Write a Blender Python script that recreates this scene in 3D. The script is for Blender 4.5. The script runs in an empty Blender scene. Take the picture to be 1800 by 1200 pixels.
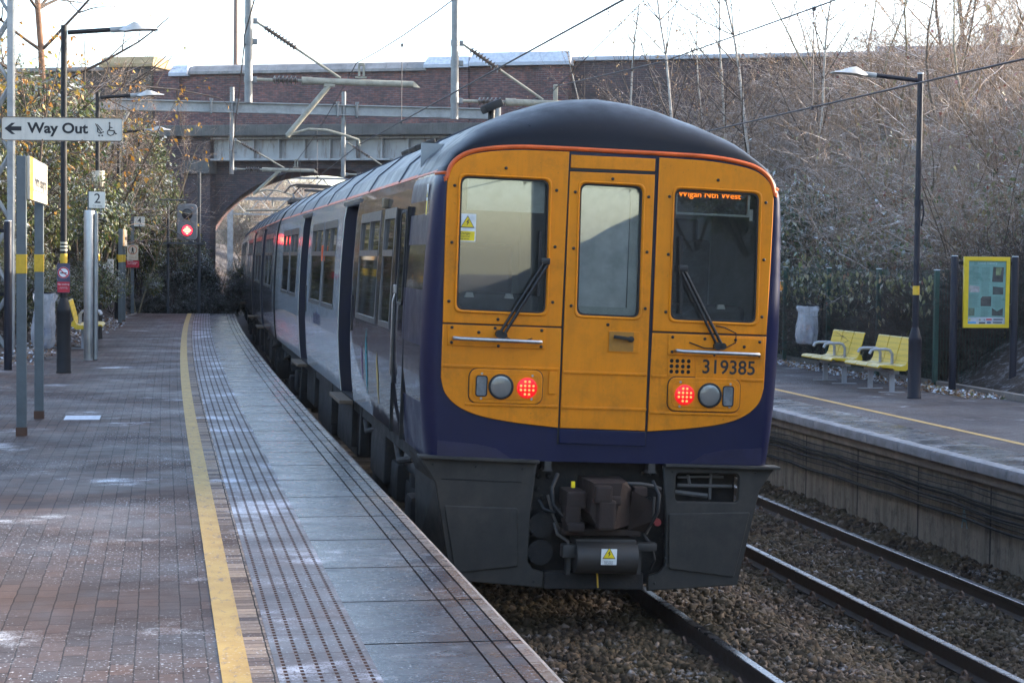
import bpy, bmesh, math, random
import numpy as np
from mathutils import Matrix, Vector
R_ = math.radians
S = bpy.context.scene
COL = S.collection

# ------------------------------------------------------------------ camera
cam_d = bpy.data.cameras.new('camera'); cam = bpy.data.objects.new('camera', cam_d); COL.objects.link(cam)
cam_d.sensor_width = 36.0; cam_d.lens = 66.0; cam_d.clip_start = 0.1; cam_d.clip_end = 3000
cam.matrix_world = (Matrix.Translation((0, 0, 1.7)) @ Matrix.Rotation(R_(-10.6), 4, 'Z')
                    @ Matrix.Rotation(R_(90 - 2.52), 4, 'X') @ Matrix.Rotation(R_(0.65), 4, 'Z'))
S.camera = cam
# ------------------------------------------------------------------ sky, sun, exposure
SUN_EL, SUN_AZ = 16.0, 82.0            # degrees; azimuth clockwise from +Y (along the line)
w = bpy.data.worlds.new('World'); S.world = w; w.use_nodes = True
nt = w.node_tree; nt.nodes.clear()
sky = nt.nodes.new('ShaderNodeTexSky'); sky.sky_type = 'NISHITA'; sky.sun_disc = False
sky.sun_elevation = R_(SUN_EL); sky.sun_rotation = R_(SUN_AZ)
sky.air_density = 0.8; sky.dust_density = 2.0; sky.ozone_density = .8
bg = nt.nodes.new('ShaderNodeBackground'); bg.inputs[1].default_value = 0.15
wo = nt.nodes.new('ShaderNodeOutputWorld')
nt.links.new(sky.outputs[0], bg.inputs[0]); nt.links.new(bg.outputs[0], wo.inputs[0])
sd = bpy.data.lights.new('sun', 'SUN'); sd.energy = 2.2; sd.angle = R_(0.6); sd.color = (1.0, 0.90, 0.76)
sun = bpy.data.objects.new('sun', sd); COL.objects.link(sun)
a = R_(SUN_AZ); e = R_(SUN_EL)
to_sun = Vector((math.sin(a) * math.cos(e), math.cos(a) * math.cos(e), math.sin(e)))
sun.rotation_euler = to_sun.to_track_quat('Z', 'Y').to_euler()
S.view_settings.view_transform = 'Standard'; S.view_settings.look = 'None'
S.view_settings.exposure = 2.5; S.view_settings.gamma = 1.0
S.cycles.max_bounces = 6; S.cycles.diffuse_bounces = 3; S.cycles.glossy_bounces = 3; S.cycles.transparent_max_bounces = 12

# ------------------------------------------------------------------ materials
def NT(name):
    m = bpy.data.materials.new(name); m.use_nodes = True
    t = m.node_tree; b = t.nodes['Principled BSDF']
    return m, t, b
def nd(t, kind, **kw):
    n = t.nodes.new('ShaderNode' + kind)
    for k, v in kw.items():
        if k.startswith('i_'): n.inputs[k[2:].replace('_', ' ')].default_value = v
        else: setattr(n, k, v)
    return n
def coords(t, kind='Object'):
    return nd(t, 'TexCoord').outputs[kind]
def noise(t, vec, scale, detail=4, rough=.6, dist=0):
    n = nd(t, 'TexNoise'); n.inputs['Scale'].default_value = scale; n.inputs['Detail'].default_value = detail
    n.inputs['Roughness'].default_value = rough; n.inputs['Distortion'].default_value = dist
    t.links.new(vec, n.inputs['Vector']); return n.outputs['Fac']
def mapping(t, vec, sc=(1, 1, 1), rot=(0, 0, 0), loc=(0, 0, 0)):
    n = nd(t, 'Mapping'); n.inputs['Scale'].default_value = sc; n.inputs['Rotation'].default_value = rot; n.inputs['Location'].default_value = loc
    t.links.new(vec, n.inputs['Vector']); return n.outputs[0]
def ramp(t, fac, stops):
    n = nd(t, 'ValToRGB'); cr = n.color_ramp
    while len(cr.elements) > 1: cr.elements.remove(cr.elements[0])
    cr.elements[0].position = stops[0][0]; c = stops[0][1]; cr.elements[0].color = (*c, 1) if not isinstance(c, float) else (c, c, c, 1)
    for p, c in stops[1:]:
        el = cr.elements.new(p); el.color = (*c, 1) if not isinstance(c, float) else (c, c, c, 1)
    t.links.new(fac, n.inputs[0]); return n.outputs[0]
def mixc(t, fac, a_, b_, mode='MIX'):
    n = nd(t, 'Mix', data_type='RGBA', blend_type=mode)
    for i, v in ((0, fac), (6, a_), (7, b_)):
        if hasattr(v, 'is_linked'): t.links.new(v, n.inputs[i])
        elif i == 0: n.inputs[0].default_value = v
        else: n.inputs[i].default_value = (*v, 1) if len(v) == 3 else v
    return n.outputs[2]
def mth(t, op, a_, b_=None, c_=None, clamp=False):
    n = nd(t, 'Math', operation=op, use_clamp=clamp)
    for i, v in enumerate((a_, b_, c_)):
        if v is None: continue
        if hasattr(v, 'is_linked'): t.links.new(v, n.inputs[i])
        else: n.inputs[i].default_value = v
    return n.outputs[0]
def sep(t, vec):
    n = nd(t, 'SeparateXYZ'); t.links.new(vec, n.inputs[0]); return n.outputs
def bump(t, b, h, strength=.3, dist=.01):
    n = nd(t, 'Bump'); n.inputs['Strength'].default_value = strength; n.inputs['Distance'].default_value = dist
    t.links.new(h, n.inputs['Height']); t.links.new(n.outputs[0], b.inputs['Normal'])
def normal_z(t):
    g = nd(t, 'NewGeometry'); return sep(t, g.outputs['Normal'])[2]
MC = {}
def mat(name, col, rough=.5, metal=0., var=.25, vs=6., bmp=.0, bs=60., frost=0., dirt=0., coat=0., ior=1.5, streak=0.):
    if name in MC: return MC[name]
    m, t, b = NT(name); v = coords(t)
    n1 = noise(t, v, vs, 5, .65)
    lo = tuple(c * (1 - var) for c in col); hi = tuple(min(1, c * (1 + var)) for c in col)
    c = ramp(t, n1, [(.3, lo), (.7, hi)])
    if streak:
        n3 = noise(t, mapping(t, v, (9, 9, .5)), 3, 4, .7)
        c = mixc(t, ramp(t, n3, [(.5, 0.), (.75, streak)]), c, tuple(x * .25 for x in col))
    if dirt:
        n2 = noise(t, v, vs * 2.7, 6, .75)
        c = mixc(t, ramp(t, n2, [(.52, 0.), (.78, dirt)]), c, (.035, .026, .018))
    if frost:
        nz = normal_z(t); n4 = noise(t, v, 9, 4, .7)
        f = mth(t, 'MULTIPLY', ramp(t, nz, [(.35, 0.), (.8, 1.)]), ramp(t, n4, [(.35, 0.), (.6, frost)]))
        c = mixc(t, f, c, (.72, .74, .78))
    t.links.new(c, b.inputs['Base Color'])
    rr = ramp(t, n1, [(.3, max(.02, rough * .8)), (.7, min(1., rough * 1.2))]); t.links.new(rr, b.inputs['Roughness'])
    b.inputs['Metallic'].default_value = metal; b.inputs['IOR'].default_value = ior; b.inputs['Coat Weight'].default_value = coat
    if bmp: bump(t, b, noise(t, v, bs, 4, .7), bmp, .01)
    MC[name] = m; return m
def emis(name, col, st, base=(.05, .05, .05)):
    if name in MC: return MC[name]
    m, t, b = NT(name); b.inputs['Base Color'].default_value = (*base, 1)
    b.inputs['Emission Color'].default_value = (*col, 1); b.inputs['Emission Strength'].default_value = st
    b.inputs['Roughness'].default_value = .3; MC[name] = m; return m

# ------------------------------------------------------------------ object helpers
def tag(o, label=None, cat=None, group=None, kind=None):
    if label: o['label'] = label
    if cat: o['category'] = cat
    if group: o['group'] = group
    if kind: o['kind'] = kind
    return o
def thing(name, label, cat, loc=(0, 0, 0), rz=0, group=None):
    o = bpy.data.objects.new(name, None); COL.objects.link(o); o.empty_display_size = .2
    o.location = loc; o.rotation_euler = (0, 0, rz); return tag(o, label, cat, group)
def link(name, me, parent=None):
    o = bpy.data.objects.new(name, me); COL.objects.link(o); o.parent = parent; return o
def copy_tree(o, parent=None):
    c = o.copy(); COL.objects.link(c); c.parent = parent
    for ch in list(o.children): copy_tree(ch, c)
    return c
class MB:
    """collects faces, then links them as one mesh object"""
    def __init__(s): s.v = []; s.f = []; s.m = []; s.uv = None
    def add(s, vs, fs, mi=0):
        k = len(s.v); s.v += [tuple(p) for p in vs]
        s.f += [tuple(i + k for i in f) for f in fs]; s.m += [mi] * len(fs); return s
    def box(s, c, d, mi=0, M=None, taper=1., bev=0.):
        x, y, z = (q / 2 for q in d); vs = []
        if bev:
            b_ = min(bev, x * .49, y * .49, z * .49); bm = bmesh.new(); bmesh.ops.create_cube(bm, size=1)
            for q in bm.verts: q.co = Vector((q.co.x * 2 * x, q.co.y * 2 * y, q.co.z * 2 * z))
            bmesh.ops.bevel(bm, geom=bm.edges[:], offset=b_, segments=2, affect='EDGES', profile=.6)
            bm.verts.index_update()
            vs = [q.co.copy() for q in bm.verts]; fs = [[q.index for q in f.verts] for f in bm.faces]; bm.free()
        else:
            for k in (-1, 1):
                tt = taper if k > 0 else 1
                for i, j in ((-1, -1), (1, -1), (1, 1), (-1, 1)): vs.append(Vector((i * x * tt, j * y * tt, k * z)))
            fs = [(3, 2, 1, 0), (4, 5, 6, 7), (0, 1, 5, 4), (1, 2, 6, 5), (2, 3, 7, 6), (3, 0, 4, 7)]
        if M is not None: vs = [M @ q for q in vs]
        c = Vector(c); return s.add([q + c for q in vs], fs, mi)
    def cyl(s, p0, p1, r0, r1=None, n=12, mi=0, cap=True):
        r1 = r0 if r1 is None else r1
        p0, p1 = Vector(p0), Vector(p1); d = (p1 - p0).normalized()
        u = d.orthogonal().normalized(); v = d.cross(u); vs = []
        for p, r in ((p0, r0), (p1, r1)):
            for i in range(n):
                a = 2 * math.pi * i / n; vs.append(p + (u * math.cos(a) + v * math.sin(a)) * r)
        fs = [(i, (i + 1) % n, n + (i + 1) % n, n + i) for i in range(n)]
        if cap: fs += [tuple(range(n - 1, -1, -1)), tuple(range(n, 2 * n))]
        return s.add(vs, fs, mi)
    def tube(s, pts, r, n=8, mi=0, cap=True):
        pts = [Vector(p) for p in pts]; k = len(pts); vs = []; u = None
        for i, p in enumerate(pts):
            d = (pts[min(i + 1, k - 1)] - pts[max(i - 1, 0)]).normalized()
            u = d.orthogonal().normalized() if u is None else (u - d * u.dot(d)).normalized()
            v = d.cross(u); rr = r[i] if hasattr(r, '__len__') else r
            for j in range(n):
                a = 2 * math.pi * j / n; vs.append(p + (u * math.cos(a) + v * math.sin(a)) * rr)
        fs = [(i * n + j, i * n + (j + 1) % n, (i + 1) * n + (j + 1) % n, (i + 1) * n + j) for i in range(k - 1) for j in range(n)]
        if cap: fs += [tuple(range(n - 1, -1, -1)), tuple(range((k - 1) * n, k * n))]
        return s.add(vs, fs, mi)
    def lathe(s, prof, n=16, mi=0, c=(0, 0, 0), axis='Z'):
        vs = []; k = len(prof)
        for r, z in prof:
            for j in range(n):
                a = 2 * math.pi * j / n; p = (r * math.cos(a), r * math.sin(a), z)
                if axis == 'Y': p = (p[0], p[2], p[1])
                if axis == 'X': p = (p[2], p[0], p[1])
                vs.append((p[0] + c[0], p[1] + c[1], p[2] + c[2]))
        fs = [(i * n + j, i * n + (j + 1) % n, (i + 1) * n + (j + 1) % n, (i + 1) * n + j) for i in range(k - 1) for j in range(n)]
        fs += [tuple(range(n - 1, -1, -1)), tuple(range((k - 1) * n, k * n))]
        return s.add(vs, fs, mi)
    def quad(s, a_, b_, c_, d_, mi=0): return s.add([a_, b_, c_, d_], [(0, 1, 2, 3)], mi)
    def sweep(s, prof, path, mi=0, closed=True, cap=True):
        """prof: list of (across, up) pairs swept along path points; across is horizontal, perpendicular to the path"""
        k = len(path); n = len(prof); vs = []
        for i, p in enumerate(path):
            p = Vector(p); d = Vector(path[min(i + 1, k - 1)]) - Vector(path[max(i - 1, 0)]); d.z = 0; d.normalize()
            rt = Vector((d.y, -d.x, 0))
            for a_, u_ in prof: vs.append(p + rt * a_ + Vector((0, 0, u_)))
        m = n if closed else n - 1
        fs = [(i * n + j, (i + 1) * n + j, (i + 1) * n + (j + 1) % n, i * n + (j + 1) % n) for i in range(k - 1) for j in range(m)]
        if closed and cap: fs += [tuple(range(n)), tuple(range(k * n - 1, (k - 1) * n - 1, -1))]
        return s.add(vs, fs, mi)
    def build(s, name, mats, parent=None, smooth=False, angle=35, fixn=True):
        me = bpy.data.meshes.new(name); me.from_pydata(s.v, [], s.f)
        if not isinstance(mats, (list, tuple)): mats = [mats]
        for m in mats: me.materials.append(m)
        me.polygons.foreach_set('material_index', s.m)
        if fixn:
            bm = bmesh.new(); bm.from_mesh(me); bmesh.ops.recalc_face_normals(bm, faces=bm.faces[:]); bm.to_mesh(me); bm.free()
        if smooth:
            me.polygons.foreach_set('use_smooth', [True] * len(me.polygons))
            try: me.set_sharp_from_angle(angle=R_(angle))
            except Exception: pass
        me.update(); return link(name, me, parent)
def np_mesh(name, V, F, mats, mi=None, parent=None, smooth=False):
    V = np.asarray(V, np.float32).reshape(-1, 3); F = np.asarray(F, np.int32); k = F.shape[1]
    me = bpy.data.meshes.new(name); me.vertices.add(len(V)); me.vertices.foreach_set('co', V.ravel())
    me.loops.add(F.size); me.loops.foreach_set('vertex_index', F.ravel())
    me.polygons.add(len(F)); me.polygons.foreach_set('loop_start', np.arange(0, F.size, k, dtype=np.int32))
    me.polygons.foreach_set('loop_total', np.full(len(F), k, np.int32))
    for m in (mats if isinstance(mats, (list, tuple)) else [mats]): me.materials.append(m)
    if mi is not None: me.polygons.foreach_set('material_index', np.asarray(mi, np.int32))
    if smooth: me.polygons.foreach_set('use_smooth', np.ones(len(F), bool))
    me.update(calc_edges=True); return link(name, me, parent)
def curve_mesh(cd, M, mats, name, parent):
    o = bpy.data.objects.new('tmp', cd); COL.objects.link(o); bpy.context.view_layer.update()
    me = bpy.data.meshes.new_from_object(o.evaluated_get(bpy.context.evaluated_depsgraph_get()))
    bpy.data.objects.remove(o); bpy.data.curves.remove(cd)
    me.name = name; me.transform(M); me.materials.clear()
    for m in (mats if isinstance(mats, (list, tuple)) else [mats]): me.materials.append(m)
    return link(name, me, parent)
def face_M(o, right=(1, 0, 0), up=(0, 0, 1)):
    r = Vector(right).normalized(); u = Vector(up).normalized(); n = r.cross(u)
    return Matrix(((r.x, u.x, n.x, o[0]), (r.y, u.y, n.y, o[1]), (r.z, u.z, n.z, o[2]), (0, 0, 0, 1)))
def plate(name, outer, holes, th, M, m, parent=None, bev=0.):
    """flat plate with holes; front face lies at +th on the local normal"""
    cd = bpy.data.curves.new('c', 'CURVE'); cd.dimensions = '2D'; cd.fill_mode = 'BOTH'
    for pts in [outer] + list(holes):
        sp = cd.splines.new('POLY'); sp.points.add(len(pts) - 1); sp.use_cyclic_u = True
        for q, p in zip(sp.points, pts): q.co = (p[0], p[1], 0, 1)
    cd.extrude = max(th / 2 - bev, 1e-4); cd.bevel_depth = bev; cd.bevel_resolution = 1; cd.offset = -bev
    return curve_mesh(cd, M @ Matrix.Translation((0, 0, th / 2)), m, name, parent)
def text(name, s, size, M, m, parent=None, ex=.0015, align='CENTER', sx=1., bold=0.):
    cd = bpy.data.curves.new('t', 'FONT'); cd.body = s; cd.size = size; cd.align_x = align; cd.align_y = 'CENTER'
    cd.extrude = ex; cd.offset = bold; cd.resolution_u = 4
    return curve_mesh(cd, M @ Matrix.Diagonal((sx, 1, 1, 1)), m, name, parent)
def rrect(x0, x1, y0, y1, r=.03, n=4):
    o = []
    for cx_, cy_, a0 in ((x1 - r, y1 - r, 0), (x0 + r, y1 - r, 90), (x0 + r, y0 + r, 180), (x1 - r, y0 + r, 270)):
        for i in range(n + 1):
            a = R_(a0 + 90 * i / n); o.append((cx_ + r * math.cos(a), cy_ + r * math.sin(a)))
    return o
def crom(pts, m=5):
    """smooth open curve through the given tuples"""
    o = []; n = len(pts)
    for i in range(n - 1):
        p0, p1, p2, p3 = pts[max(i - 1, 0)], pts[i], pts[i + 1], pts[min(i + 2, n - 1)]
        for k in range(m):
            t = k / m; o.append(tuple(.5 * (2 * b_ + (c_ - a_) * t + (2 * a_ - 5 * b_ + 4 * c_ - d_) * t * t + (3 * b_ - a_ - 3 * c_ + d_) * t ** 3) for a_, b_, c_, d_ in zip(p0, p1, p2, p3)))
    return o + [tuple(pts[-1])]
def disc(cx_, cy_, r, n=20): return [(cx_ + r * math.cos(2 * math.pi * i / n), cy_ + r * math.sin(2 * math.pi * i / n)) for i in range(n)]
def shift(Y): return max(0., Y - 18.) ** 2 / 2720.      # how far the curving line has moved right at Y
shift_np = lambda Y: np.maximum(0, Y - 18.) ** 2 / 2720.
def back_edge(Y): return -2.62 + 1.42 * np.clip((np.asarray(Y, float) - 27.) / 27., 0, 1)   # the left platform narrows towards its far end
def line_path(X, z, y0, y1, step=2.): 
    n = max(2, int((y1 - y0) / step)); return [(X + shift(y0 + (y1 - y0) * i / n), y0 + (y1 - y0) * i / n, z) for i in range(n + 1)]
# ------------------------------------------------------------------ ground, track bed, platforms
rng = np.random.default_rng(7); random.seed(7)
def smooth(a, b, x): 
    t = np.clip((x - a) / (b - a), 0, 1); return t * t * (3 - 2 * t)
def ground_z(X, Y):
    p = X - shift_np(Y)
    far = smooth(56.5, 60, Y)
    lt = (back_edge(Y) - .08) * (1 - far) + 0.7 * far                                   # foot of the left bank
    base_l = -0.12 * (1 - far) - 1.1 * far
    zl = np.minimum(base_l + .50 * np.maximum(0, lt - p), 6.0)
    rt = 12.75 * (1 - far) + 9.3 * far
    zr = np.minimum(-.42 * (1 - far) - 1.35 * far + .56 * np.maximum(0, p - rt), 8.3)
    zr = zr * smooth(-85, -52, Y) - 1.2 * (1 - smooth(-85, -52, Y))  # unseen bank lowered behind the camera so the windscreens mirror sky
    bed = -1.175 - .36 * smooth(4.5, 5.7, p) + .06 * smooth(8.0, 8.45, p)
    z = np.where(p < lt, zl, np.where(p > rt, zr, bed))
    z = np.where((p >= lt) & (p < 1.4) & (far < .5), -1.3, z)
    z = np.where((p > 9.0) & (p <= rt) & (far < .5), -.75, z)
    return z
gx = np.unique(np.concatenate([np.linspace(-400, -40, 10), np.linspace(-40, -6, 18), np.linspace(-6, 14, 60), np.linspace(14, 50, 40), np.linspace(50, 500, 12)]))
gy = np.unique(np.concatenate([np.linspace(-300, -60, 9), np.linspace(-60, 130, 120), np.linspace(130, 1500, 24)]))
GX, GY = np.meshgrid(gx, gy); GZ = ground_z(GX, GY)
hum = np.sin(GX * 1.3 + GY * .7) * np.sin(GY * .9 - GX * .4) * .18
pp = GX - shift_np(GY)
GZ = GZ + np.where((pp < -3.2) | (pp > 13.4), hum, 0)
nxg, nyg = len(gx), len(gy)
idx = np.arange(nxg * nyg).reshape(nyg, nxg)
F = np.stack([idx[:-1, :-1], idx[:-1, 1:], idx[1:, 1:], idx[1:, :-1]], -1).reshape(-1, 4)
m, t, b = NT('bank_soil'); v = coords(t)
c = ramp(t, noise(t, v, 1.7, 7, .7), [(.3, (.022, .014, .010)), (.55, (.045, .030, .021)), (.75, (.085, .058, .04))])
fr = mth(t, 'MULTIPLY', ramp(t, noise(t, v, 5, 6, .8), [(.5, 0.), (.68, .85)]), ramp(t, noise(t, v, .35, 3), [(.35, .2), (.6, 1.)]))
t.links.new(mixc(t, fr, c, (.5, .5, .53)), b.inputs['Base Color']); b.inputs['Roughness'].default_value = .95
bump(t, b, noise(t, v, 14, 6, .8), .9, .08)
g = np_mesh('ground', np.stack([GX, GY, GZ], -1), F, m, smooth=True); tag(g, 'brown leaf strewn ground of the cutting and its banks', 'ground', kind='structure')

# --- ballast: a bed sheet and the loose stones on it
m_bed, t, b = NT('ballast_bed'); v = coords(t)
vo = nd(t, 'TexVoronoi'); vo.inputs['Scale'].default_value = 16; t.links.new(v, vo.inputs['Vector'])
c = mixc(t, .6, ramp(t, noise(t, v, 2, 5), [(.3, (.03, .024, .019)), (.7, (.075, .055, .042))]), ramp(t, sep(t, vo.outputs['Color'])[0], [(0., (.02, .016, .013)), (1., (.11, .085, .07))]))
t.links.new(c, b.inputs['Base Color']); b.inputs['Roughness'].default_value = .9
bump(t, b, vo.outputs['Distance'], 1., .05)
MBs = MB()
ys = np.linspace(-8, 130, 70); xs = np.linspace(1.42, 8.47, 24)
VX, VY = np.meshgrid(xs, ys); VZ = ground_z(VX + shift_np(VY), np.minimum(VY, 50)) * 1.0 + .025
idx = np.arange(VX.size).reshape(VX.shape); F = np.stack([idx[:-1, :-1], idx[:-1, 1:], idx[1:, 1:], idx[1:, :-1]], -1).reshape(-1, 4)
tag(np_mesh('track_bed', np.stack([VX + shift_np(VY), VY, VZ], -1), F, m_bed, smooth=True), 'dark stone ballast bed under both tracks', 'track bed', kind='structure')
m_st, t, b = NT('ballast_stone'); 
oi = nd(t, 'NewGeometry'); rnd_i = oi.outputs['Random Per Island']; v = coords(t)
c = ramp(t, rnd_i, [(0., (.012, .007, .0035)), (.35, (.036, .021, .011)), (.7, (.072, .043, .022)), (.94, (.125, .082, .050)), (1., (.23, .18, .15))])
c = mixc(t, ramp(t, noise(t, v, 1.3, 4), [(.4, 0.), (.7, .7)]), c, (.075, .055, .025))
nz = normal_z(t); c = mixc(t, mth(t, 'MULTIPLY', ramp(t, nz, [(.6, 0.), (.95, .4)]), ramp(t, noise(t, v, 3, 5, .8), [(.56, 0.), (.7, 1.)])), c, (.62, .63, .66))
t.links.new(c, b.inputs['Base Color']); b.inputs['Roughness'].default_value = .8; b.inputs['Specular IOR Level'].default_value = .3
def stones(n, x0, x1, y0, y1, s0, s1, lift=.0):
    X = rng.uniform(x0, x1, n); Y = rng.uniform(y0, y1, n)
    keep = np.ones(n, bool)
    for r in RAILX: keep &= np.abs(X - r) > .085
    X, Y = X[keep], Y[keep]; n = len(X)
    cube = np.array([[-1, -1, -1], [1, -1, -1], [1, 1, -1], [-1, 1, -1], [-1, -1, 1], [1, -1, 1], [1, 1, 1], [-1, 1, 1]], float) * .5
    V = cube[None] * (1 + rng.uniform(-.55, .45, (n, 8, 3)))
    V[:, 4:, :2] *= rng.uniform(.4, .95, (n, 1, 1))
    V *= rng.uniform(s0, s1, (n, 1, 1)) * rng.uniform(.6, 1.25, (n, 1, 3))
    q = rng.normal(size=(n, 4)); q[:, 1:3] *= .55; q /= np.linalg.norm(q, axis=1)[:, None]
    a_, x_, y_, z_ = q.T
    Rm = np.stack([1 - 2 * (y_ * y_ + z_ * z_), 2 * (x_ * y_ - z_ * a_), 2 * (x_ * z_ + y_ * a_), 2 * (x_ * y_ + z_ * a_), 1 - 2 * (x_ * x_ + z_ * z_), 2 * (y_ * z_ - x_ * a_), 2 * (x_ * z_ - y_ * a_), 2 * (y_ * z_ + x_ * a_), 1 - 2 * (x_ * x_ + y_ * y_)], -1).reshape(n, 3, 3)
    V = np.einsum('nij,nkj->nki', Rm, V)
    P = np.stack([X + shift_np(Y), Y, ground_z(X + shift_np(Y), Y) + .03 + rng.uniform(-.01, .035, n) + lift], -1)
    V += P[:, None]
    return V.reshape(-1, 3)
RAILX = (2.40, 3.90, 6.12, 7.61)
VS = [stones(82000, 1.7, 8.4, 9.8, 20, .028, .062), stones(34000, 3.8, 8.4, 20, 31, .035, .075), stones(7000, 4.2, 8.4, 31, 46, .05, .11), stones(5000, 1.7, 8.4, -6, 9.5, .05, .1)]
VS = np.concatenate(VS); n = len(VS) // 8
cf = np.array([(3, 2, 1, 0), (4, 5, 6, 7), (0, 1, 5, 4), (1, 2, 6, 5), (2, 3, 7, 6), (3, 0, 4, 7)])
F = (cf[None] + (np.arange(n) * 8)[:, None, None]).reshape(-1, 4)
tag(np_mesh('ballast', VS, F, m_st), 'loose brown ballast stones between and beside the rails', 'ballast', kind='stuff')

# --- rails with spring clips, sleepers
m_rail = mat('rail_rust', (.045, .030, .022), .7, .3, .35, 12, .3, 90)
m_shine = mat('rail_head', (.30, .29, .30), .28, 1., .15, 9)
m_clip = mat('clip_rust', (.17, .10, .065), .75, .2, .3, 30)
def rail(X, z, label):
    t_ = thing('rail', label, 'rail', (X + shift(20), 20, z - .16))
    o0 = Vector((X + shift(20), 20, z - .16))
    path = [Vector(p) - o0 for p in line_path(X, z - .16, -8, 120, 2)]
    prof = [(-.07, 0), (.07, 0), (.07, .012), (.012, .035), (.010, .11), (.034, .122), (.034, .152), (-.034, .152), (-.034, .122), (-.010, .11), (-.012, .035), (-.07, .012)]
    MB().sweep(prof, path).build('rail_web', m_rail, t_)
    MB().sweep([(-.033, .1535), (.033, .1535), (.028, .160), (-.028, .160)], path).build('rail_head', m_shine, t_)
    return t_, o0
r1 = rail(3.90, -.985, 'nearest rail of the left track, running out from under the front of the train')
r0 = rail(2.40, -.945, 'rail of the left track hidden beside the left platform edge')
r2 = rail(6.12, -1.30, 'left rail of the empty right hand track')
r3 = rail(7.61, -1.325, 'right rail of the empty right hand track, nearest the opposite platform')
clip = MB()
clip.tube([(.10, -.05, .0), (.10, -.045, .05), (.10, 0, .07), (.10, .045, .05), (.10, .045, .02), (.05, .03, .02)], .012, 6)
clip.box((.095, 0, .0), (.07, .09, .05), bev=.01)
cm = None
for (rl, o0), sides in ((r1, (1,)), (r1, (-1,)), (r2, (1,)), (r2, (-1,)), (r3, (1,)), (r3, (-1,)), (r0, (1,))):
    for k in range(0, 32):
        y = 9.2 + .68 * k
        M = Matrix.Translation((shift(y) - shift(20), y - 20, 0)) @ Matrix.Rotation(0 if sides[0] > 0 else math.pi, 4, 'Z')
        if cm is None: ob = clip.build('rail_clip', m_clip, rl, True); cm = ob.data
        else: ob = link('rail_clip', cm, rl)
        ob.matrix_local = M
m_sl = mat('sleeper_concrete', (.10, .085, .07), .85, 0, .3, 5, .4, 50, dirt=.7)
sl = MB().box((0, 0, 0), (2.4, .26, .12), taper=.97).build('sleeper', m_sl)
sm = sl.data; bpy.data.objects.remove(sl)
for k in range(0, 32):
    y = 9.2 + .68 * k
    for X, z, lab, gr in ((3.15, -1.215, 'sleeper half buried in ballast under the left track and train', 'sleepers of the left track'), (6.865, -1.578, 'sleeper half buried in ballast under the empty right hand track', 'sleepers of the right track')):
        ob = link('sleeper', sm); ob.location = (X + shift(y), y, z); ob.rotation_euler = (0, R_(1.4 if X < 5 else 1.), 0)
        tag(ob, lab, 'sleeper', gr)

# --- platform sheets; UV = (distance across, distance along) so patterns follow the curve
def strip(name, x0, x1, z0, z1, y0, y1, m, nx=1, label=None, cat='platform', drop=None):
    ys = np.linspace(y0, y1, max(2, int(y1 - y0) + 1)); xs = np.linspace(x0, x1, nx + 1) if not callable(x0) else np.linspace(0, 1, nx + 1); zs = np.linspace(z0, z1, nx + 1)
    VX, VY = np.meshgrid(xs, ys)
    if callable(x0): VX = x0(VY) * (1 - VX) + x1 * VX
    VZ = np.broadcast_to(zs, VX.shape)
    idx = np.arange(VX.size).reshape(VX.shape); F = np.stack([idx[:-1, :-1], idx[:-1, 1:], idx[1:, 1:], idx[1:, :-1]], -1).reshape(-1, 4)
    o = np_mesh(name, np.stack([VX + shift_np(VY), VY, VZ], -1), F, m)
    uv = o.data.uv_layers.new(name='UVMap'); fl = F.ravel(); U = np.stack([VX.ravel()[fl], VY.ravel()[fl]], -1).astype(np.float32)
    uv.data.foreach_set('uv', U.ravel()); tag(o, label, cat, kind='structure'); return o
def frost_mask(t, v, patch=.62, amount=1., streaky=True):
    sp = noise(t, v, 55, 2, .5); pt = noise(t, mapping(t, v, (1.0, 1.15, 1)), .95, 6, .68)
    big = ramp(t, pt, [(patch, 0.), (patch + .14, 1.)])
    fine = mth(t, 'MULTIPLY', ramp(t, sp, [(.62, 0.), (.70, .85)]), ramp(t, noise(t, v, .6, 3), [(.38, 0.), (.6, 1.)]))
    grain = ramp(t, mth(t, 'ADD', noise(t, v, 75, 3, .8), mth(t, 'MULTIPLY', big, .16)), [(.52, 0.), (.60, .95)])
    return mth(t, 'MULTIPLY', mth(t, 'MAXIMUM', mth(t, 'MULTIPLY', big, grain), fine), amount)
def uvxyz(t, sw=False):
    u = nd(t, 'UVMap').outputs[0]
    if not sw: return u
    s_ = sep(t, u); cmb = nd(t, 'CombineXYZ'); t.links.new(s_[1], cmb.inputs[0]); t.links.new(s_[0], cmb.inputs[1]); return cmb.outputs[0]
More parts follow.
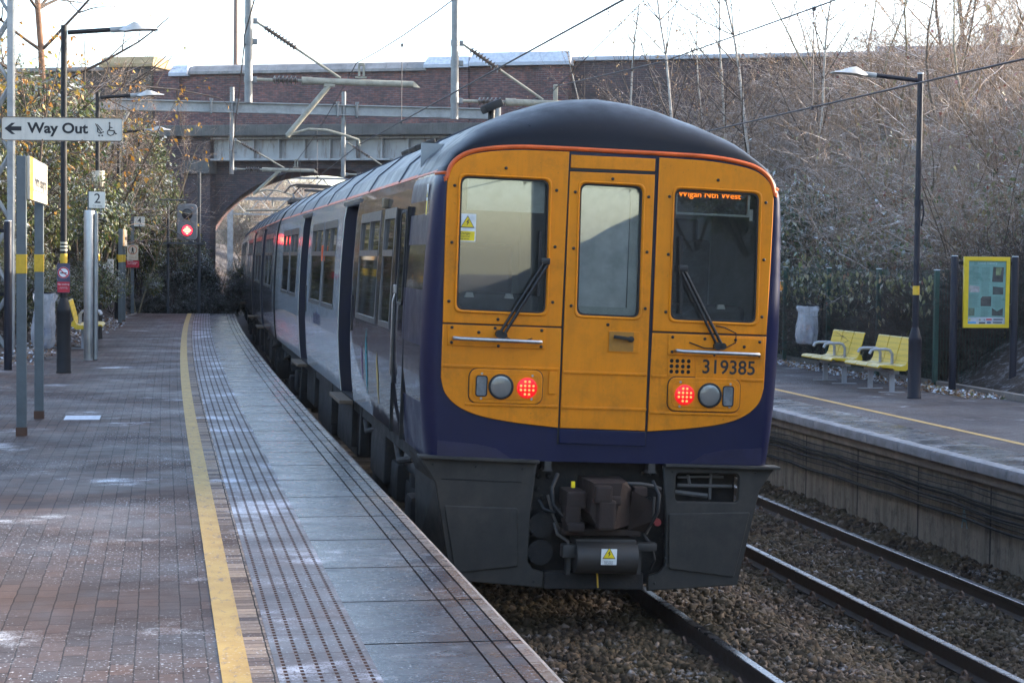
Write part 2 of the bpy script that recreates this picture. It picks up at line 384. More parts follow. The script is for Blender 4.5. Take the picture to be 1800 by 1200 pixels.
def paver_mat(name, c1, c2, bw=.2, rh=.1, rough=(.38, .75), patch=.62, fam=1., sw=True, mortar=(.03, .025, .022), ms=.004, offs=.5):
    m, t, b = NT(name); v = uvxyz(t); vb = uvxyz(t, sw)
    wob = nd(t, 'VectorMath', operation='ADD'); nn = nd(t, 'TexNoise'); nn.inputs['Scale'].default_value = 9; t.links.new(v, nn.inputs['Vector'])
    sc_ = nd(t, 'VectorMath', operation='SCALE'); sc_.inputs['Scale'].default_value = .012; t.links.new(nn.outputs['Color'], sc_.inputs[0])
    t.links.new(vb, wob.inputs[0]); t.links.new(sc_.outputs[0], wob.inputs[1])
    br = nd(t, 'TexBrick', offset=offs); br.inputs['Scale'].default_value = 1; br.inputs['Brick Width'].default_value = bw; br.inputs['Row Height'].default_value = rh
    br.inputs['Mortar Size'].default_value = ms; br.inputs['Mortar Smooth'].default_value = .3; br.inputs['Bias'].default_value = 0
    br.inputs['Color1'].default_value = (*c1, 1); br.inputs['Color2'].default_value = (*c2, 1); br.inputs['Mortar'].default_value = (*mortar, 1)
    t.links.new(wob.outputs[0], br.inputs['Vector'])
    tint = ramp(t, noise(t, v, .5, 4, .6), [(.3, (.62, .62, .66)), (.7, (1.15, 1.08, 1.0))])
    c = mixc(t, 1., br.outputs['Color'], tint, 'MULTIPLY')
    c = mixc(t, ramp(t, noise(t, v, 30, 5, .8), [(.4, 0.), (.75, .45)]), c, (.03, .024, .022))
    fm = frost_mask(t, v, patch, fam)
    t.links.new(mixc(t, fm, c, (.74, .75, .78)), b.inputs['Base Color'])
    wet = ramp(t, noise(t, v, .7, 4, .65), [(.35, rough[0]), (.65, rough[1])])
    t.links.new(wet, b.inputs['Roughness'])
    t.links.new(mth(t, 'MULTIPLY', mth(t, 'SUBTRACT', 1., mth(t, 'MULTIPLY', br.outputs['Fac'], .6)), ramp(t, noise(t, v, .8, 4, .65), [(.4, .30), (.62, .10)])), b.inputs['Specular IOR Level'])
    h = mth(t, 'ADD', mth(t, 'MULTIPLY', br.outputs['Fac'], -1.), mth(t, 'MULTIPLY', noise(t, v, 60, 4, .7), .35))
    bump(t, b, h, .55, .006); return m
PY0, PY1 = -10, 55.5
m_pave = paver_mat('paver_brown', (.125, .078, .060), (.074, .052, .044), patch=.575, ms=.004, mortar=(.045, .034, .03))
strip('platform', back_edge, .25, 0, 0, PY0, PY1, m_pave, 3, 'brown block paved surface of the left platform')
m_yel, t, b = NT('worn_yellow'); v = uvxyz(t)
wear = ramp(t, noise(t, mapping(t, v, (7, 2.2, 1)), 3, 6, .75), [(.54, 0.), (.64, 1.)])
c = mixc(t, mth(t, 'MULTIPLY', wear, .75), ramp(t, noise(t, v, 4, 5), [(.3, (.42, .24, .05)), (.7, (.56, .35, .085))]), (.17, .12, .09))
t.links.new(mixc(t, frost_mask(t, v, .63, .55), c, (.7, .7, .72)), b.inputs['Base Color']); b.inputs['Roughness'].default_value = .6
bump(t, b, noise(t, v, 70, 4, .7), .25, .004)
strip('platform_line', .245, .362, .004, .004, PY0, PY1, m_yel, 1, 'worn yellow safety line along the left platform', 'line')
m_edg = paver_mat('paver_buff', (.36, .26, .19), (.17, .12, .10), .105, .05, (.5, .8), .6, .9, sw=False, offs=.0, ms=.006)
m_edg2 = paver_mat('paver_edge', (.50, .37, .26), (.13, .09, .075), .23, .075, (.5, .8), .6, 1., sw=False, offs=0.)
strip('platform_edging', .355, .47, .0015, .0015, PY0, PY1, m_edg2, 1, 'narrow row of buff edging bricks beside the yellow line')
m_tac, t, b = NT('tactile'); v = uvxyz(t); s_ = sep(t, v)
u_ = mth(t, 'FRACT', mth(t, 'DIVIDE', mth(t, 'SUBTRACT', s_[0], .47), .0684)); fv = mth(t, 'FRACT', mth(t, 'DIVIDE', s_[1], .062))
lu = mth(t, 'SUBTRACT', 1., mth(t, 'MULTIPLY', mth(t, 'ABSOLUTE', mth(t, 'SUBTRACT', u_, .5)), 7.), clamp=True)
lv = mth(t, 'SUBTRACT', 1., mth(t, 'MULTIPLY', mth(t, 'ABSOLUTE', mth(t, 'SUBTRACT', fv, .5)), 2.6), clamp=True)
dot = mth(t, 'MULTIPLY', mth(t, 'MINIMUM', mth(t, 'MULTIPLY', lu, 3.), 1.), mth(t, 'MINIMUM', mth(t, 'MULTIPLY', lv, 3.), 1.), clamp=True)
jt = mth(t, 'LESS_THAN', mth(t, 'FRACT', mth(t, 'DIVIDE', s_[1], .4)), .014)
c = ramp(t, noise(t, v, 2.2, 5, .7), [(.3, (.075, .066, .068)), (.55, (.12, .096, .090)), (.75, (.17, .118, .098))])
c = mixc(t, mth(t, 'MULTIPLY', frost_mask(t, v, .50, .85), mth(t, 'SUBTRACT', 1., dot)), c, (.68, .68, .74))
c = mixc(t, mth(t, 'MAXIMUM', mth(t, 'MULTIPLY', dot, .82), mth(t, 'MULTIPLY', jt, .7)), c, (.075, .042, .032))  # dots paint the shaded gaps between the bars, in rust brown
t.links.new(c, b.inputs['Base Color']); t.links.new(ramp(t, noise(t, v, 1.5, 4), [(.3, .32), (.7, .6)]), b.inputs['Roughness'])
t.links.new(mth(t, 'MULTIPLY', mth(t, 'SUBTRACT', 1., mth(t, 'MAXIMUM', dot, jt)), .38), b.inputs['Specular IOR Level'])
bump(t, b, mth(t, 'SUBTRACT', mth(t, 'MULTIPLY', noise(t, v, 60, 4), .3), mth(t, 'MULTIPLY', dot, 1.)), .7, .006)
strip('platform_tactile', .47, .881, .003, .003, PY0, PY1, m_tac, 1, 'tactile paving strip, shaded gaps between its bars painted as rusty dotted lines')
def coping_mat(name, u0, grooves, edge, bright=1., joint=1.02):
    m, t, b = NT(name); v = uvxyz(t); s_ = sep(t, v)
    js = mth(t, 'FRACT', mth(t, 'DIVIDE', s_[1], joint)); jn = mth(t, 'LESS_THAN', js, .022)
    cid = nd(t, 'TexWhiteNoise', noise_dimensions='1D'); t.links.new(mth(t, 'FLOOR', mth(t, 'DIVIDE', s_[1], joint)), cid.inputs['W'])
    base = ramp(t, noise(t, v, 1.6, 6, .7), [(.28, (.018 * bright, .018 * bright, .021 * bright)), (.5, (.046 * bright, .047 * bright, .052 * bright)), (.72, (.11 * bright, .107 * bright, .108 * bright))])
    base = mixc(t, 1., base, ramp(t, cid.outputs['Value'], [(0., (.72, .74, .8)), (1., (1.15, 1.12, 1.1))]), 'MULTIPLY')
    stain = mth(t, 'MULTIPLY', ramp(t, noise(t, mapping(t, v, (2, .9, 1)), 1.1, 6, .75), [(.46, 0.), (.62, .8)]), ramp(t, mth(t, 'DIVIDE', mth(t, 'SUBTRACT', s_[0], u0), .75), [(.3, .12), (.75, 1.)]))
    base = mixc(t, stain, base, (.11, .066, .04))
    ed = mth(t, 'GREATER_THAN', mth(t, 'ADD', s_[0], mth(t, 'MULTIPLY', noise(t, v, 6, 3), .02)), edge)
    base = mixc(t, mth(t, 'MULTIPLY', ed, .8), base, ramp(t, noise(t, v, 3, 6, .8), [(.35, (.12, .075, .05)), (.7, (.36, .29, .23))]))
    base = mixc(t, frost_mask(t, v, .555, .9), base, (.70, .71, .76))
    gr = jn
    for gq in grooves:
        l_ = mth(t, 'LESS_THAN', mth(t, 'ABSOLUTE', mth(t, 'SUBTRACT', s_[0], gq)), .0055); gr = mth(t, 'MAXIMUM', gr, l_)
    base = mixc(t, mth(t, 'MULTIPLY', gr, .92), base, (.010, .009, .009))
    t.links.new(base, b.inputs['Base Color'])
    t.links.new(ramp(t, noise(t, mapping(t, v, (1, 2.2, 1)), 1.8, 5, .7), [(.3, .16), (.55, .30), (.75, .5)]), b.inputs['Roughness'])
    t.links.new(mth(t, 'MULTIPLY', mth(t, 'SUBTRACT', 1., gr), .5), b.inputs['Specular IOR Level'])
    bump(t, b, mth(t, 'SUBTRACT', mth(t, 'MULTIPLY', noise(t, v, 26, 5, .75), .5), gr), .45, .006); return m
m_cop = coping_mat('slab_wet', .88, (1.36, 1.45, 1.53), 1.545)
strip('platform_slabs', .881, 1.585, .0, .0, PY0, PY1, m_cop, 1, 'wet grey concrete edge slabs of the left platform')
m_conc = mat('concrete_dark', (.17, .145, .125), .85, 0, .35, 3, .35, 40, dirt=.8)
m_nose = mat('concrete_nose', (.30, .25, .21), .75, 0, .4, 5, .3, 50, dirt=.8)
p1 = MB(); pth = line_path(1.61, 0, PY0, PY1, 1.)
p1.sweep([(-.027, -.0006), (-.006, -.006), (0, -.02), (0, -.15), (-.12, -.15), (-.12, -.3), (-.027, -.3)], pth)
tag(p1.build('platform_edge', m_nose, None, True), 'worn concrete nosing along the left platform edge', 'platform', kind='structure')
p1 = MB(); p1.sweep([(-.10, -.151), (-.04, -.151), (-.04, -1.4), (-.10, -1.4)], line_path(1.48, 0, PY0, PY1, 2.))
tag(p1.build('platform_wall', m_conc), 'dark wall under the left platform edge, hidden beside the train', 'wall')
# end face of the left platform
p1 = MB(); s_e = shift(PY1)
p1.quad((-2.62 + s_e, PY1, 0), (1.58 + s_e, PY1, 0), (1.58 + s_e, PY1 + 3, -1.2), (-2.62 + s_e, PY1 + 3, -1.2))
tag(p1.build('platform_ramp', m_conc), 'concrete ramp dropping off the far end of the left platform', 'platform', kind='structure')
# slot drain cover with frost
m_frost = mat('frost', (.62, .64, .68), .9, 0, .2, 20, .5, 60)
def kerb(name, x0, x1, zt, zb, y0, y1, m, label):
    k = MB(); k.sweep([(0, zt), (x1 - x0, zt), (x1 - x0, zb), (0, zb)], line_path(x0, 0, y0, y1, 1.)); return tag(k.build(name, m), label, 'kerb', kind='structure')
k_ = MB(); k_.sweep([(-.10, .03), (0, .03), (0, -.3), (-.10, -.3)], [(float(back_edge(y)) + shift(y), y, 0) for y in np.arange(PY0, PY1 + .1, 1.)]); tag(k_.build('kerb', m_conc), 'low kerb at the back of the left platform under the bushes', 'kerb', kind='structure')

# --- right platform
ZR = -.34; RY0, RY1 = -30, 57
m_pave2 = paver_mat('paver_grey', (.125, .105, .10), (.095, .084, .083), .2, .1, (.5, .8), .6, 1.)
strip('platform', 9.15, 12.55, ZR, ZR, RY0, RY1, m_pave2, 3, 'frost dusted grey brown surface of the opposite platform')
m_asph = mat('asphalt_frost', (.085, .078, .075), .8, 0, .35, 30, .6, 90, frost=.35)
strip('platform_line', 9.575, 9.68, ZR + .004, ZR + .004, RY0, RY1, m_yel, 1, 'pale yellow safety line along the opposite platform', 'line')
m_cop2 = coping_mat('slab_right', 8.4, (8.62, 8.69, 8.76), 99., 1.5, .95)
strip('platform_slabs', 8.46, 9.15, ZR, ZR, RY0, RY1, m_cop2, 1, 'grey edge slabs of the opposite platform', 'platform')
m_nose2 = mat('nose_pale', (.21, .205, .21), .75, 0, .35, 4, .25, 40, dirt=.7, frost=.15)
p1 = MB(); pth = [Vector((8.33 + shift(y), y, ZR)) for y in np.arange(RY0, RY1 + .1, .95)]
for i in range(len(pth) - 1):
    a_ = pth[i].lerp(pth[i + 1], .006); b_ = pth[i].lerp(pth[i + 1], .994)
    p1.sweep([(.13, 0), (.05, -.003), (.015, -.015), (0, -.045), (.0, -.12), (.14, -.12)], [a_, b_])
tag(p1.build('platform_edge', m_nose2, None, True), 'rounded pale concrete nosing along the opposite platform edge', 'platform', kind='structure')
m_wall, t, b = NT('wall_concrete'); v = coords(t)
str_ = noise(t, mapping(t, v, (.6, 3.2, .35)), 2.2, 5, .7)
c = ramp(t, str_, [(.25, (.06, .05, .038)), (.42, (.15, .125, .095)), (.58, (.24, .205, .16)), (.75, (.14, .145, .105))])
c = mixc(t, ramp(t, noise(t, v, 5, 6, .8), [(.5, 0.), (.7, .8)]), c, (.03, .026, .022))
s_ = sep(t, v); jn = mth(t, 'LESS_THAN', mth(t, 'FRACT', mth(t, 'DIVIDE', s_[1], 1.9)), .02)
t.links.new(mixc(t, jn, c, (.02, .018, .016)), b.inputs['Base Color']); b.inputs['Roughness'].default_value = .9
bump(t, b, noise(t, v, 12, 6, .8), .5, .02)
pw = thing('platform_wall', 'stained concrete wall under the opposite platform edge, hung with cables', 'wall', (8.46, 20, -1.5))
def rel(path, o): return [Vector(p) - Vector(o) for p in path]
MB().sweep([(0, 1.04), (.1, 1.04), (.1, -.2), (0, -.2)], rel(line_path(8.46, -1.5, RY0, RY1, 1.5), (8.46, 20, -1.5))).build('wall_face', m_wall, pw)
MB().sweep([(-.06, 1.039), (.0, 1.039), (.0, .90), (-.03, .90), (-.06, .93)], rel(line_path(8.46, -1.5, RY0, RY1, 1.5), (8.46, 20, -1.5))).build('corbel', m_conc, pw)
m_cab = mat('cable_black', (.008, .008, .008), .85, 0, .3, 9)
for k in range(8):
    mb = MB(); pts = []; ph = random.random() * 6; r_ = random.choice((.008, .010, .016))
    for i in range(0, 90):
        y = 14 + i * .45; sag = .022 * abs(math.sin((y + ph * .2) * math.pi / 1.9)) + .035 * math.sin(y * .17 + ph) + .008 * math.sin(y * .8 + ph)
        pts.append((8.46 - .055 - .012 * (k % 3) + shift(y), y, -.66 - .052 * k - sag))
    mb.tube(pts, r_, 6, cap=False)
    tag(mb.build('cable', m_cab, None, True), 'black cable sagging along the wall of the opposite platform', 'cable', 'cables along the platform wall')
# graffiti letter on that wall
gq = text('painted_letter', 'A', .34, face_M((8.455 - 0.002, 18.75, -1.02), (0, -1, .05), (0, 0.1, 1)), mat('paint_blue', (.16, .28, .30), .8, 0, .4, 9), None, .001, sx=.7)
gq.parent = pw; gq.matrix_parent_inverse = Matrix.Translation((8.46, 20, -1.5)).inverted()
kerb('kerb', 12.55, 12.68, ZR + .10, ZR - .4, RY0, RY1, m_conc, 'low dark kerb at the back of the opposite platform below the fence')
# ------------------------------------------------------------------ road bridge over the line
BP = Vector((5.42, 70.2, 0)); BB = Vector((.8987, -.4386, 0)).normalized(); BN = Vector((.4386, .8987, 0)).normalized()
def bM(): return Matrix(((BB.x, BN.x, 0, BP.x), (BB.y, BN.y, 0, BP.y), (0, 0, 1, 0), (0, 0, 0, 1)))
def brick_wall_mat(name, c1, c2, mort, bw=.225, rh=.075, stone=False, soot=.6, green=0.):
    m, t, b = NT(name); v = coords(t); s_ = sep(t, v); g_ = nd(t, 'NewGeometry')
    cmb = nd(t, 'CombineXYZ'); t.links.new(mth(t, 'ADD', s_[0], s_[1]), cmb.inputs[0]); t.links.new(s_[2], cmb.inputs[1])
    br = nd(t, 'TexBrick'); br.inputs['Scale'].default_value = 1; br.inputs['Brick Width'].default_value = bw; br.inputs['Row Height'].default_value = rh
    br.inputs['Mortar Size'].default_value = .008 if not stone else .012; br.inputs['Bias'].default_value = -.1
    br.inputs['Color1'].default_value = (*c1, 1); br.inputs['Color2'].default_value = (*c2, 1); br.inputs['Mortar'].default_value = (*mort, 1)
    t.links.new(cmb.outputs[0], br.inputs['Vector'])
    wn = noise(t, mapping(t, cmb.outputs[0], (1 / bw, 1 / rh, 1)), .9, 1)
    c = mixc(t, ramp(t, wn, [(.4, 0.), (.62, .75)]), br.outputs['Color'], (.05, .045, .055))
    c = mixc(t, ramp(t, noise(t, v, .5, 6, .75), [(.4, 0.), (.7, soot)]), c, (.022, .02, .021))
    c = mixc(t, ramp(t, noise(t, mapping(t, v, (1.5, 1.5, .25)), 1.1, 5, .7), [(.55, 0.), (.75, .5)]), c, (.03, .028, .024) if not green else (.05, .06, .035))
    c = mixc(t, ramp(t, noise(t, v, 2.5, 6, .8), [(.66, 0.), (.72, .45)]), c, (.38, .36, .34))
    t.links.new(c, b.inputs['Base Color']); b.inputs['Roughness'].default_value = .9
    bump(t, b, mth(t, 'ADD', mth(t, 'MULTIPLY', br.outputs['Fac'], -1.), noise(t, v, 9, 5, .8)), .6, .015); return m
m_brick = brick_wall_mat('brick_red', (.26, .095, .075), (.13, .062, .062), (.20, .18, .18))
m_brickd = brick_wall_mat('brick_dark', (.135, .07, .06), (.07, .05, .052), (.12, .11, .11))
m_stone = brick_wall_mat('stone_wing', (.13, .105, .075), (.055, .05, .042), (.03, .028, .025), .62, .31, True, .7, 1.)
m_band = mat('band_stone', (.10, .095, .088), .9, 0, .45, 1.5, .5, 14, dirt=.7, streak=.5)
m_cope = mat('coping_stone', (.27, .25, .235), .85, 0, .3, 2.0, .4, 20, dirt=.5, streak=.35)
m_cfrost = mat('coping_frosted', (.42, .44, .48), .8, 0, .15, 3, .3, 30, frost=.9)
m_warm = mat('sandstone_sunlit', (.36, .26, .13), .9, 0, .25, 3, .3, 20)  # warm sunlight on the pier cap is put into this stone colour
m_gird, t, b = NT('girder_paint'); v = coords(t)
c = ramp(t, noise(t, v, 1.3, 5), [(.3, (.31, .30, .29)), (.7, (.44, .43, .42))])
c = mixc(t, ramp(t, noise(t, mapping(t, v, (3, 3, .5)), 1.6, 6, .75), [(.53, 0.), (.66, .8)]), c, (.15, .085, .05))
t.links.new(c, b.inputs['Base Color']); b.inputs['Roughness'].default_value = .6
br_ = bpy.data.objects.new('road_bridge', None); COL.objects.link(br_); br_.matrix_world = bM()
tag(br_, 'brick road bridge with a white girder and an arch crossing above the train', 'bridge')
S1 = 5.4; W0 = -.02
q = MB()                                                            # brickwork above the string course
q.box(((-6.1 + 9.4) / 2, .55, 7.6), (15.5, 1.1, 2.0)); q.build('parapet', m_brick, br_)
for s0, s1 in ((-6.32, -5.25), (4.55, 6.15), (8.7, 9.9)): MB().box(((s0 + s1) / 2, .46, 7.62), (s1 - s0, 1.16, 2.08)).build('pilaster', m_brick, br_)
q = MB(); q.box((1.6, .5, 6.38), (16.2, 1.5, .42), bev=.04); q.build('string_course', m_band, br_)
q = MB()
n_ = 12
for i in range(n_):                                                  # rounded parapet copings, one stone after the other
    s0 = -4.85 + 9.4 * i / n_; s1 = -4.85 + 9.4 * (i + 1) / n_ - .012
    pr_ = [(-.16, 8.5), (-.16, 8.60), (-.08, 8.63), (.1, 8.80), (.35, 8.88), (.7, 8.88), (1.0, 8.78), (1.25, 8.6), (1.25, 8.5)]
    vs = [(s, y, z) for s in (s0, s1) for y, z in pr_]; k = len(pr_)
    q.add(vs, [(j, (j + 1) % k, k + (j + 1) % k, k + j) for j in range(k)] + [tuple(range(k))[::-1], tuple(range(k, 2 * k))])
q.build('coping', m_cope, br_, True, 30)
q = MB()
def cap(s0, s1, zb, zt, q, mi=0, y0=-.3, y1=1.35):
    m_ = .28
    q.add([(s0, y0, zb), (s1, y0, zb), (s1, y1, zb), (s0, y1, zb), (s0 + m_ * .3, y0 + m_, zt), (s1 - m_ * .3, y0 + m_, zt), (s1 - m_ * .3, y1 - m_, zt), (s0 + m_ * .3, y1 - m_, zt),
           (s0, y0, zb - .12), (s1, y0, zb - .12), (s1, y1, zb - .12), (s0, y1, zb - .12)],
          [(4, 5, 6, 7), (0, 1, 5, 4), (1, 2, 6, 5), (2, 3, 7, 6), (3, 0, 4, 7), (8, 9, 1, 0), (9, 10, 2, 1), (10, 11, 3, 2), (11, 8, 0, 3), (11, 10, 9, 8)], mi)
for ca_ in ((4.5, 6.2, 8.70, 9.0), (6.215, 9.98, 8.74, 9.12), (-5.62, -4.865, 8.55, 8.86)):
    q = MB(); cap(*ca_, q); q.build('frosted_coping', m_cfrost, br_)
# stone end pier and wing wall on the left
q = MB(); q.box((-7.32, .45, 6.6), (1.98, 1.5, 4.5)); q.build('stone_pier', m_stone, br_); MB().box((-12.5, .9, 4.6), (8.4, 1.2, 8.3)).build('wing_wall', m_stone, br_)
q = MB(); cap(-8.45, -6.2, 8.92, 9.2, q, 0, -.42, 1.35); q.build('pier_cap', m_warm, br_)
q = MB(); q.box((-12.4, .85, 8.80), (8.0, 1.5, .16), bev=.03); q.build('wing_coping', m_cope, br_)
# abutment left of the opening
q = MB(); q.box((-6.6, .42, 1.9), (5.0, .54, 8.5)); q.build('abutment', m_brickd, br_)
q = MB(); q.box((-4.62, .34, 5.02), (1.1, .70, .5), bev=.03); q.build('bearing_stone', m_band, br_)
q = MB(); q.box((7.9, .42, 1.9), (5.0, .54, 8.5)); q.build('abutment', m_brickd, br_)
q = MB(); q.box((5.9, .34, 5.02), (1.1, .70, .5), bev=.03); q.build('bearing_stone', m_band, br_)
# girder with stiffener ribs
q = MB(); q.box((.6, .5, 5.72), (10.9, .06, .84)); q.box((.6, .40, 5.31), (11., .44, .07), bev=.01); q.box((.6, .42, 6.12), (11., .5, .09), bev=.01)
for i in range(11): q.box((-4.4 + i * 1.02, .35, 5.71), (.035, .28, .73), taper=1)
q.box((-4.55, .33, 5.72), (.55, .34, .78)); q.box((5.75, .33, 5.72), (.55, .34, .78))
q.build('girder', m_gird, br_)
q = MB(); q.box((.6, 3.6, 6.75), (11., 5.6, .4)); q.build('deck', m_brickd, br_)
# the old brick arch behind the girder: spandrel and barrel run along the track
Ld = BB * (-.39) + BN * .92; Ld = (br_.matrix_world.to_3x3().inverted() @ Vector((.05, 1, 0))).normalized()
sc_, zc, ra = .62, -.64, 5.62
y0, y1 = .72, 6.6
arc = []
for i in range(41):
    a_ = R_(180) - R_(180) * i / 40; arc.append((sc_ + 5.0 * math.cos(a_), 1.15 + 3.85 * math.sin(a_)))
arc = [(arc[0][0], -1.6)] + arc + [(arc[-1][0], -1.6)]
q = MB(); k = len(arc)
top = [(p[0], 6.5) for p in arc]
def off(s, z, y): d = Ld * ((y - 0) / Ld.y); return (s + d.x, y, z)
vs = [off(s, z, y0) for s, z in arc] + [off(s, z, y0) for s, z in top]
q.add(vs, [(i, i + 1, k + i + 1, k + i) for i in range(k - 1)])
for s0, s1 in ((arc[0][0] - 5, arc[0][0]), (arc[-1][0], arc[-1][0] + 5)):
    q.quad(off(s0, -1.6, y0), off(s1, -1.6, y0), off(s1, 6.5, y0), off(s0, 6.5, y0))
q.build('spandrel', m_brickd, br_)
q = MB(); ny = 8; vs = []
for j in range(ny + 1):
    y = y0 + (y1 - y0) * j / ny; vs += [off(s, z, y) for s, z in arc]
q.add(vs, [(j * k + i, j * k + i + 1, (j + 1) * k + i + 1, (j + 1) * k + i) for j in range(ny) for i in range(k - 1)])
q.build('arch_barrel', m_brick, br_, True)
q = MB(); arc2 = [(sc_ + (p[0] - sc_) * 1.09, 1.15 + (p[1] - 1.15) * 1.12 if p[1] > 1.1 else p[1]) for p in arc]
for y in (y0 - .06, ):
    vs = [off(s, z, y) for s, z in arc] + [off(s, z, y) for s, z in arc2]
    q.add(vs, [(i, i + 1, k + i + 1, k + i) for i in range(k - 1)])
q.build('arch_ring', m_brickd, br_)
vs = [off(s, z, y1) for s, z in arc] + [off(s, 8.4, y1) for s, z in arc]
q = MB(); q.add(vs, [(i, i + 1, k + i + 1, k + i) for i in range(k - 1)])
for s0, s1 in ((arc[0][0] - 9, arc[0][0]), (arc[-1][0], arc[-1][0] + 9)): q.quad(off(s0, -1.6, y1), off(s1, -1.6, y1), off(s1, 8.4, y1), off(s0, 8.4, y1))
q.build('far_face', m_brick, br_)
q = MB(); q.box((.5, 4.2, 7.3), (26, 7.4, .5)); q.build('roadway', mat('asphalt', (.05, .05, .052), .85, 0, .3, 8), br_)
q = MB(); q.box((.5, 7.4, 8.1), (26, .5, 1.6)); q.build('far_parapet', m_brick, br_)
# road wall running on to the right along the top of the bank
rw = bpy.data.objects.new('road_wall', None); COL.objects.link(rw); rw.matrix_world = bM()
tag(rw, 'dark brick road wall along the top of the right bank beyond the bridge', 'wall')
q = MB(); q.box((25., .75, 6.6), (30.2, .9, 4.4)); q.build('wall_face', m_brickd, rw)
q = MB(); q.box((25., .72, 8.86), (30.2, 1.15, .16), bev=.04); q.build('coping', m_cfrost, rw)
# lamp column up on the road
lc = thing('lamp_column', 'tall thin brown lamp column standing on the bridge road', 'lamp column', tuple(br_.matrix_world @ Vector((-5.65, 6, 7.5))))
MB().cyl((0, 0, 0), (0, 0, 8.5), .115, .075, 14).build('column', mat('column_brown', (.17, .12, .10), .6, .2, .2), lc, True)
MB().tube([(0, 0, 8.45), (.1, 0, 8.8), (.8, -.2, 9.0), (1.5, -.4, 9.05)], .04, 8).build('arm', mat('column_brown', (.17, .12, .10)), lc, True)
MB().box((1.9, -.5, 9.05), (.75, .28, .14), bev=.05).build('lamp_head', mat('lamp_grey', (.42, .42, .43), .5), lc)
MB().cyl((0, 0, -.3), (0, 0, .9), .14, .14, 14).build('base', mat('column_brown', (.17, .12, .10)), lc, True)
# house above the right bank
hs = thing('house', 'frosted slate roofed house half hidden by trees above the road wall', 'house', (31.0, 71, 3.2), R_(-20))
MB().box((0, 0, 2.4), (5.4, 6, 4.8)).build('wall', m_brick, hs)
q = MB(); q.add([(-2.9, -3.4, 4.7), (2.9, -3.4, 4.7), (2.9, 3.4, 4.7), (-2.9, 3.4, 4.7), (-2.9, 0, 7.2), (2.9, 0, 7.2)], [(0, 1, 5, 4), (2, 3, 4, 5), (0, 4, 3), (1, 2, 5), (0, 3, 2, 1)])
q.build('roof', mat('slate_frost', (.12, .125, .15), .8, 0, .25, 4, frost=.35), hs)
MB().box((1.6, 0, 7.4), (.6, .6, 1.1), bev=.03).build('chimney', m_brick, hs)
for x in (-1.5, 1.4): 
    fr_ = MB().box((x, -3.02, 2.8), (1.3, .08, 1.2), bev=.02).build('window', mat('upvc', (.7, .7, .7), .4), hs); MB().box((x, -3.055, 2.8), (1.1, .05, 1.0)).build('pane', mat('dark_glass', (.02, .024, .028), .05, 0, .1, ior=1.6), fr_)
# ------------------------------------------------------------------ the train
th, hd = R_(1.72), R_(.3)
T_O = Vector((3.2, 13.6, -.96))
ey = Vector((math.sin(hd), math.cos(hd), 0)); ex = Vector((math.cos(hd) * math.cos(th), -math.sin(hd) * math.cos(th), -math.sin(th))); ez = ex.cross(ey)
train = bpy.data.objects.new('passenger_train', None); COL.objects.link(train)
train.matrix_world = Matrix(((ex.x, ey.x, ez.x, T_O.x), (ex.y, ey.y, ez.y, T_O.y), (ex.z, ey.z, ez.z, T_O.z), (0, 0, 0, 1)))
tag(train, 'electric passenger train with a yellow flat front and red tail lights at the platform', 'train')
def paint(name, col, rough, var=.15, dirt=.35, coat=.3, grime=.0):
    if name in MC: return MC[name]
    m, t, b = NT(name); v = coords(t)
    c = ramp(t, noise(t, v, 1.2, 5, .6), [(.3, tuple(x * (1 - var) for x in col)), (.7, tuple(x * (1 + var) for x in col))])
    c = mixc(t, ramp(t, noise(t, mapping(t, v, (5, 5, .5)), 2.4, 6, .75), [(.50, 0.), (.78, dirt)]), c, tuple(x * .3 + .008 for x in col))
    sp = ramp(t, noise(t, v, 46, 3, .6), [(.68, 0.), (.76, .5)]); c = mixc(t, sp, c, (.05, .035, .02))
    if grime:
        z = sep(t, v)[2]; c = mixc(t, mth(t, 'MULTIPLY', ramp(t, noise(t, v, 6, 5, .8), [(.3, .2), (.7, 1.)]), ramp(t, z, [(0., grime), (1., 0.)])), c, (.03, .025, .02))
    t.links.new(c, b.inputs['Base Color'])
    t.links.new(ramp(t, noise(t, v, 3, 5, .7), [(.3, rough * .75), (.7, rough * 1.35)]), b.inputs['Roughness'])
    b.inputs['Coat Weight'].default_value = coat; b.inputs['Coat Roughness'].default_value = .08
    bump(t, b, noise(t, mapping(t, v, (1, 1, .6)), 2.1, 3), .06, .03)
    MC[name] = m; return m
m_yellow = paint('warning_yellow', (.70, .222, .002), .48, .08, .30, .0)
_t = m_yellow.node_tree; _b = _t.nodes['Principled BSDF']; _old = _b.inputs['Base Color'].links[0].from_socket; _v = coords(_t)
_d = mth(_t, 'MULTIPLY', ramp(_t, noise(_t, _v, 5.5, 7, .78), [(.46, 0.), (.72, .55)]), ramp(_t, noise(_t, _v, 1.4, 3), [(.35, .15), (.65, 1.)]))
_t.links.new(mixc(_t, _d, _old, (.20, .085, .012)), _b.inputs['Base Color'])
m_yellow.node_tree.nodes['Principled BSDF'].inputs['Specular IOR Level'].default_value = .25
m_blue = paint('cab_blue', (.004, .007, .040), .38, .15, .3, .12)
m_dome = paint('dome_black', (.004, .005, .008), .36, .2, .2, .0)
m_blue.node_tree.nodes['Principled BSDF'].inputs['Specular IOR Level'].default_value = .3
m_dome.node_tree.nodes['Principled BSDF'].inputs['Specular IOR Level'].default_value = .20
m_roof = paint('roof_grey', (.040, .046, .060), .36, .2, .5, .0)
m_orange = mat('stripe_orange', (.62, .10, .012), .45)
m_rub = mat('rubber', (.008, .008, .008), .6)
m_steel = mat('hand_steel', (.45, .44, .43), .35, .9, .2, 20)
m_alu = mat('frame_alu', (.13, .13, .135), .35, .6, .2, 14)
m_dgrey = paint('valance_grey', (.025, .0245, .022), .60, .2, .6, .0)
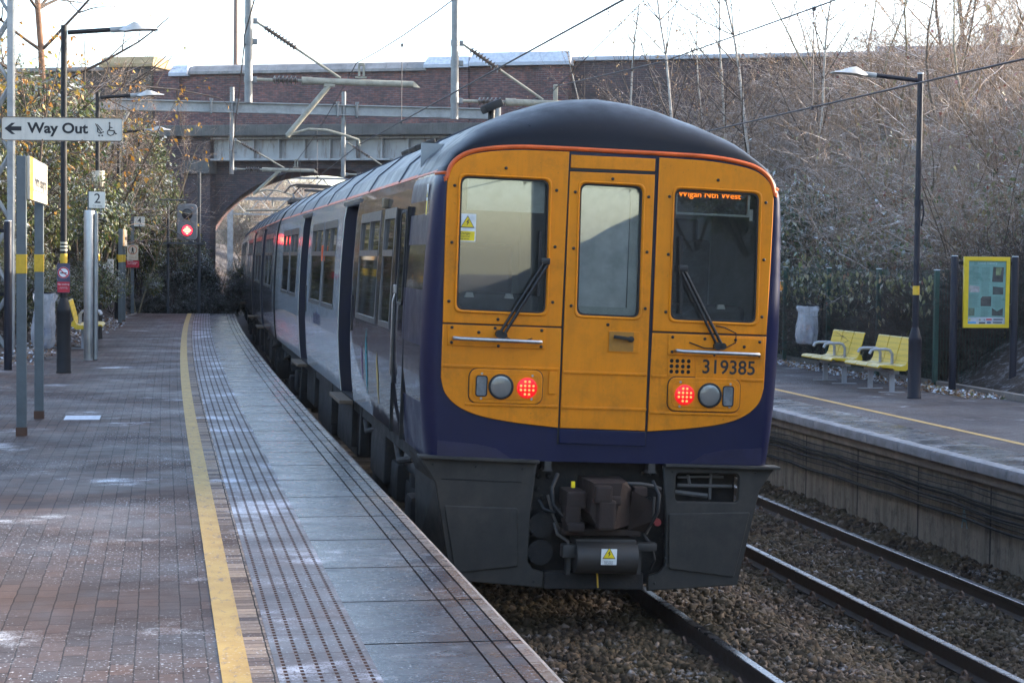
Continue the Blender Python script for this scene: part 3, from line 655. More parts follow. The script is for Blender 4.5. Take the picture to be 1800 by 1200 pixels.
_t = m_dgrey.node_tree; _b = _t.nodes['Principled BSDF']; _old = _b.inputs['Base Color'].links[0].from_socket; _v = coords(_t)
_d = mth(_t, 'MULTIPLY', ramp(_t, noise(_t, _v, 3.2, 6, .75), [(.38, 0.), (.7, .75)]), ramp(_t, noise(_t, mapping(_t, _v, (3, 3, .6)), 2, 4), [(.35, .3), (.65, 1.)]))
_t.links.new(mixc(_t, _d, _old, (.065, .054, .043)), _b.inputs['Base Color']); _b.inputs['Specular IOR Level'].default_value = .35
m_under = mat('underframe', (.010, .009, .0085), .8, 0, .4, 7, .3, 30, dirt=.8)
m_rust = mat('coupler_rust', (.030, .018, .014), .75, .2, .4, 9, .3, 40, dirt=.7)
m_dark = mat('dark_void', (.006, .006, .007), .8)
m_glass, t, b = NT('windscreen')
t.nodes.remove(b); ly = nd(t, 'Fresnel'); ly.inputs[0].default_value = 1.9
tr = nd(t, 'BsdfTransparent'); tr.inputs[0].default_value = (.96, .97, .96, 1); gl = nd(t, 'BsdfGlossy'); gl.inputs['Roughness'].default_value = .015; gl.inputs[0].default_value = (.9, .95, .93, 1)
df = nd(t, 'BsdfDiffuse'); df.inputs[0].default_value = (.22, .23, .22, 1)
mx = nd(t, 'MixShader'); t.links.new(mth(t, 'MULTIPLY', ly.outputs[0], 1.6, clamp=True), mx.inputs[0]); t.links.new(tr.outputs[0], mx.inputs[1]); t.links.new(gl.outputs[0], mx.inputs[2])
mx2 = nd(t, 'MixShader'); vv = coords(t); t.links.new(ramp(t, noise(t, vv, 3, 6, .7), [(.3, .015), (.7, .05)]), mx2.inputs[0]); t.links.new(mx.outputs[0], mx2.inputs[1]); t.links.new(df.outputs[0], mx2.inputs[2])
t.links.new(mx2.outputs[0], t.nodes['Material Output'].inputs[0])
m_sglass = mat('side_glass', (.012, .014, .014), .03, 0, .2, 2, ior=1.7)
# livery of the bodysides: dark indigo cab end with a curved edge, silver grey behind
def livery(name, dark_front):
    m, t, b = NT(name); v = coords(t); s_ = sep(t, v)
    if dark_front:
        k = mth(t, 'DIVIDE', mth(t, 'SUBTRACT', 2.0, s_[2]), .75, clamp=True); edge = mth(t, 'SUBTRACT', 5.62, mth(t, 'MULTIPLY', mth(t, 'MULTIPLY', k, k), 1.9))
        f = mth(t, 'LESS_THAN', s_[1], edge); endp = mth(t, 'GREATER_THAN', s_[1], 19.0)
        col = mixc(t, f, (.66, .69, .71), (.010, .010, .028)); col = mixc(t, endp, col, (.52, .54, .53))
    else:
        f = mth(t, 'GREATER_THAN', s_[1], .75)
        col = mixc(t, f, (.52, .54, .53), (.15, .14, .165))
    lowd = ramp(t, s_[2], [(0., 0.), (1., 1.)])
    n_d = mth(t, 'MULTIPLY', ramp(t, noise(t, mapping(t, v, (1, 1.2, 3)), 1.5, 6, .75), [(.35, 0.), (.75, .5)]), 1.)
    col = mixc(t, n_d, col, (.08, .075, .07))
    t.links.new(col, b.inputs['Base Color']); t.links.new(ramp(t, noise(t, v, 2, 4), [(.3, .05), (.7, .12)]), b.inputs['Roughness'])
    b.inputs['Coat Weight'].default_value = .3; b.inputs['Coat Roughness'].default_value = .03
    bump(t, b, noise(t, mapping(t, v, (1, .5, 1)), 2.6, 2), .16, .04); return m
m_liv1 = livery('livery_lead', True); m_liv2 = livery('livery_rear', False)

SEC = [(1.315, 1.15), (1.345, 1.40), (1.372, 1.75), (1.375, 2.03), (1.372, 2.40), (1.365, 2.65), (1.345, 3.03), (1.325, 3.17), (1.30, 3.26), (1.21, 3.42), (.97, 3.63), (.71, 3.76), (.41, 3.865), (.2, 3.905), (0, 3.92)]
def sec_u(z):
    for (u0, z0), (u1, z1) in zip(SEC, SEC[1:]):
        if z0 <= z <= z1: return u0 + (u1 - u0) * (z - z0) / (z1 - z0)
    return SEC[0][0]
DOORS = ((5.66, 7.02), (12.27, 13.62))
def car(parent, L, lead, liv, v0, name, label=None):
    wins = []
    if lead: wins += [(2.2, 3.02), (3.36, 5.12)]
    else: wins += [(1.4, 3.1), (3.3, 5.1)]
    wins += [(7.85, 9.62), (9.82, 11.6), (14.45, 16.2), (16.42, 18.2)]
    doors = DOORS
    zc = sorted(set([1.15, 1.40, 1.75, 2.03, 2.40, 2.65, 3.03, 3.17, 3.26]))
    cuts = sorted(set([v0, L] + [x for w_ in wins for x in w_] + [x for d in doors for x in d]))
    mb = MB()
    for sgn in (-1, 1):
        for a_, b_ in zip(cuts, cuts[1:]):
            md = (a_ + b_) / 2
            for z0, z1 in zip(zc, zc[1:]):
                zm = (z0 + z1) / 2
                if any(d[0] < md < d[1] for d in doors) and zm < 3.17: continue
                if any(q[0] < md < q[1] for q in wins) and 2.03 < zm < 3.03: continue
                u0, u1 = sec_u(z0) * sgn, sec_u(z1) * sgn
                mb.quad((u0, a_, z0), (u0, b_, z0), (u1, b_, z1), (u1, a_, z1), 0)
        vr = 1.3 if lead else v0
        for i in range(8, len(SEC) - 1):
            (u0, z0), (u1, z1) = SEC[i], SEC[i + 1]
            mb.quad((u0 * sgn, vr, z0), (u0 * sgn, L, z0), (u1 * sgn, L, z1), (u1 * sgn, vr, z1), 1)
        for d in doors:                                              # recessed leaves and jambs
            for z0, z1 in zip(zc[:-1], zc[1:-1]):
                u0, u1 = sec_u(z0) * sgn, sec_u(z1) * sgn; i0, i1 = u0 - .14 * sgn, u1 - .14 * sgn
                for y in d: mb.quad((u0, y, z0), (u1, y, z1), (i1, y, z1), (i0, y, z0), 2)
            u1 = sec_u(3.17) * sgn; mb.quad((u1, d[0], 3.17), (u1, d[1], 3.17), (u1 - .14 * sgn, d[1], 3.17), (u1 - .14 * sgn, d[0], 3.17), 2)
    out = [(u, z) for u, z in SEC] + [(-u, z) for u, z in SEC[::-1][1:]]
    n = len(out)
    mb.add([(u, L, z) for u, z in out], [tuple(range(n))], 3)
    if not lead: mb.add([(u, v0, z) for u, z in out], [tuple(range(n))], 3)
    mb.quad((-1.31, v0, 1.15), (1.31, v0, 1.15), (1.31, L, 1.15), (-1.31, L, 1.15), 3)
    body = mb.build(name, [liv, m_roof, mat('door_jamb', (.008, .009, .025), .5), m_dark], parent, True, 25, fixn=False)
    if label: body['label'] = label
    for sgn in (-1, 1):
        for a_, b_ in wins:
            fr = MB(); u = lambda z, o=0: (sec_u(z) + o) * sgn
            def bar(y0, y1, z0, z1, o=.007, dep=.02):
                vs = [(u(z0, o), y0, z0), (u(z0, o), y1, z0), (u(z1, o), y1, z1), (u(z1, o), y0, z1), (u(z0, -dep), y0, z0), (u(z0, -dep), y1, z0), (u(z1, -dep), y1, z1), (u(z1, -dep), y0, z1)]
                fr.add(vs, [(0, 1, 2, 3), (4, 7, 6, 5), (0, 4, 5, 1), (1, 5, 6, 2), (2, 6, 7, 3), (3, 7, 4, 0)])
            bar(a_ - .02, b_ + .02, 2.955, 3.045); bar(a_ - .02, b_ + .02, 2.015, 2.065); bar(a_ + .03, b_ - .03, 2.63, 2.685, .006)
            bar(a_ - .02, a_ + .03, 2.0651, 2.9549); bar(b_ - .03, b_ + .02, 2.0651, 2.9549)
            mid = (a_ + b_) / 2
            if b_ - a_ > 1.2: bar(mid - .02, mid + .02, 2.6851, 2.9549, .004)
            win = fr.build('window', m_alu, body)
            gq = MB()
            gq.quad((u(2.06, -.006), a_ + .02, 2.06), (u(2.06, -.006), b_ - .02, 2.06), (u(2.64, -.006), b_ - .02, 2.64), (u(2.64, -.006), a_ + .02, 2.64))
            gq.quad((u(2.68, -.018), a_ + .02, 2.68), (u(2.68, -.018), b_ - .02, 2.68), (u(2.96, -.018), b_ - .02, 2.96), (u(2.96, -.018), a_ + .02, 2.96), 1)
            if not hasattr(win, 'noglass'):
                if CHILD_DEPTH == 2: gq.build('pane', [m_sglass, m_sglass], win)
                else: gq.build('window_pane', [m_sglass, m_sglass], body)
        for k, d in enumerate(doors):
            dm = MB()
            md = (d[0] + d[1]) / 2
            for y0, y1 in ((d[0], md - .008), (md + .008, d[1])):
                for z0, z1 in zip(zc[:-1], zc[1:-1]):
                    u0, u1 = (sec_u(z0) - .13) * sgn, (sec_u(z1) - .13) * sgn
                    dm.quad((u0, y0, z0), (u0, y1, z0), (u1, y1, z1), (u1, y0, z1), 0)
                dm.quad(((sec_u(2.2) - .125) * sgn, y0 + .14, 2.15), ((sec_u(2.2) - .125) * sgn, y1 - .14, 2.15), ((sec_u(2.9) - .125) * sgn, y1 - .14, 2.95), ((sec_u(2.9) - .125) * sgn, y0 + .14, 2.95), 1)
            dm.build('door', [m_blue, m_sglass], body)
            eg = MB()
            for z0, z1 in zip(zc[:-1], zc[1:-1]): eg.quad(((sec_u(z0) + .004) * sgn, d[1] + .001, z0), ((sec_u(z0) + .004) * sgn, d[1] + .09, z0), ((sec_u(z1) + .004) * sgn, d[1] + .09, z1), ((sec_u(z1) + .004) * sgn, d[1] + .001, z1))
            eg.build('door_edge', mat('edge_cream', (.50, .50, .42), .4, 0, .1, 6, dirt=.3), body)
            st = MB(); st.box(((sec_u(1.15) + .07) * sgn, md, 1.12), (.14, d[1] - d[0] - .1, .04), bev=.008); st.build('footstep', mat('step_wood', (.13, .09, .055), .8, 0, .3, 9, dirt=.5), body)
            MB().sweep([(-.01, -.02), (.012, -.02), (.012, .015), (-.01, .015)], [((sec_u(3.2) + .01) * sgn, d[0] - .1, 3.205), ((sec_u(3.2) + .01) * sgn, d[1] + .35, 3.205)]).build('door_gutter', m_alu, body)
            MB().box(((sec_u(2.1) + .004) * sgn, d[0] - .12, 2.05), (.012, .06, .36), bev=.004).build('door_button', m_rub, body)
    for sgn in (-1, 1):
        mb = MB(); u0, u1 = sec_u(3.255) + .004, sec_u(3.285) + .006
        mb.quad((u0 * sgn, v0 if not lead else .17, 3.255), (u0 * sgn, L, 3.255), ((u1 - .004) * sgn, L, 3.285), ((u1 - .004) * sgn, v0 if not lead else .17, 3.285))
        mb.build('orange_stripe', m_orange, body)
    for k in range(1, 8):
        q = MB(); y = L * k / 8; q.tube([(u, y, z + .004) for u, z in SEC[8:]] + [(-u, y, z + .004) for u, z in SEC[8:-1][::-1]], .012, 5); q.build('roof_seam', m_roof, body, True)
    un = MB()
    for y, l_, z0, u_ in ((4.0, 1.2, .55, 1.15), (7.4, 2.4, .5, 1.1), (10.3, 2.2, .45, 1.12), (12.9, 1.6, .55, 1.1)): un.box((-.6, y, (1.12 + z0) / 2), (1.1 * u_, l_, 1.12 - z0), bev=.03); un.box((.6, y, (1.12 + z0) / 2), (1.1 * u_, l_, 1.12 - z0), bev=.03)
    un.box((0, L / 2, 1.07), (2.5, L - 1, .12))
    for y in (5.4, 6.3, 8.9, 11.6, 14.2): un.box((-1.22, y, .86), (.09, .14, .5), bev=.015)
    for y in (2.2, 4.9, L - 3.4, L - 1.6): un.tube([(-1.2, y - .6, .98), (-1.24, y, .9), (-1.2, y + .6, 1.0)], .03, 8)
    un.build('underframe', m_under, body)
    for yb in (3.3, L - 3.3):
        bg = MB()
        for sx in (-1, 1):
            bg.box((sx * 1.02, yb, .55), (.14, 2.9, .22), bev=.03); bg.box((sx * 1.05, yb, .62), (.24, .7, .34), bev=.04)
            for dy in (-1.3, 1.3):
                bg.box((sx * 1.06, yb + dy, .47), (.26, .36, .34), bev=.05); bg.lathe([(.12, -.1), (.13, 0), (.12, .1)], 14, c=(sx * 1.05, yb + dy, .8))
        for dy in (-1.3, 1.3):
            bg.cyl((-.95, yb + dy, .43), (.95, yb + dy, .43), .08, n=12)
            for sx in (-.75, .75): bg.lathe([(.05, -.05), (.40, -.06), (.42, -.02), (.42, .06), (.46, .065), (.46, .075), (.05, .08)], 30, c=(sx, yb + dy, .43), axis='X')
        bg.build('bogie', m_under, body, True)
    return body
CHILD_DEPTH = 1
c1 = car(train, 20.0, True, m_liv1, .17, 'carriage')
def place_car(k):
    M = train.matrix_world.inverted(); y0 = 13.6 + 20.25 * k; y1 = y0 + 20
    p0 = Vector((3.2 + shift(y0), y0, -.96)); p1 = Vector((3.2 + shift(y1), y1, -.96)); d = (p1 - p0).normalized()
    r = Vector((d.y * math.cos(th), -d.x * math.cos(th), -math.sin(th))); u = r.cross(d)
    return M @ Matrix(((r.x, d.x, u.x, p0.x), (r.y, d.y, u.y, p0.y), (r.z, d.z, u.z, p0.z), (0, 0, 0, 1)))
c2 = car(train, 20.0, False, m_liv2, 0, 'carriage'); c2.matrix_local = place_car(1)
for k in (2, 3):
    cc = c2.copy(); COL.objects.link(cc); cc.parent = train; cc.matrix_local = place_car(k)
    for ch in c2.children:
        d = ch.copy(); COL.objects.link(d); d.parent = cc
c1['label'] = 'leading carriage with dark indigo cab end and silver grey side'
for k in (1, 2, 3):
    bl = MB(); bl.box((0, -.13, 2.3), (2.2, .24, 2.5), bev=.05); bw = bl.build('gangway_bellows', m_dark, train); bw.matrix_local = place_car(k)
# roof gear: pods near the cab, aerials, pantograph on the second carriage
rp = MB(); rp.box((-.80, 5.2, 3.735), (.22, 1.1, .07), bev=.03, M=Matrix.Rotation(R_(-24), 3, 'Y')); rp.build('roof_pod', m_dgrey, c1)

for u, y, z, lab in ((-.62, 1.9, 3.78, 'aerial'), (.62, 2.0, 3.75, 'aerial'), (.98, 1.6, 3.60, 'aerial')):
    rp = MB(); rp.cyl((u, y, z), (u, y, z + .1), .03, .03, 10); rp.box((u, y, z + .13), (.16, .24, .07), bev=.03, M=Matrix.Rotation(R_(25 if u > 0 else -25), 3, 'Y')); rp.build(lab, m_rub, c1, True)
pn = MB(); ny = 13.0
pn.box((0, ny, 4.0), (1.1, 1.8, .1), bev=.02)
for u in (-.45, .45): pn.tube([(u, ny - .7, 4.05), (u * .9, ny + 1.0, 4.22), (u * .7, ny - .3, 4.36)], .028, 8)
for y in (-.45, -.15):
    pn.tube([(-.68, ny + y, 4.20), (-.56, ny + y, 4.36), (-.4, ny + y, 4.41), (.4, ny + y, 4.41), (.56, ny + y, 4.36), (.68, ny + y, 4.20)], .022, 8)
pn.box((0, ny - .3, 4.36), (.8, .06, .04)); pn.box((0, ny - .3, 4.28), (.4, .2, .06), bev=.02)
pg = pn.build('pantograph', mat('pan_metal', (.10, .085, .075), .6, .4), train, True); pg.matrix_local = place_car(1)

# --- cab front shell: flat face with rounded pillars and a swept back brow
F_ = [(1.22, 1.15), (1.245, 1.45), (1.258, 2.0), (1.262, 2.6), (1.262, 3.1), (1.25, 3.24), (1.20, 3.35), (1.06, 3.43), (.77, 3.474), (.4, 3.482), (0, 3.482)]
Sx = [(1.315, 1.15), (1.35, 1.45), (1.375, 2.0), (1.366, 2.6), (1.338, 3.1), (1.305, 3.24), (1.245, 3.37), (1.04, 3.585), (.74, 3.75), (.4, 3.868), (0, 3.92)]
VD = [.17, .17, .17, .17, .17, .19, .30, .55, .80, .92, .95]
SECr = SEC[8:]
def sec_z(u):
    for (u0, z0), (u1, z1) in zip(SECr, SECr[1:]):
        if u1 <= u <= u0: return z0 + (z1 - z0) * (u - u0) / (u1 - u0)
    return 3.26
J_ = crom([(*a_, *b_, c_) for a_, b_, c_ in zip(F_, Sx, VD)], 5)
F_ = [(q[0], q[1]) for q in J_]; Sx = [(q[2], sec_z(q[2]) if q[3] > 3.3 else q[3]) for q in J_]; VD = [q[4] for q in J_]
F2 = F_ + [(-u, z) for u, z in F_[::-1][1:]]; S2 = Sx + [(-u, z) for u, z in Sx[::-1][1:]]; V2 = VD + VD[::-1][1:]
K = 9; mb = MB(); n = len(F2); vs = []
for k in range(K + 1):
    ph = math.pi / 2 * k / K; s_ = math.sin(ph); c_ = 1 - math.cos(ph)
    for (fu, fz), (su, sz), vd in zip(F2, S2, V2): vs.append((fu + (su - fu) * s_, vd * c_, fz + (sz - fz) * s_))
fs, mi = [], []
for k in range(K):
    for j in range(n - 1):
        fs.append((k * n + j, k * n + j + 1, (k + 1) * n + j + 1, (k + 1) * n + j)); z = (F2[j][1] + F2[j + 1][1]) / 2; mi.append(1 if z > 3.24 else 0)
kk = len(vs)
vs += [(fu, 1.3, fz) for fu, fz in [(S2[j][0], S2[j][1]) for j in range(n)]]
for j in range(n - 1):                                              # run the brow back to the start of the carriage roof
    fs.append((K * n + j, K * n + j + 1, kk + j + 1, kk + j)); z = (F2[j][1] + F2[j + 1][1]) / 2; mi.append(1 if z > 3.24 else 0)
keep = [i for i, f in enumerate(fs)]
mb.v = vs; mb.f = [fs[i] for i in keep]; mb.m = [mi[i] for i in keep]
cab = mb.build('cab_end', [m_blue, m_dome], train, True, 50)
FM = lambda v=0.: face_M((0, v, 0))                                  # plates face the camera side (local normal = -v)
W_L = [(-1.146, 3.227), (-.488, 3.227), (-.476, 2.245), (-1.141, 2.25)]
def quadr(p, r=.055, n=5):
    """rounded corners on an arbitrary quad, listed clockwise or anticlockwise"""
    o = []
    for i in range(4):
        a_, b_, c_ = Vector(p[i - 1]), Vector(p[i]), Vector(p[(i + 1) % 4]); d0 = (a_ - b_).normalized(); d1 = (c_ - b_).normalized()
        for k in range(n + 1):
            t_ = k / n; p0 = b_ + d0 * r; p2 = b_ + d1 * r; o.append(tuple(p0 * (1 - t_) ** 2 + b_ * 2 * t_ * (1 - t_) + p2 * t_ * t_))
    return o
WL = quadr(W_L); WR = quadr([(.472, 3.212), (1.128, 3.205), (1.145, 2.23), (.481, 2.235)]); WC = quadr([(-.252, 3.218), (.222, 3.216), (.237, 2.24), (-.239, 2.243)])
grow = lambda p, d: [(x + d * (1 if x > sum(q[0] for q in p) / len(p) else -1), y + d * (1 if y > sum(q[1] for q in p) / len(p) else -1)) for x, y in p]
fo = [(u, z) for u, z in F2]
plate('front_wall', fo, [grow(WL, .004), grow(WC, .004), grow(WR, .004)], .03, FM(.031), m_blue, train)
YL = [(-1.238, 2.153), (-1.244, 2.6), (-1.246, 3.10), (-1.238, 3.215), (-1.19, 3.315), (-1.055, 3.392), (-.76, 3.434), (-.40, 3.443), (-.345, 3.443)]
YL = crom(YL, 5) + [(-.349, 2.153)]
YLb = [(-1.238, 2.141), (-.349, 2.141)] + crom([(-.343, 1.402), (-.66, 1.43), (-.93, 1.474), (-1.10, 1.54), (-1.20, 1.635), (-1.236, 1.75)], 5)
mirr = lambda p: [(-u, z) for u, z in p[::-1]]
upl = plate('front_panel', YL, [WL], .014, FM(), m_yellow, train, .005)
upr = plate('front_panel', [(u - .004, z - .008) for u, z in mirr(YL)], [WR], .014, FM(), m_yellow, train, .005)
lwl = plate('front_panel', YLb, [], .014, FM(), m_yellow, train, .005)
lwr = plate('front_panel', [(u - .004, z - .010) for u, z in mirr(YLb)], [], .014, FM(), m_yellow, train, .005)
plate('lintel_panel', [(-.330, 3.326), (.312, 3.332), (.312, 3.425), (-.330, 3.423)], [], .012, FM(), m_yellow, train, .004)
door = plate('gangway_door', [(-.332, 1.402), (.322, 1.395), (.312, 3.306), (-.334, 3.300)], [WC], .018, FM(), m_yellow, train, .006)
plate('door_sill', [(-.332, 1.288), (.330, 1.278), (.326, 1.388), (-.332, 1.395)], [], .014, FM(), m_blue, train, .004)
# seams (dark gaps) are the blue wall between panels; a black strip backs the door gap
for x0, x1 in ((-.3445, -.3345), (.3235, .3335)): plate('door_seal', [(x0, 1.28), (x1, 1.28), (x1 - .006, 3.43), (x0 - .002, 3.43)], [], .006, FM(), m_rub, train)
plate('door_seal', [(-.335, 3.308), (.316, 3.312), (.316, 3.324), (-.335, 3.320)], [], .008, FM(), m_rub, train)
plate('panel_seal', [(-1.24, 2.142), (-.35, 2.142), (-.35, 2.152), (-1.24, 2.152)], [], .004, FM(), m_rub, train)
plate('panel_seal', [(.345, 2.132), (1.236, 2.132), (1.236, 2.144), (.345, 2.144)], [], .004, FM(), m_rub, train)
mb = MB(); of = [(u, z) for u, z in F2 if z > 3.2]
of = [(1.262, 3.235)] + of + [(-1.262, 3.235)]
p0 = [Vector((u * .992, -.0055, z - .038 if abs(u) < 1.2 else z - .02)) for u, z in of]; p1 = [Vector((u, -.0055, z - .002)) for u, z in of]
mb.tube([(u * .996, -.003, z - .016) for u, z in of], .017, 8); mb.build('brow_stripe', m_orange, train, True)
mb = MB()
for s_ in (-1, 1):                                                   # the stripe across each rounded pillar
    pts = []
    for k in range(K + 1):
        ph = math.pi / 2 * k / K; fu, su = 1.256, 1.306; pts.append((s_ * (fu + (su - fu) * math.sin(ph) - .002), .185 * (1 - math.cos(ph)) + .004, 3.245))
    mb.tube(pts, .013, 6)
mb.build('brow_stripe', m_orange, train, True)
# black rubber round each window, then glass and what is behind it
for nm, W in (('windscreen', WL), ('windscreen', WR), ('door_window', WC)):
    par = train
    plate('window_rubber', grow(W, .003), [grow(W, -.013)], .012, FM(.006), m_rub, train, .003)
    plate(nm, grow(W, .002), [], .006, FM(.022), m_glass, train)
for pl, W in ((upl, WL), (upr, WR), (door, WC)):                      # raised lip pressed around each opening
    plate('window_surround', grow(W, .020), [grow(W, .004)], .024, FM(-.001), m_yellow, pl, .007)
ci = MB(); ci.box((0, 1.5, 2.6), (2.5, .05, 1.9)); ci.box((0, .8, 3.32), (2.4, 1.4, .04)); ci.box((0, .75, 2.12), (2.4, 1.4, .04)); ci.box((-1.22, .8, 2.7), (.04, 1.3, 1.2)); ci.box((1.22, .8, 2.7), (.04, 1.3, 1.2)); ci.box((-.4, .8, 2.7), (.04, 1.3, 1.3)); ci.box((.4, .8, 2.7), (.04, 1.3, 1.3))
ci.build('cab_interior', mat('cab_lining', (.30, .32, .31), .7, 0, .2, 3), train)
plate('sun_blind', [(-1.08, 2.985), (-.50, 2.985), (-.50, 3.24), (-1.08, 3.24)], [], .02, FM(.09), mat('blind_white', (.62, .66, .63), .6), train)
mb = MB(); mb.box((-.8, .45, 2.27), (.64, .5, .22), bev=.08); mb.box((.81, .45, 2.25), (.64, .5, .2), bev=.08); mb.build('driving_desk', mat('desk_dark', (.035, .035, .037), .6), train)
mb = MB(); mb.box((.80, .95, 2.55), (.46, .14, .62), bev=.06); mb.box((.80, .92, 2.93), (.24, .1, .18), bev=.04); mb.box((-.80, .95, 2.5), (.46, .14, .5), bev=.06); mb.build('driver_seat', mat('seat_dark', (.03, .03, .035), .8), train)
mb = MB()
for u, z in ((-1.02, 2.36), (-.72, 2.36), (.92, 2.34)): mb.add([(u - .035, .16, z - .018), (u + .035, .16, z - .018), (u + .022, .16, z + .018), (u - .022, .16, z + .018), (u - .035, .2, z - .018), (u + .035, .2, z - .018), (u + .022, .2, z + .018), (u - .022, .2, z + .018)], [(0, 1, 2, 3), (4, 7, 6, 5), (0, 4, 5, 1), (1, 5, 6, 2), (2, 6, 7, 3), (3, 7, 4, 0)])
mb.build('desk_label', mat('label_white', (.75, .75, .72), .5), train)
plate('door_blind', [(-.236, 2.30), (.150, 2.30), (.150, 3.20), (-.236, 3.20)], [], .012, FM(.075), mat('blind_grey', (.80, .83, .82), .7), train)
plate('blind_frame', [(-.245, 2.245), (.228, 2.245), (.222, 3.222), (-.25, 3.222)], [[(-.225, 2.31), (.155, 2.31), (.150, 3.185), (-.228, 3.185)]], .012, FM(.055), mat('blind_edge', (.62, .64, .60), .5), train)
bx = plate('destination_display', rrect(.49, 1.07, 3.025, 3.205, .01), [rrect(.505, 1.055, 3.04, 3.19, .008)], .03, FM(.06), mat('blind_white', (.62, .66, .63)), train)
plate('display_screen', rrect(.50, 1.06, 3.035, 3.195, .008), [], .01, FM(.085), mat('led_black', (.012, .013, .012), .3), train)
text('display_text', 'Wigan Nth West', .062, face_M((.765, .070, 3.178)), emis('led_orange', (1., .22, .008), .55), train, .001, sx=1.12)
plate('cab_notice', [(1.075, 3.00), (1.10, 3.00), (1.10, 3.085), (1.075, 3.085)], [], .004, FM(.045), mat('label_white', (.75, .75, .72)), train)
# bolts round the panels
bolt = MB().lathe([(.012, 0), (.012, .006), (.007, .010)], 8, axis='Y').build('bolt', m_rub, train, False); bm_ = bolt.data
bm_.transform(Matrix.Diagonal((1, -1, 1, 1)))
BP_ = [(-.815, 3.30), (-1.19, 3.155), (-.43, 3.155), (-1.195, 2.74), (-.425, 2.74), (-1.20, 2.31), (-.425, 2.33), (-.83, 2.19), (-.01, 3.26), (-.29, 3.15), (.27, 3.14), (-.285, 2.735), (.275, 2.73), (-.285, 2.31), (.28, 2.31), (0, 2.18),
       (.80, 3.29), (.43, 3.15), (1.18, 3.14), (.44, 2.72), (1.185, 2.71), (.44, 2.29), (1.19, 2.28), (-1.17, 2.12), (-.85, 2.125), (-.50, 2.12), (-1.17, 2.01), (-.50, 2.0), (-.82, 1.995), (-.97, 2.09), (.50, 2.105), (.75, 2.10), (.99, 2.10), (1.18, 2.09), (.50, 1.995), (1.18, 1.985), (.83, 1.98), (1.06, 2.05)]
for i, (u, z) in enumerate(BP_):
    o = bolt if i == 0 else link('bolt', bm_, train); o.location = (u, -.0145 if z < 2.13 or abs(u) > .32 else -.0185, z)
    if abs(z - 2.06) < .08: o.location.y = -.022
# handrail plates, rails, mouldings, grille, number
pl = plate('step_plate', [(-1.201, 1.988), (-.472, 1.982), (-.472, 2.138), (-1.201, 2.142)], [], .008, FM(-.0142), m_yellow, train, .003)
pr_ = plate('step_plate', [(.468, 1.972), (1.213, 1.966), (1.211, 2.116), (.468, 2.124)], [], .008, FM(-.0142), m_yellow, train, .003)
for u0, u1, z in ((-1.153, -.514, 2.043), (.53, 1.158, 2.004)):
    mb = MB(); mb.tube([(u0, -.02, z), (u0, -.075, z + .001), (u0 + .03, -.09, z), (u1 - .03, -.09, z - .008), (u1, -.075, z - .007), (u1, -.02, z - .008)], .0145, 10); mb.build('handrail', m_steel, train, True)
for i, (x0, x1, z, pa) in enumerate(((-1.225, -.36, 1.838, lwl), (-.322, .312, 1.818, door), (.352, .47, 1.81, lwr), (-1.05, -.36, 1.562, lwl), (-.322, .322, 1.557, door), (.352, 1.04, 1.536, lwr), (1.05, 1.225, 1.802, lwr))):
    MB().box(((x0 + x1) / 2, -.0155 if pa is not door else -.0195, z), (x1 - x0, .016, .020), bev=.007).build('moulding', m_yellow, pa, True)
gp = plate('vent_grille', rrect(.474, .672, 1.815, 1.958, .008), [disc(.502 + .044 * i, 1.847 + .040 * j, .0155, 12) for i in range(4) for j in range(3)], .006, FM(-.0142), m_yellow, train, .001)
plate('vent_backing', rrect(.478, .668, 1.82, 1.953, .006), [], .002, FM(-.0142), m_dark, train)
plate('number_plate', rrect(.69, 1.215, 1.80, 1.957, .006), [], .004, FM(-.0142), m_yellow, train, .001)
text('unit_number', '319385', .147, face_M((.948, -.0186, 1.886), (1, 0, -.004)), mat('number_black', (.012, .012, .016), .5), train, .0008, sx=.96, bold=.0022)
plate('data_bar', rrect(-.432, -.374, 1.65, 1.82, .01), [], .012, FM(-.0142), m_yellow, train, .003)
hb = plate('handle_plate', rrect(.008, .247, 1.975, 2.133, .006), [], .006, FM(-.0182), m_yellow, train, .002)
plate('handle_recess', rrect(.012, .20, 1.985, 2.13, .006), [], .003, FM(-.0243), mat('yellow_dirty', (.33, .14, .01), .5, 0, .3, 9, dirt=.5), train)
mb = MB(); mb.cyl((.175, -.02, 2.078), (.175, -.06, 2.078), .022, n=12); mb.box((.115, -.06, 2.086), (.15, .018, .026), bev=.008, M=Matrix.Rotation(R_(6), 3, 'Y')); mb.build('door_handle', m_rub, train, True)
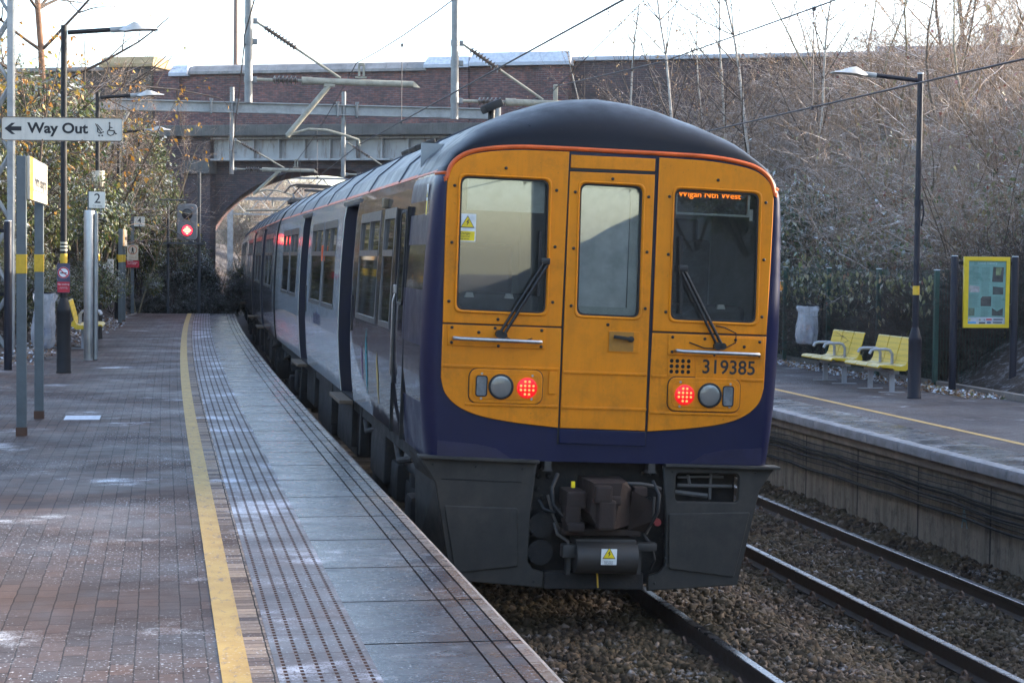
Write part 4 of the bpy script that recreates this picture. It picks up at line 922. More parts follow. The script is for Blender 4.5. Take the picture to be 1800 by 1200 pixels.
# lamp clusters
m_lens, t, b = NT('lamp_glass'); b.inputs['Base Color'].default_value = (.30, .31, .30, 1); b.inputs['Metallic'].default_value = .6; vl = coords(t)
wv = nd(t, 'TexWave'); wv.inputs['Scale'].default_value = 34; t.links.new(vl, wv.inputs['Vector']); bump(t, b, wv.outputs['Fac'], .4, .01); b.inputs['Roughness'].default_value = .18; b.inputs['Coat Weight'].default_value = 1
m_red = emis('tail_red', (1., .012, .02), .16, (.35, .0, .0)); m_redd = emis('tail_led', (1., .12, .03), .8, (.5, .1, .05))
for s0, x0, x1, z0, z1, head, tail, mk in ((-1, -1.026, -.478, 1.572, 1.824, (-.791, 1.697), (-.596, 1.693), (-.972, -.900, 1.628, 1.768)), (1, .483, 1.042, 1.553, 1.806, (.803, 1.678), (.608, 1.676), (.911, .983, 1.604, 1.745))):
    cl = plate('lamp_cluster', rrect(x0, x1, z0, z1, .06), [], .016, FM(-.0142), m_yellow, train, .006)
    plate('cluster_rim', rrect(x0 - .006, x1 + .006, z0 - .006, z1 + .006, .064), [], .003, FM(-.0143), m_rub, cl)
    plate('cluster_panel', rrect(x0 + .025, x1 - .025, z0 + .03, z1 - .03, .045), [], .004, FM(-.0303), m_yellow, cl, .002)
    mb = MB(); mb.lathe([(.094, 0), (.094, .010), (.086, .014), (.086, .006)], 28, axis='Y', c=(head[0], -.0345, head[1])); mb.v = [(x, -.0345 - (y + .0345), z) for x, y, z in mb.v]; mb.build('lamp_bezel', m_rub, cl, True)
    mb = MB(); mb.lathe([(.086, .004), (.07, .008), (.045, .011), (.015, .012)], 28, axis='Y', c=(head[0], -.0345, head[1])); mb.v = [(x, -.0345 - (y + .0345), z) for x, y, z in mb.v]; hl = mb.build('headlight', m_lens, cl, True)
    mb = MB(); mb.lathe([(.076, 0), (.076, .008), (.066, .012)], 28, axis='Y', c=(tail[0], -.0345, tail[1])); mb.v = [(x, -.0345 - (y + .0345), z) for x, y, z in mb.v]; mb.build('tail_light', m_red, cl, True)
    mb = MB()
    for i in range(4):
        for j in range(4):
            dx, dz = (i - 1.5) * .031, (j - 1.5) * .031
            if math.hypot(dx, dz) < .06: mb.lathe([(.0095, 0), (.0095, .003), (.005, .005)], 8, axis='Y', c=(tail[0] + dx, .0465, tail[1] + dz))
    mb.v = [(x, -y, z) for x, y, z in mb.v]; mb.build('tail_led', m_redd, cl)
    plate('marker_light', rrect(*mk, .016), [], .004, FM(-.0343), mat('marker_grey', (.16, .17, .17), .15, 0, .3, 20, coat=1.), cl, .001)
    plate('marker_rim', rrect(mk[0] - .008, mk[1] + .008, mk[2] - .008, mk[3] + .008, .02), [rrect(*mk, .016)], .006, FM(-.0343), m_rub, cl, .001)
    for u, z in ((x0 + .09, z1 - .035), (x0 + .09, z0 + .035), (x1 - .08, z1 - .04), (x1 - .08, z0 + .04)): MB().lathe([(.009, 0), (.009, .005)], 8, axis='Y', c=(u, .0345, z)).build('screw', m_steel, cl).data.transform(Matrix.Diagonal((1, -1, 1, 1)))
# wipers
for pts, bl in (([(-.82, 2.085), (-.515, 2.61), (-.79, 2.075), (-.485, 2.60)], [(-.543, 2.85), (-.540, 2.37)]), ([(.845, 2.05), (.535, 2.60), (.882, 2.05), (.566, 2.60)], [(.527, 2.86), (.553, 2.28)])):
    wp = MB(); a_, b_, c_, d_ = pts
    wp.tube([(a_[0], -.04, a_[1]), (b_[0], -.05, b_[1])], .0105, 8); wp.tube([(c_[0], -.05, c_[1]), (d_[0], -.05, d_[1])], .012, 8); wp.cyl((a_[0], -.012, a_[1]), (a_[0], -.07, a_[1]), .030, n=12); wp.cyl((c_[0], -.012, c_[1]), (c_[0], -.07, c_[1]), .026, n=12)
    wp.box(((b_[0] + d_[0]) / 2, -.05, b_[1] + .02), (.07, .03, .05), bev=.01)
    wr = wp.build('wiper', mat('wiper_black', (.010, .010, .011), .4), train, True)
    MB().box(((bl[0][0] + bl[1][0]) / 2, -.036, (bl[0][1] + bl[1][1]) / 2), (.018, .022, bl[0][1] - bl[1][1]), M=Matrix.Rotation(math.atan2(bl[0][0] - bl[1][0], bl[0][1] - bl[1][1]), 3, 'Y')).build('wiper_blade', m_rub, wr)
mb = MB(); mb.tube([(.63, -.025, 2.07), (.75, -.03, 2.03), (.90, -.03, 2.03), (.99, -.03, 2.08), (.99, -.03, 2.15), (.90, -.03, 2.19), (.83, -.03, 2.20)], .0045, 6); mb.build('washer_hose', m_rub, train, True); mb = MB(); mb.tube([(-.76, -.025, 2.06), (-.70, -.03, 2.03), (-.62, -.03, 2.04), (-.57, -.03, 2.06)], .0045, 6); mb.build('washer_hose', m_rub, train, True)
# warning notices
def warn(parent, x, z, w_, h_, v, words, M=None):
    M = M or (lambda d: face_M((x, v - d, z)))
    p = plate('warning_sign', rrect(-w_ / 2, w_ / 2, -h_ / 2, h_ / 2, .004), [], .0016, M(0), mat('sign_white', (.72, .74, .72), .4), parent)
    tr_ = w_ * .42; zt = h_ * .18
    plate('warning_triangle', [(-tr_, zt - tr_ * .72), (tr_, zt - tr_ * .72), (0, zt + tr_ * 1.0)], [], .0008, M(.0017), mat('sign_black', (.012, .012, .012), .5), p)
    k = tr_ * .86; plate('warning_triangle', [(-k, zt - k * .70), (k, zt - k * .70), (0, zt + k * .98)], [], .0008, M(.0026), mat('sign_yellow', (.80, .60, .01), .4), p)
    q = tr_ * .36; plate('warning_bolt', [(.2 * q, zt + q * 1.2), (-.6 * q, zt + .1 * q), (0, zt + .15 * q), (-.3 * q, zt - 1.2 * q), (.7 * q, zt + .3 * q), (.1 * q, zt + .25 * q), (.6 * q, zt + 1.1 * q)], [], .0008, M(.0035), mat('sign_black', (.012, .012, .012)), p)
    return p, M
ws, M = warn(train, -1.08, 2.853, .125, .203, .0145, None)
plate('sign_band', [(-.056, -.095), (.056, -.095), (.056, -.026), (-.056, -.026)], [], .0008, M(.0017), mat('sign_yellow', (.80, .60, .01)), ws)
for s_, z, sz in (('Danger', -.042, .026), ('Overhead', -.064, .017), ('live wires', -.082, .017)): text('sign_text', s_, sz, M(.0026) @ Matrix.Translation((-.05, z, 0)), mat('sign_black', (.012, .012, .012)), ws, .0004, 'LEFT')
# sticker on the left pillar
def side_M(u, v, z): return face_M((u, v, z), (0, -1, 0), (.02, 0, 1))
ws, M = warn(train, 0, 0, .075, .24, 0, None, lambda d: side_M(-(sec_u(3.05) + .004 + d), .30, 3.05))
plate('sign_band', [(-.03, -.11), (.03, -.11), (.03, -.005), (-.03, -.005)], [], .0008, M(.0017), mat('sign_yellow', (.80, .60, .01)), ws)
# side details by the cab: crew door, grab recess, livery darts
for v0, v1 in ((1.20, 1.215), (1.90, 1.915)): MB().box((-(1.362), (v0 + v1) / 2, 2.1), (.03, .015, 1.85)).build('door_seam', m_rub, c1)
fr_ = plate('cab_door_window', rrect(-.16, .16, -.36, .36, .05), [], .006, side_M(-1.366, 1.52, 2.62), m_sglass, c1)
plate('window_rubber', rrect(-.185, .185, -.385, .385, .07), [rrect(-.16, .16, -.36, .36, .05)], .014, side_M(-1.364, 1.52, 2.62), m_rub, c1, .003)
mb = MB(); mb.box((-1.370, 1.86, 1.95), (.016, .09, .74)); mb.build('grab_recess', m_rub, c1); mb = MB(); mb.tube([(-1.375, 1.86, 1.62), (-1.392, 1.86, 1.66), (-1.392, 1.86, 2.26), (-1.375, 1.86, 2.32)], .009, 8); mb.build('grab_rail', m_steel, c1, True); MB().box((-1.375, 1.86, 2.36), (.03, .08, .07), bev=.008).build('lock_plate', m_steel, c1)
def dart(v, z0, z1, w_, m): 
    zs = [z0 + (z1 - z0) * i / 8 for i in range(9)]; q = MB(); vs = []
    for i, z in enumerate(zs):
        h = w_ * math.sin(math.pi * i / 8) + .002; vs += [(-(sec_u(z) + .004), v - h, z), (-(sec_u(z) + .004), v + h, z)]
    q.add(vs, [(2 * i, 2 * i + 1, 2 * i + 3, 2 * i + 2) for i in range(8)]); q.build('livery_dart', m, c1)
dart(4.05, 1.32, 1.95, .085, mat('dart_teal', (.02, .30, .33), .3)); dart(3.1, 1.30, 1.78, .06, mat('dart_gold', (.50, .33, .05), .3)); dart(4.45, 1.42, 1.8, .05, mat('dart_purple', (.18, .06, .2), .3))
MB().box((-1.352, 3.05, 3.10), (.05, .16, .09), bev=.015).build('body_lamp', mat('lamp_amber', (.15, .11, .06), .4), c1); MB().box((-1.352, 9.72, 2.66), (.06, .06, .2), bev=.015).build('body_lamp', mat('indicator_orange', (.7, .10, .02), .4), c1)
tq = text('side_lettering', 'northern', .30, side_M(-(sec_u(1.9) + .004), 10.2, 1.86), mat('letter_indigo', (.06, .06, .11), .4), c1, .001)
# --- valances, coupler and the gear in the gap
VLo = [(-1.372, 1.172), (-.486, 1.152), (-.521, .76), (-.528, .40), (-.49, .346), (-.404, .322), (-.404, .204), (-1.105, .256), (-1.245, .972), (-1.30, 1.06)]
VRo = [(u - .006, z - .016) for u, z in mirr(VLo)]
for o, hole in ((VLo, []), (VRo, [rrect(.582, 1.073, .869, 1.083, .03)])):
    vl = plate('valance', o, hole, .05, FM(.05), m_dgrey, train, .01)
    s_ = 1 if o is VRo else -1
    ins = [(.53, .78), (.55, .36), (1.065, .30), (1.17, .80)] if s_ > 0 else [(-1.175, .81), (-1.075, .31), (-.60, .365), (-.625, .80)]
    plate('valance_panel', quadr(ins, .02), [], .018, FM(.0005), m_dgrey, vl, .008)
    MB().box((s_ * .93, .02, 1.158 if s_ < 0 else 1.142), (.90, .16, .022), bev=.008, M=Matrix.Rotation(R_(1.2 if s_ < 0 else .2), 3, 'Y')).build('valance_ledge', m_dgrey, vl)
    q = MB(); q.add([(s_ * 1.35, .05, 1.15), (s_ * 1.235, .05, .97), (s_ * 1.10, .05, .26), (s_ * 1.27, .75, .35), (s_ * 1.30, .75, 1.0), (s_ * 1.36, .75, 1.15)], [(0, 1, 4, 5), (1, 2, 3, 4)]); q.build('valance_side', m_dgrey, vl)
mb = MB(); mb.tube([(-1.2, .002, 1.005), (-.6, .002, .99)], .006, 6); mb.build('valance_seam', m_rub, train)
mb = MB()
mb.tube([(.62, .1, .98), (1.05, .1, .98)], .014, 8); mb.tube([(.58, .12, .93), (.86, .1, .905)], .018, 8); mb.tube([(.70, .1, 1.06), (.72, .1, .98)], .012, 8); mb.tube([(.88, .1, 1.07), (.88, .1, .88)], .012, 8); mb.tube([(.62, .1, 1.04), (.80, .1, 1.05), (.98, .1, 1.05)], .010, 8); mb.build('pipework', mat('pipe_grey', (.09, .085, .08), .6), train, True)
# dark backing behind the gap, then plates coloured as the ridge's shade
mb = MB(); mb.box((0, .55, .68), (2.2, .7, .94)); mb.build('bulkhead_backing', m_under, train)  # bulkhead, carried lower as a dark backing to hide lit ballast
for u0, u1 in ((-1.26, -.62), (.55, 1.25)):
    s_ = -1 if u0 < 0 else 1
    q = MB(); pts = [(s_ * 1.24, 1.285), (s_ * .95, 1.265), (s_ * .80, 1.235), (s_ * .68, 1.16), (s_ * 1.24, 1.16)]
    plate('ridge_shade', pts, [], .003, FM(.0), mat('blue_ridge_shade', (.010, .010, .040), .35), train)  # flat plate, nothing sunk: the ridge's soft shade is its colour
cp = MB()
cp.add([(-.115, -.28, 1.026), (.10, -.28, 1.03), (.16, -.16, 1.03), (.21, -.14, .967), (.22, -.1, .70), (.05, -.28, .69), (-.07, -.28, .69), (-.13, -.26, .80)] + [(-.13, .3, 1.03), (.12, .3, 1.03), (.2, .3, 1.03), (.22, .3, .967), (.22, .3, .70), (.05, .3, .69), (-.07, .3, .69), (-.15, .3, .80)], [(0, 1, 6, 7), (1, 2, 3, 4), (1, 4, 5, 6)] + [(i, (i + 1) % 8, 8 + (i + 1) % 8, 8 + i) for i in range(8)])
cp.box((-.02, -.30, .80), (.13, .10, .22), bev=.02); cp.box((-.05, -.31, .95), (.13, .08, .13), bev=.02); cp.box((.05, -.27, .90), (.09, .06, .07), bev=.02)
hd_ = cp.build('coupler', m_rust, train)
cp = MB(); cp.add([(.20, -.2, .97), (.345, -.22, .89), (.355, -.2, .745), (.33, -.1, .65), (.2, -.1, .66), (.2, .2, .97), (.345, .2, .89), (.355, .2, .745), (.33, .2, .65), (.2, .2, .66)], [(0, 1, 2, 3, 4)] + [(i, (i + 1) % 5, 5 + (i + 1) % 5, 5 + i) for i in range(5)]); cp.box((.27, -.12, .955), (.1, .1, .07), bev=.01)
cp.box((-.22, -.05, .89), (.15, .3, .13), bev=.02); cp.box((-.24, -.10, .78), (.12, .2, .16), bev=.03); cp.box((-.22, -.12, .69), (.13, .22, .07), bev=.02); cp.box((0, .1, .64), (.6, .4, .05), bev=.01)
cp.build('coupler_guard', m_rust, hd_)
cp = MB(); cp.cyl((-.20, -.10, .46), (.262, -.10, .455), .122, n=28); cp.box((.03, -.02, .57), (.46, .22, .05), bev=.01); cp.box((-.245, -.08, .50), (.10, .12, .10), bev=.015); cp.box((.345, -.10, .54), (.15, .08, .06), bev=.01); cp.box((.30, -.06, .43), (.03, .06, .2)); cp.box((-.24, -.06, .40), (.03, .08, .16)); cp.build('coupler_box', mat('box_grey', (.034, .031, .028), .6, .1, .3, 6, dirt=.6), hd_, True)
warn(train, .035, .478, .118, .118, -.2235, None)
for s_, z, sz in (('ELECTRIC', .442, .016), ('HAZARD', .428, .016)): text('sign_text', s_, sz, face_M((.035, -.2256, z)), mat('sign_black', (.012, .012, .012)), train, .0003)
mb = MB(); mb.box((-.02, .05, .262), (.76, .12, .125), bev=.01); mb.cyl((-.38, -.012, .275), (-.38, -.02, .275), .015, n=10); mb.build('draw_beam', m_under, train)
mb = MB(); mb.tube([(-.01, -.05, .335), (0., -.06, .22)], .007, 6); mb.build('tether', mat('tether_yellow', (.65, .38, .02), .6), train)
for z in (.668, .466): mb = MB(); mb.lathe([(.075, 0), (.095, 0), (.095, .3), (.075, .3)], 22, axis='Y', c=(-.43, -.02 + .05, z)); mb.build('air_horn', m_under, train, True)
mb = MB()
for u in (-.41, .385): mb.add([(u - .025, -.02, 1.15), (u + .025, -.02, 1.15), (u + .025, -.02, 1.10), (u + .04, -.02, 1.08), (u - .04, -.02, 1.08), (u - .025, -.02, 1.10)] + [(u - .025, .1, 1.15), (u + .025, .1, 1.15), (u + .025, .1, 1.10), (u + .04, .1, 1.08), (u - .04, .1, 1.08), (u - .025, .1, 1.10)], [(0, 1, 2, 3, 4, 5)] + [(i, (i + 1) % 6, 6 + (i + 1) % 6, 6 + i) for i in range(6)])
mb.build('bracket', mat('box_grey', (.034, .031, .028)), train)
mb = MB(); mb.tube([(.2, -.02, 1.0), (.3, -.04, 1.0), (.4, -.02, .985), (.47, .02, .96)], .014, 8); mb.tube([(-.35, -.05, .70), (-.33, -.08, .62), (-.25, -.1, .57), (-.245, -.1, .45)], .013, 8); mb.tube([(-.40, .0, .9), (-.36, -.05, .75), (-.3, -.02, .64), (-.2, 0, .62)], .011, 8); mb.tube([(.42, .0, .9), (.40, -.05, .72), (.36, -.02, .62)], .011, 8); mb.build('air_hose', mat('hose', (.06, .052, .045), .6), train, True)
MB().box((-.245, -.16, 1.0), (.025, .03, .045)).build('valve_tag', mat('sign_yellow', (.80, .60, .01)), train); mb = MB(); mb.lathe([(.0, 0), (.028, 0), (.03, .05), (.02, .07)], 14, axis='Y', c=(.44, -.05, .715)); mb.build('hose_cap', mat('cap_red', (.22, .02, .02), .5), train, True)
mb = MB(); mb.lathe([(.02, 0), (.12, .02), (.15, .10), (.15, .85), (.12, .93), (.02, .95)], 22, axis='Y', c=(-1.06, 1.35, .92)); mb.build('air_tank', mat('tank_grey', (.06, .06, .06), .5, 0, .3, 4, dirt=.5), train, True)

# --- more of what hangs in the gap: jumper cables, bolts, chain, grease
mb = MB(); mb.tube([(-.33, -.0, 1.06), (-.38, -.05, .96), (-.37, -.08, .84), (-.30, -.10, .76), (-.22, -.06, .74)], .016, 8); mb.build('jumper_cable', m_rub, train, True)
mb = MB(); mb.tube([(.40, .0, 1.02), (.44, -.06, .92), (.43, -.08, .80), (.38, -.06, .70), (.30, -.04, .64)], .016, 8); mb.build('jumper_cable', m_rub, train, True)
mb = MB(); mb.tube([(.34, -.02, .62), (.39, -.08, .55), (.42, -.08, .44), (.40, -.04, .36)], .012, 8); mb.build('air_hose', m_rub, train, True)
mb = MB(); mb.tube([(-.46, .02, .86), (-.43, -.05, .80), (-.36, -.06, .78), (-.30, -.04, .80)], .012, 8); mb.build('air_hose', m_rub, train, True)
for u, z in ((-.44, 1.02), (-.36, 1.02), (-.44, .92), (.36, 1.06), (.44, 1.06), (-.40, .86), (.43, .86)):
    o = link('bolt', bm_, train); o.location = (u, .195, z); o.scale = (1.6, 2, 1.6)
for u, z in ((-1.27, 1.11), (-.95, 1.10), (-.60, 1.09), (.55, 1.09), (1.20, 1.10), (.50, .62), (.52, .44), (-.50, .62), (-.52, .44), (1.06, .34), (-1.03, .34), (.45, .25), (-.48, .25)):
    o = link('bolt', bm_, train); o.location = (u, -.002, z); o.scale = (.8, .8, .8)
mb = MB(); mb.box((.02, -.265, .865), (.05, .04, .03), bev=.008); mb.cyl((-.10, -.285, .90), (-.10, -.30, .90), .022, n=12); mb.build('coupler_hook', mat('rust_red', (.075, .028, .02), .8, .1, .4, 12), hd_)
# ------------------------------------------------------------------ overhead line
m_galv = mat('galvanised', (.20, .205, .205), .5, .5, .3, 4, .1, 30, dirt=.3)
m_galvw = mat('galvanised_pale', (.27, .28, .28), .55, .2, .3, 3, .1, 20, dirt=.3)
m_arm = mat('arm_lichen', (.28, .265, .21), .7, 0, .3, 7, .2, 30, dirt=.5)
m_ins = mat('insulator_brown', (.095, .070, .055), .3, 0, .3, 9)
m_wire = mat('contact_wire', (.05, .045, .05), .5, .5, .2)
def insulator(mb, p0, p1, n, r):
    p0, p1 = Vector(p0), Vector(p1); d = (p1 - p0); mb.cyl(p0, p1, r * .4, n=10)
    for i in range(n):
        c = p0 + d * ((i + .5) / n); t_ = d.normalized() * (d.length / n * .42); mb.cyl(c - t_ * .6, c + t_ * .2, r * .55, r, 14); mb.cyl(c + t_ * .2, c + t_ * .45, r, r * .5, 14)
def cantilever(name, label, X, Y, ztop, zbot, zup, zhz, L, regz, flip=1, group=None):
    t_ = thing(name, label, 'overhead arm', (X, Y, zbot), 0, group); f = flip; Z = lambda z: z - zbot
    MB().cyl((0, 0, 0), (0, 0, Z(ztop)), .07, n=16).build('drop_tube', m_galv, t_, True)
    mb = MB()
    for z in (zup, zup - .36, zhz): 
        mb = MB(); mb.lathe([(.0715, -.05), (.080, -.05), (.080, .05), (.0715, .05)], 16, c=(0, 0, Z(z)))
        mb.box((f * .11, 0, Z(z)), (.08, .05, .10), bev=.01)
        mb.build('clamp', m_galv, t_, True)
    tx, tz = 1.62 * f, Z(zhz) + .06
    mb = MB(); a_ = Vector((f * .13, 0, Z(zup) - .01)); b_ = Vector((tx, 0, tz)); d = b_ - a_
    mb.tube([a_, b_], .024, 10); mb.build('tie_tube', m_arm, t_, True)
    mb = MB(); insulator(mb, a_ + d * .10, a_ + d * .47, 10, .075); mb.build('insulator', m_ins, t_, True)
    mb = MB(); insulator(mb, (f * .42, 0, Z(zhz)), (f * .86, 0, Z(zhz)), 6, .085); mb.build('insulator', m_ins, t_, True)
    mb = MB(); mb.tube([(f * .14, 0, Z(zhz)), (f * .96, 0, Z(zhz))], .03, 8)
    mb.cyl((f * .94, 0, Z(zhz)), (f * L, 0, Z(zhz) - .01), .062, .058, n=14); mb.cyl((f * .93, 0, Z(zhz)), (f * 1.12, 0, Z(zhz)), .07, n=14)
    mb.add([(f * L, -.05, Z(zhz) + .045), (f * L, .05, Z(zhz) + .045), (f * (L + .13), .0, Z(zhz) - .065), (f * L, -.05, Z(zhz) - .065), (f * L, .05, Z(zhz) - .065)], [(0, 1, 2), (0, 2, 3), (1, 4, 2), (3, 2, 4)])
    mb.build('cantilever_tube', m_arm, t_, True)
    if regz is not None:
        mb = MB(); mb.box((f * 1.98, 0, Z(zhz) + .09), (.2, .05, .03)); mb.box((f * 1.95, 0, Z(zhz) + .2), (.035, .05, .22)); mb.box((f * 2.03, 0, Z(zhz) + .2), (.035, .05, .22)); mb.box((f * 1.99, 0, Z(zhz) + .32), (.1, .06, .05), bev=.01); mb.build('wire_support', m_arm, t_)
        mb = MB(); mb.cyl((f * 1.42, 0, Z(zhz) - .07), (f * .68, 0, Z(regz) + .12), .05, n=12); mb.box((f * 1.42, 0, Z(zhz) - .07), (.2, .1, .05), bev=.01); mb.build('registration_strut', m_arm, t_, True)
        mb = MB(); mb.tube([(f * .66, 0, Z(regz) + .10), (f * .82, 0, Z(regz) + .18), (f * 1.05, 0, Z(regz) + .25), (f * 1.38, 0, Z(regz) + .24), (f * 1.7, 0, Z(regz) + .16), (f * 1.95, 0, Z(regz) + .08), (f * 1.96, 0, Z(regz) - .02)], .024, 8); mb.build('steady_arm', m_arm, t_, True)
    return t_
ca1 = cantilever('overhead_cantilever', 'large wire arm with brown insulators hanging before the bridge, left of the train roof', 1.50, 33.5, 7.4, 4.39, 5.82, 4.80, 2.92, 3.70)
ca2 = cantilever('overhead_cantilever', 'overhead wire arm half hidden behind the top of the train roof', 5.17, 33.5, 7.4, 4.19, 5.55, 4.52, 2.95, None)
MB().box((1.85, 0, .52), (.08, .06, .3), bev=.02).build('wire_support', m_arm, ca2)
ca3 = cantilever('overhead_cantilever', 'smaller overhead wire arm in front of the dark arch, on the left drop post', 2.14, 59, 6.9, 4.22, 5.28, 4.38, 2.55, 3.50)
ca4 = cantilever('overhead_cantilever', 'smaller overhead wire arm on the right hand drop post, behind the train roof', 5.60, 59, 6.85, 4.18, 5.28, 4.28, 2.55, 3.40)
# gantry carrying the near arms (its beam is above the picture); lattice mast on the left
gt = thing('overhead_gantry', 'lattice steel mast of the overhead line at the left edge, partly behind leaves', 'gantry', (-2.72, 33.5, -.1))
def lattice(mb, p, h, w_, d_, r):
    x, y, z = p
    for dx in (-w_ / 2, w_ / 2):
        for dy in (-d_ / 2, d_ / 2): mb.box((x + dx, y + dy, z + h / 2), (r, r, h))
    n = int(h / .55)
    for i in range(n):
        z0 = z + h * i / n; z1 = z + h * (i + 1) / n; s_ = 1 if i % 2 else -1
        for dy in (-d_ / 2, d_ / 2): mb.tube([(x - s_ * w_ / 2, y + dy, z0), (x + s_ * w_ / 2, y + dy, z1)], r * .3, 5)
        for dx in (-w_ / 2, w_ / 2): mb.tube([(x + dx, y - s_ * d_ / 2, z0), (x + dx, y + s_ * d_ / 2, z1)], r * .3, 5)
mb = MB(); lattice(mb, (0, 0, 0), 8.2, .34, .34, .10); mb.build('mast', m_galvw, gt)
mb = MB(); lattice(mb, (22.2, 0, 2.2), 6.0, .34, .34, .10); mb.build('mast', m_galvw, gt)
mb = MB(); mb.box((11.1, 0, 7.7), (22.6, .12, .12)); mb.box((11.1, 0, 7.0), (22.6, .12, .12))
for i in range(31): mb.tube([(-.1 + i * .72, 0, 7.0 if i % 2 else 7.7), (.62 + i * .72, 0, 7.7 if i % 2 else 7.0)], .035, 6)
mb.build('beam', m_galvw, gt)
# the beam seen in front of the bridge
g2 = thing('overhead_gantry', 'long grey horizontal steel beam carried across the tracks in front of the brick bridge', 'gantry', (-1.9, 59, 0))
mb = MB(); z = 6.28
mb.box((6.0, 0, z), (12.6, .04, .26)); mb.box((6.0, 0, z + .15), (12.6, .24, .035)); mb.box((6.0, 0, z - .15), (12.6, .24, .035))
mb.build('beam', m_galvw, g2)
mb = MB()
for x in (3.4, 4.2, 7.3, 7.9): mb.box((x, -.02, z), (.06, .34, .44), bev=.01); mb.box((x, -.16, z + .22), (.12, .06, .06), bev=.01)
mb.build('clamp', m_galv, g2)
mb = MB(); mb.tube([(.9, .2, z - .2), (.1, .2, 4.6)], .05, 8); mb.tube([(-.1, .1, -1), (-.1, .1, z + .3)], .12, 12); mb.tube([(12.4, .1, -1.3), (12.4, .1, z + .3)], .12, 12); mb.build('mast', m_galvw, g2)
# wires: contact, catenary and droppers for each track
def wire(name, pts, r, label, cat='overhead wire'): return tag(MB().tube(pts, r, 6).build(name, m_wire, None, True), label, cat)
def sag(a_, b_, s_, n=16): a_, b_ = Vector(a_), Vector(b_); return [a_.lerp(b_, i / n) - Vector((0, 0, 4 * s_ * (i / n) * (1 - i / n))) for i in range(n + 1)]
cxx = lambda X, Y: X + shift(Y)
W1 = [(3.15, -22, 3.70), (3.30, 13, 3.59), (3.46, 33.5, 3.70), (3.9, 59, 3.44), (4.3, 80, 3.2), (5.6, 118, 3.7)]
wire('contact_wire', W1, .0085, 'contact wire rising to the top of the picture above the left train roof')
wire('catenary_wire', sag((3.0, -22, 6.0), (3.40, 33.5, 5.14), .95) + sag((3.40, 33.5, 5.14), (3.82, 59, 4.30), .18)[1:] + [(4.25, 80, 3.95), (5.6, 118, 5.0)], .0085, 'thin supporting wire sloping from the top centre to the big arm and arch')
W2 = [(6.9, -22, 3.38), (6.98, 14, 3.39), (7.05, 23.5, 3.40), (7.1, 33.5, 3.5), (7.6, 59, 3.38), (8.3, 80, 3.2)]
wire('contact_wire', W2, .0095, 'contact wire crossing from the right edge to the right side of the train roof')
wire('catenary_wire', [(6.9, -22, 5.4), (7.0, 19.2, 4.47), (7.0, 26, 4.52), (7.02, 33.5, 4.83), (7.6, 59, 4.3), (8.3, 80, 3.9)], .0085, 'thin supporting wire over the right track running up to the top right of centre')
wire('feeder_wire', [(7.3, -22, 10.0), (7.1, 27.2, 5.62), (6.95, 33.5, 4.72)], .008, 'thin wire sloping down from the top edge to the arm behind the train roof')
wire('earth_wire', [(1.9, 20, 7.9), (1.42, 33.4, 5.55), (1.42, 33.4, 5.40), (2.12, 58.8, 4.6)], .012, 'pale rope wire dropping from the top left past the tall drop tube', 'overhead wire')
for X, Y, z0, z1, lab in ((3.42, 27.2, 3.66, 4.77, 'dropper wire hanging above the train beside the near drop tubes'), (7.02, 19.75, 3.39, 4.47, 'dropper wire hanging at upper right above the right track'), (3.65, 45, 3.58, 4.45, 'dropper wire in front of the white girder'), (3.75, 52, 3.5, 4.3, 'dropper wire in front of the dark arch')):
    d_ = thing('dropper', lab, 'overhead wire', (X, Y, z0)); MB().cyl((0, 0, 0), (0, 0, z1 - z0), .005, n=6).build('wire', m_wire, d_); q = MB(); q.box((0, 0, 0), (.03, .05, .05), bev=.008); q.box((0, 0, z1 - z0), (.03, .05, .05), bev=.008); q.build('clip', m_wire, d_)
# gantries beyond the bridge, seen through the arch
for Y, lab in ((92, 'hazy lattice gantry beyond the bridge, nearest one seen through the arch'), (128, 'hazy lattice gantry farther off beyond the bridge')):
    g3 = thing('overhead_gantry', lab, 'gantry', (5.2 + shift(Y), Y, -1.1))
    for x, nm in ((-5.1, 'mast'), (6.0, 'mast')): MB().box((x, 0, 4.0), (.38, .25, 8.4)).build(nm, m_galvw, g3)
    mb = MB()
    for dz in (5.6, 6.6): mb.box((.4, 0, dz), (11, .1, .1))
    for i in range(12): mb.tube([(-4.9 + i * .9, 0, 5.6 if i % 2 else 6.6), (-4. + i * .9, 0, 6.6 if i % 2 else 5.6)], .035, 5)
    mb.build('beam', m_galvw, g3); mb = MB()
    mb.tube([(-1.9, 0, 5.2), (-1.9, 0, 5.6)], .05, 6); mb.tube([(-3.2, 0, 5.0), (-.6, 0, 5.05)], .06, 6); mb.tube([(-2.8, 0, 4.4), (-1.6, 0, 4.5), (-.6, 0, 4.3)], .03, 6); mb.build('arm', m_arm, g3, True)
# lattice footbridge-like signal gantry behind the camera position (mirrored in the windscreens)
g4 = thing('overhead_gantry', 'dark lattice gantry over the tracks, seen mirrored in the left windscreen', 'gantry', (5, -14, -1.1))
mb = MB()
for y in (-.5, .5):
    for z in (6.05, 7.25): mb.box((-.6, y, z), (7.2, .16, .2))
    for i in range(5): mb.tube([(-4.0 + i * 1.4, y, 6.05 if i % 2 else 7.25), (-2.6 + i * 1.4, y, 7.25 if i % 2 else 6.05)], .09, 6)
mb.build('beam', mat('gantry_dark', (.05, .055, .06), .6), g4)
for x in (-4.3, 3.0): MB().box((x, 0, 3.6), (.3, .3, 7.4)).build('mast', mat('gantry_dark', (.05, .055, .06)), g4)

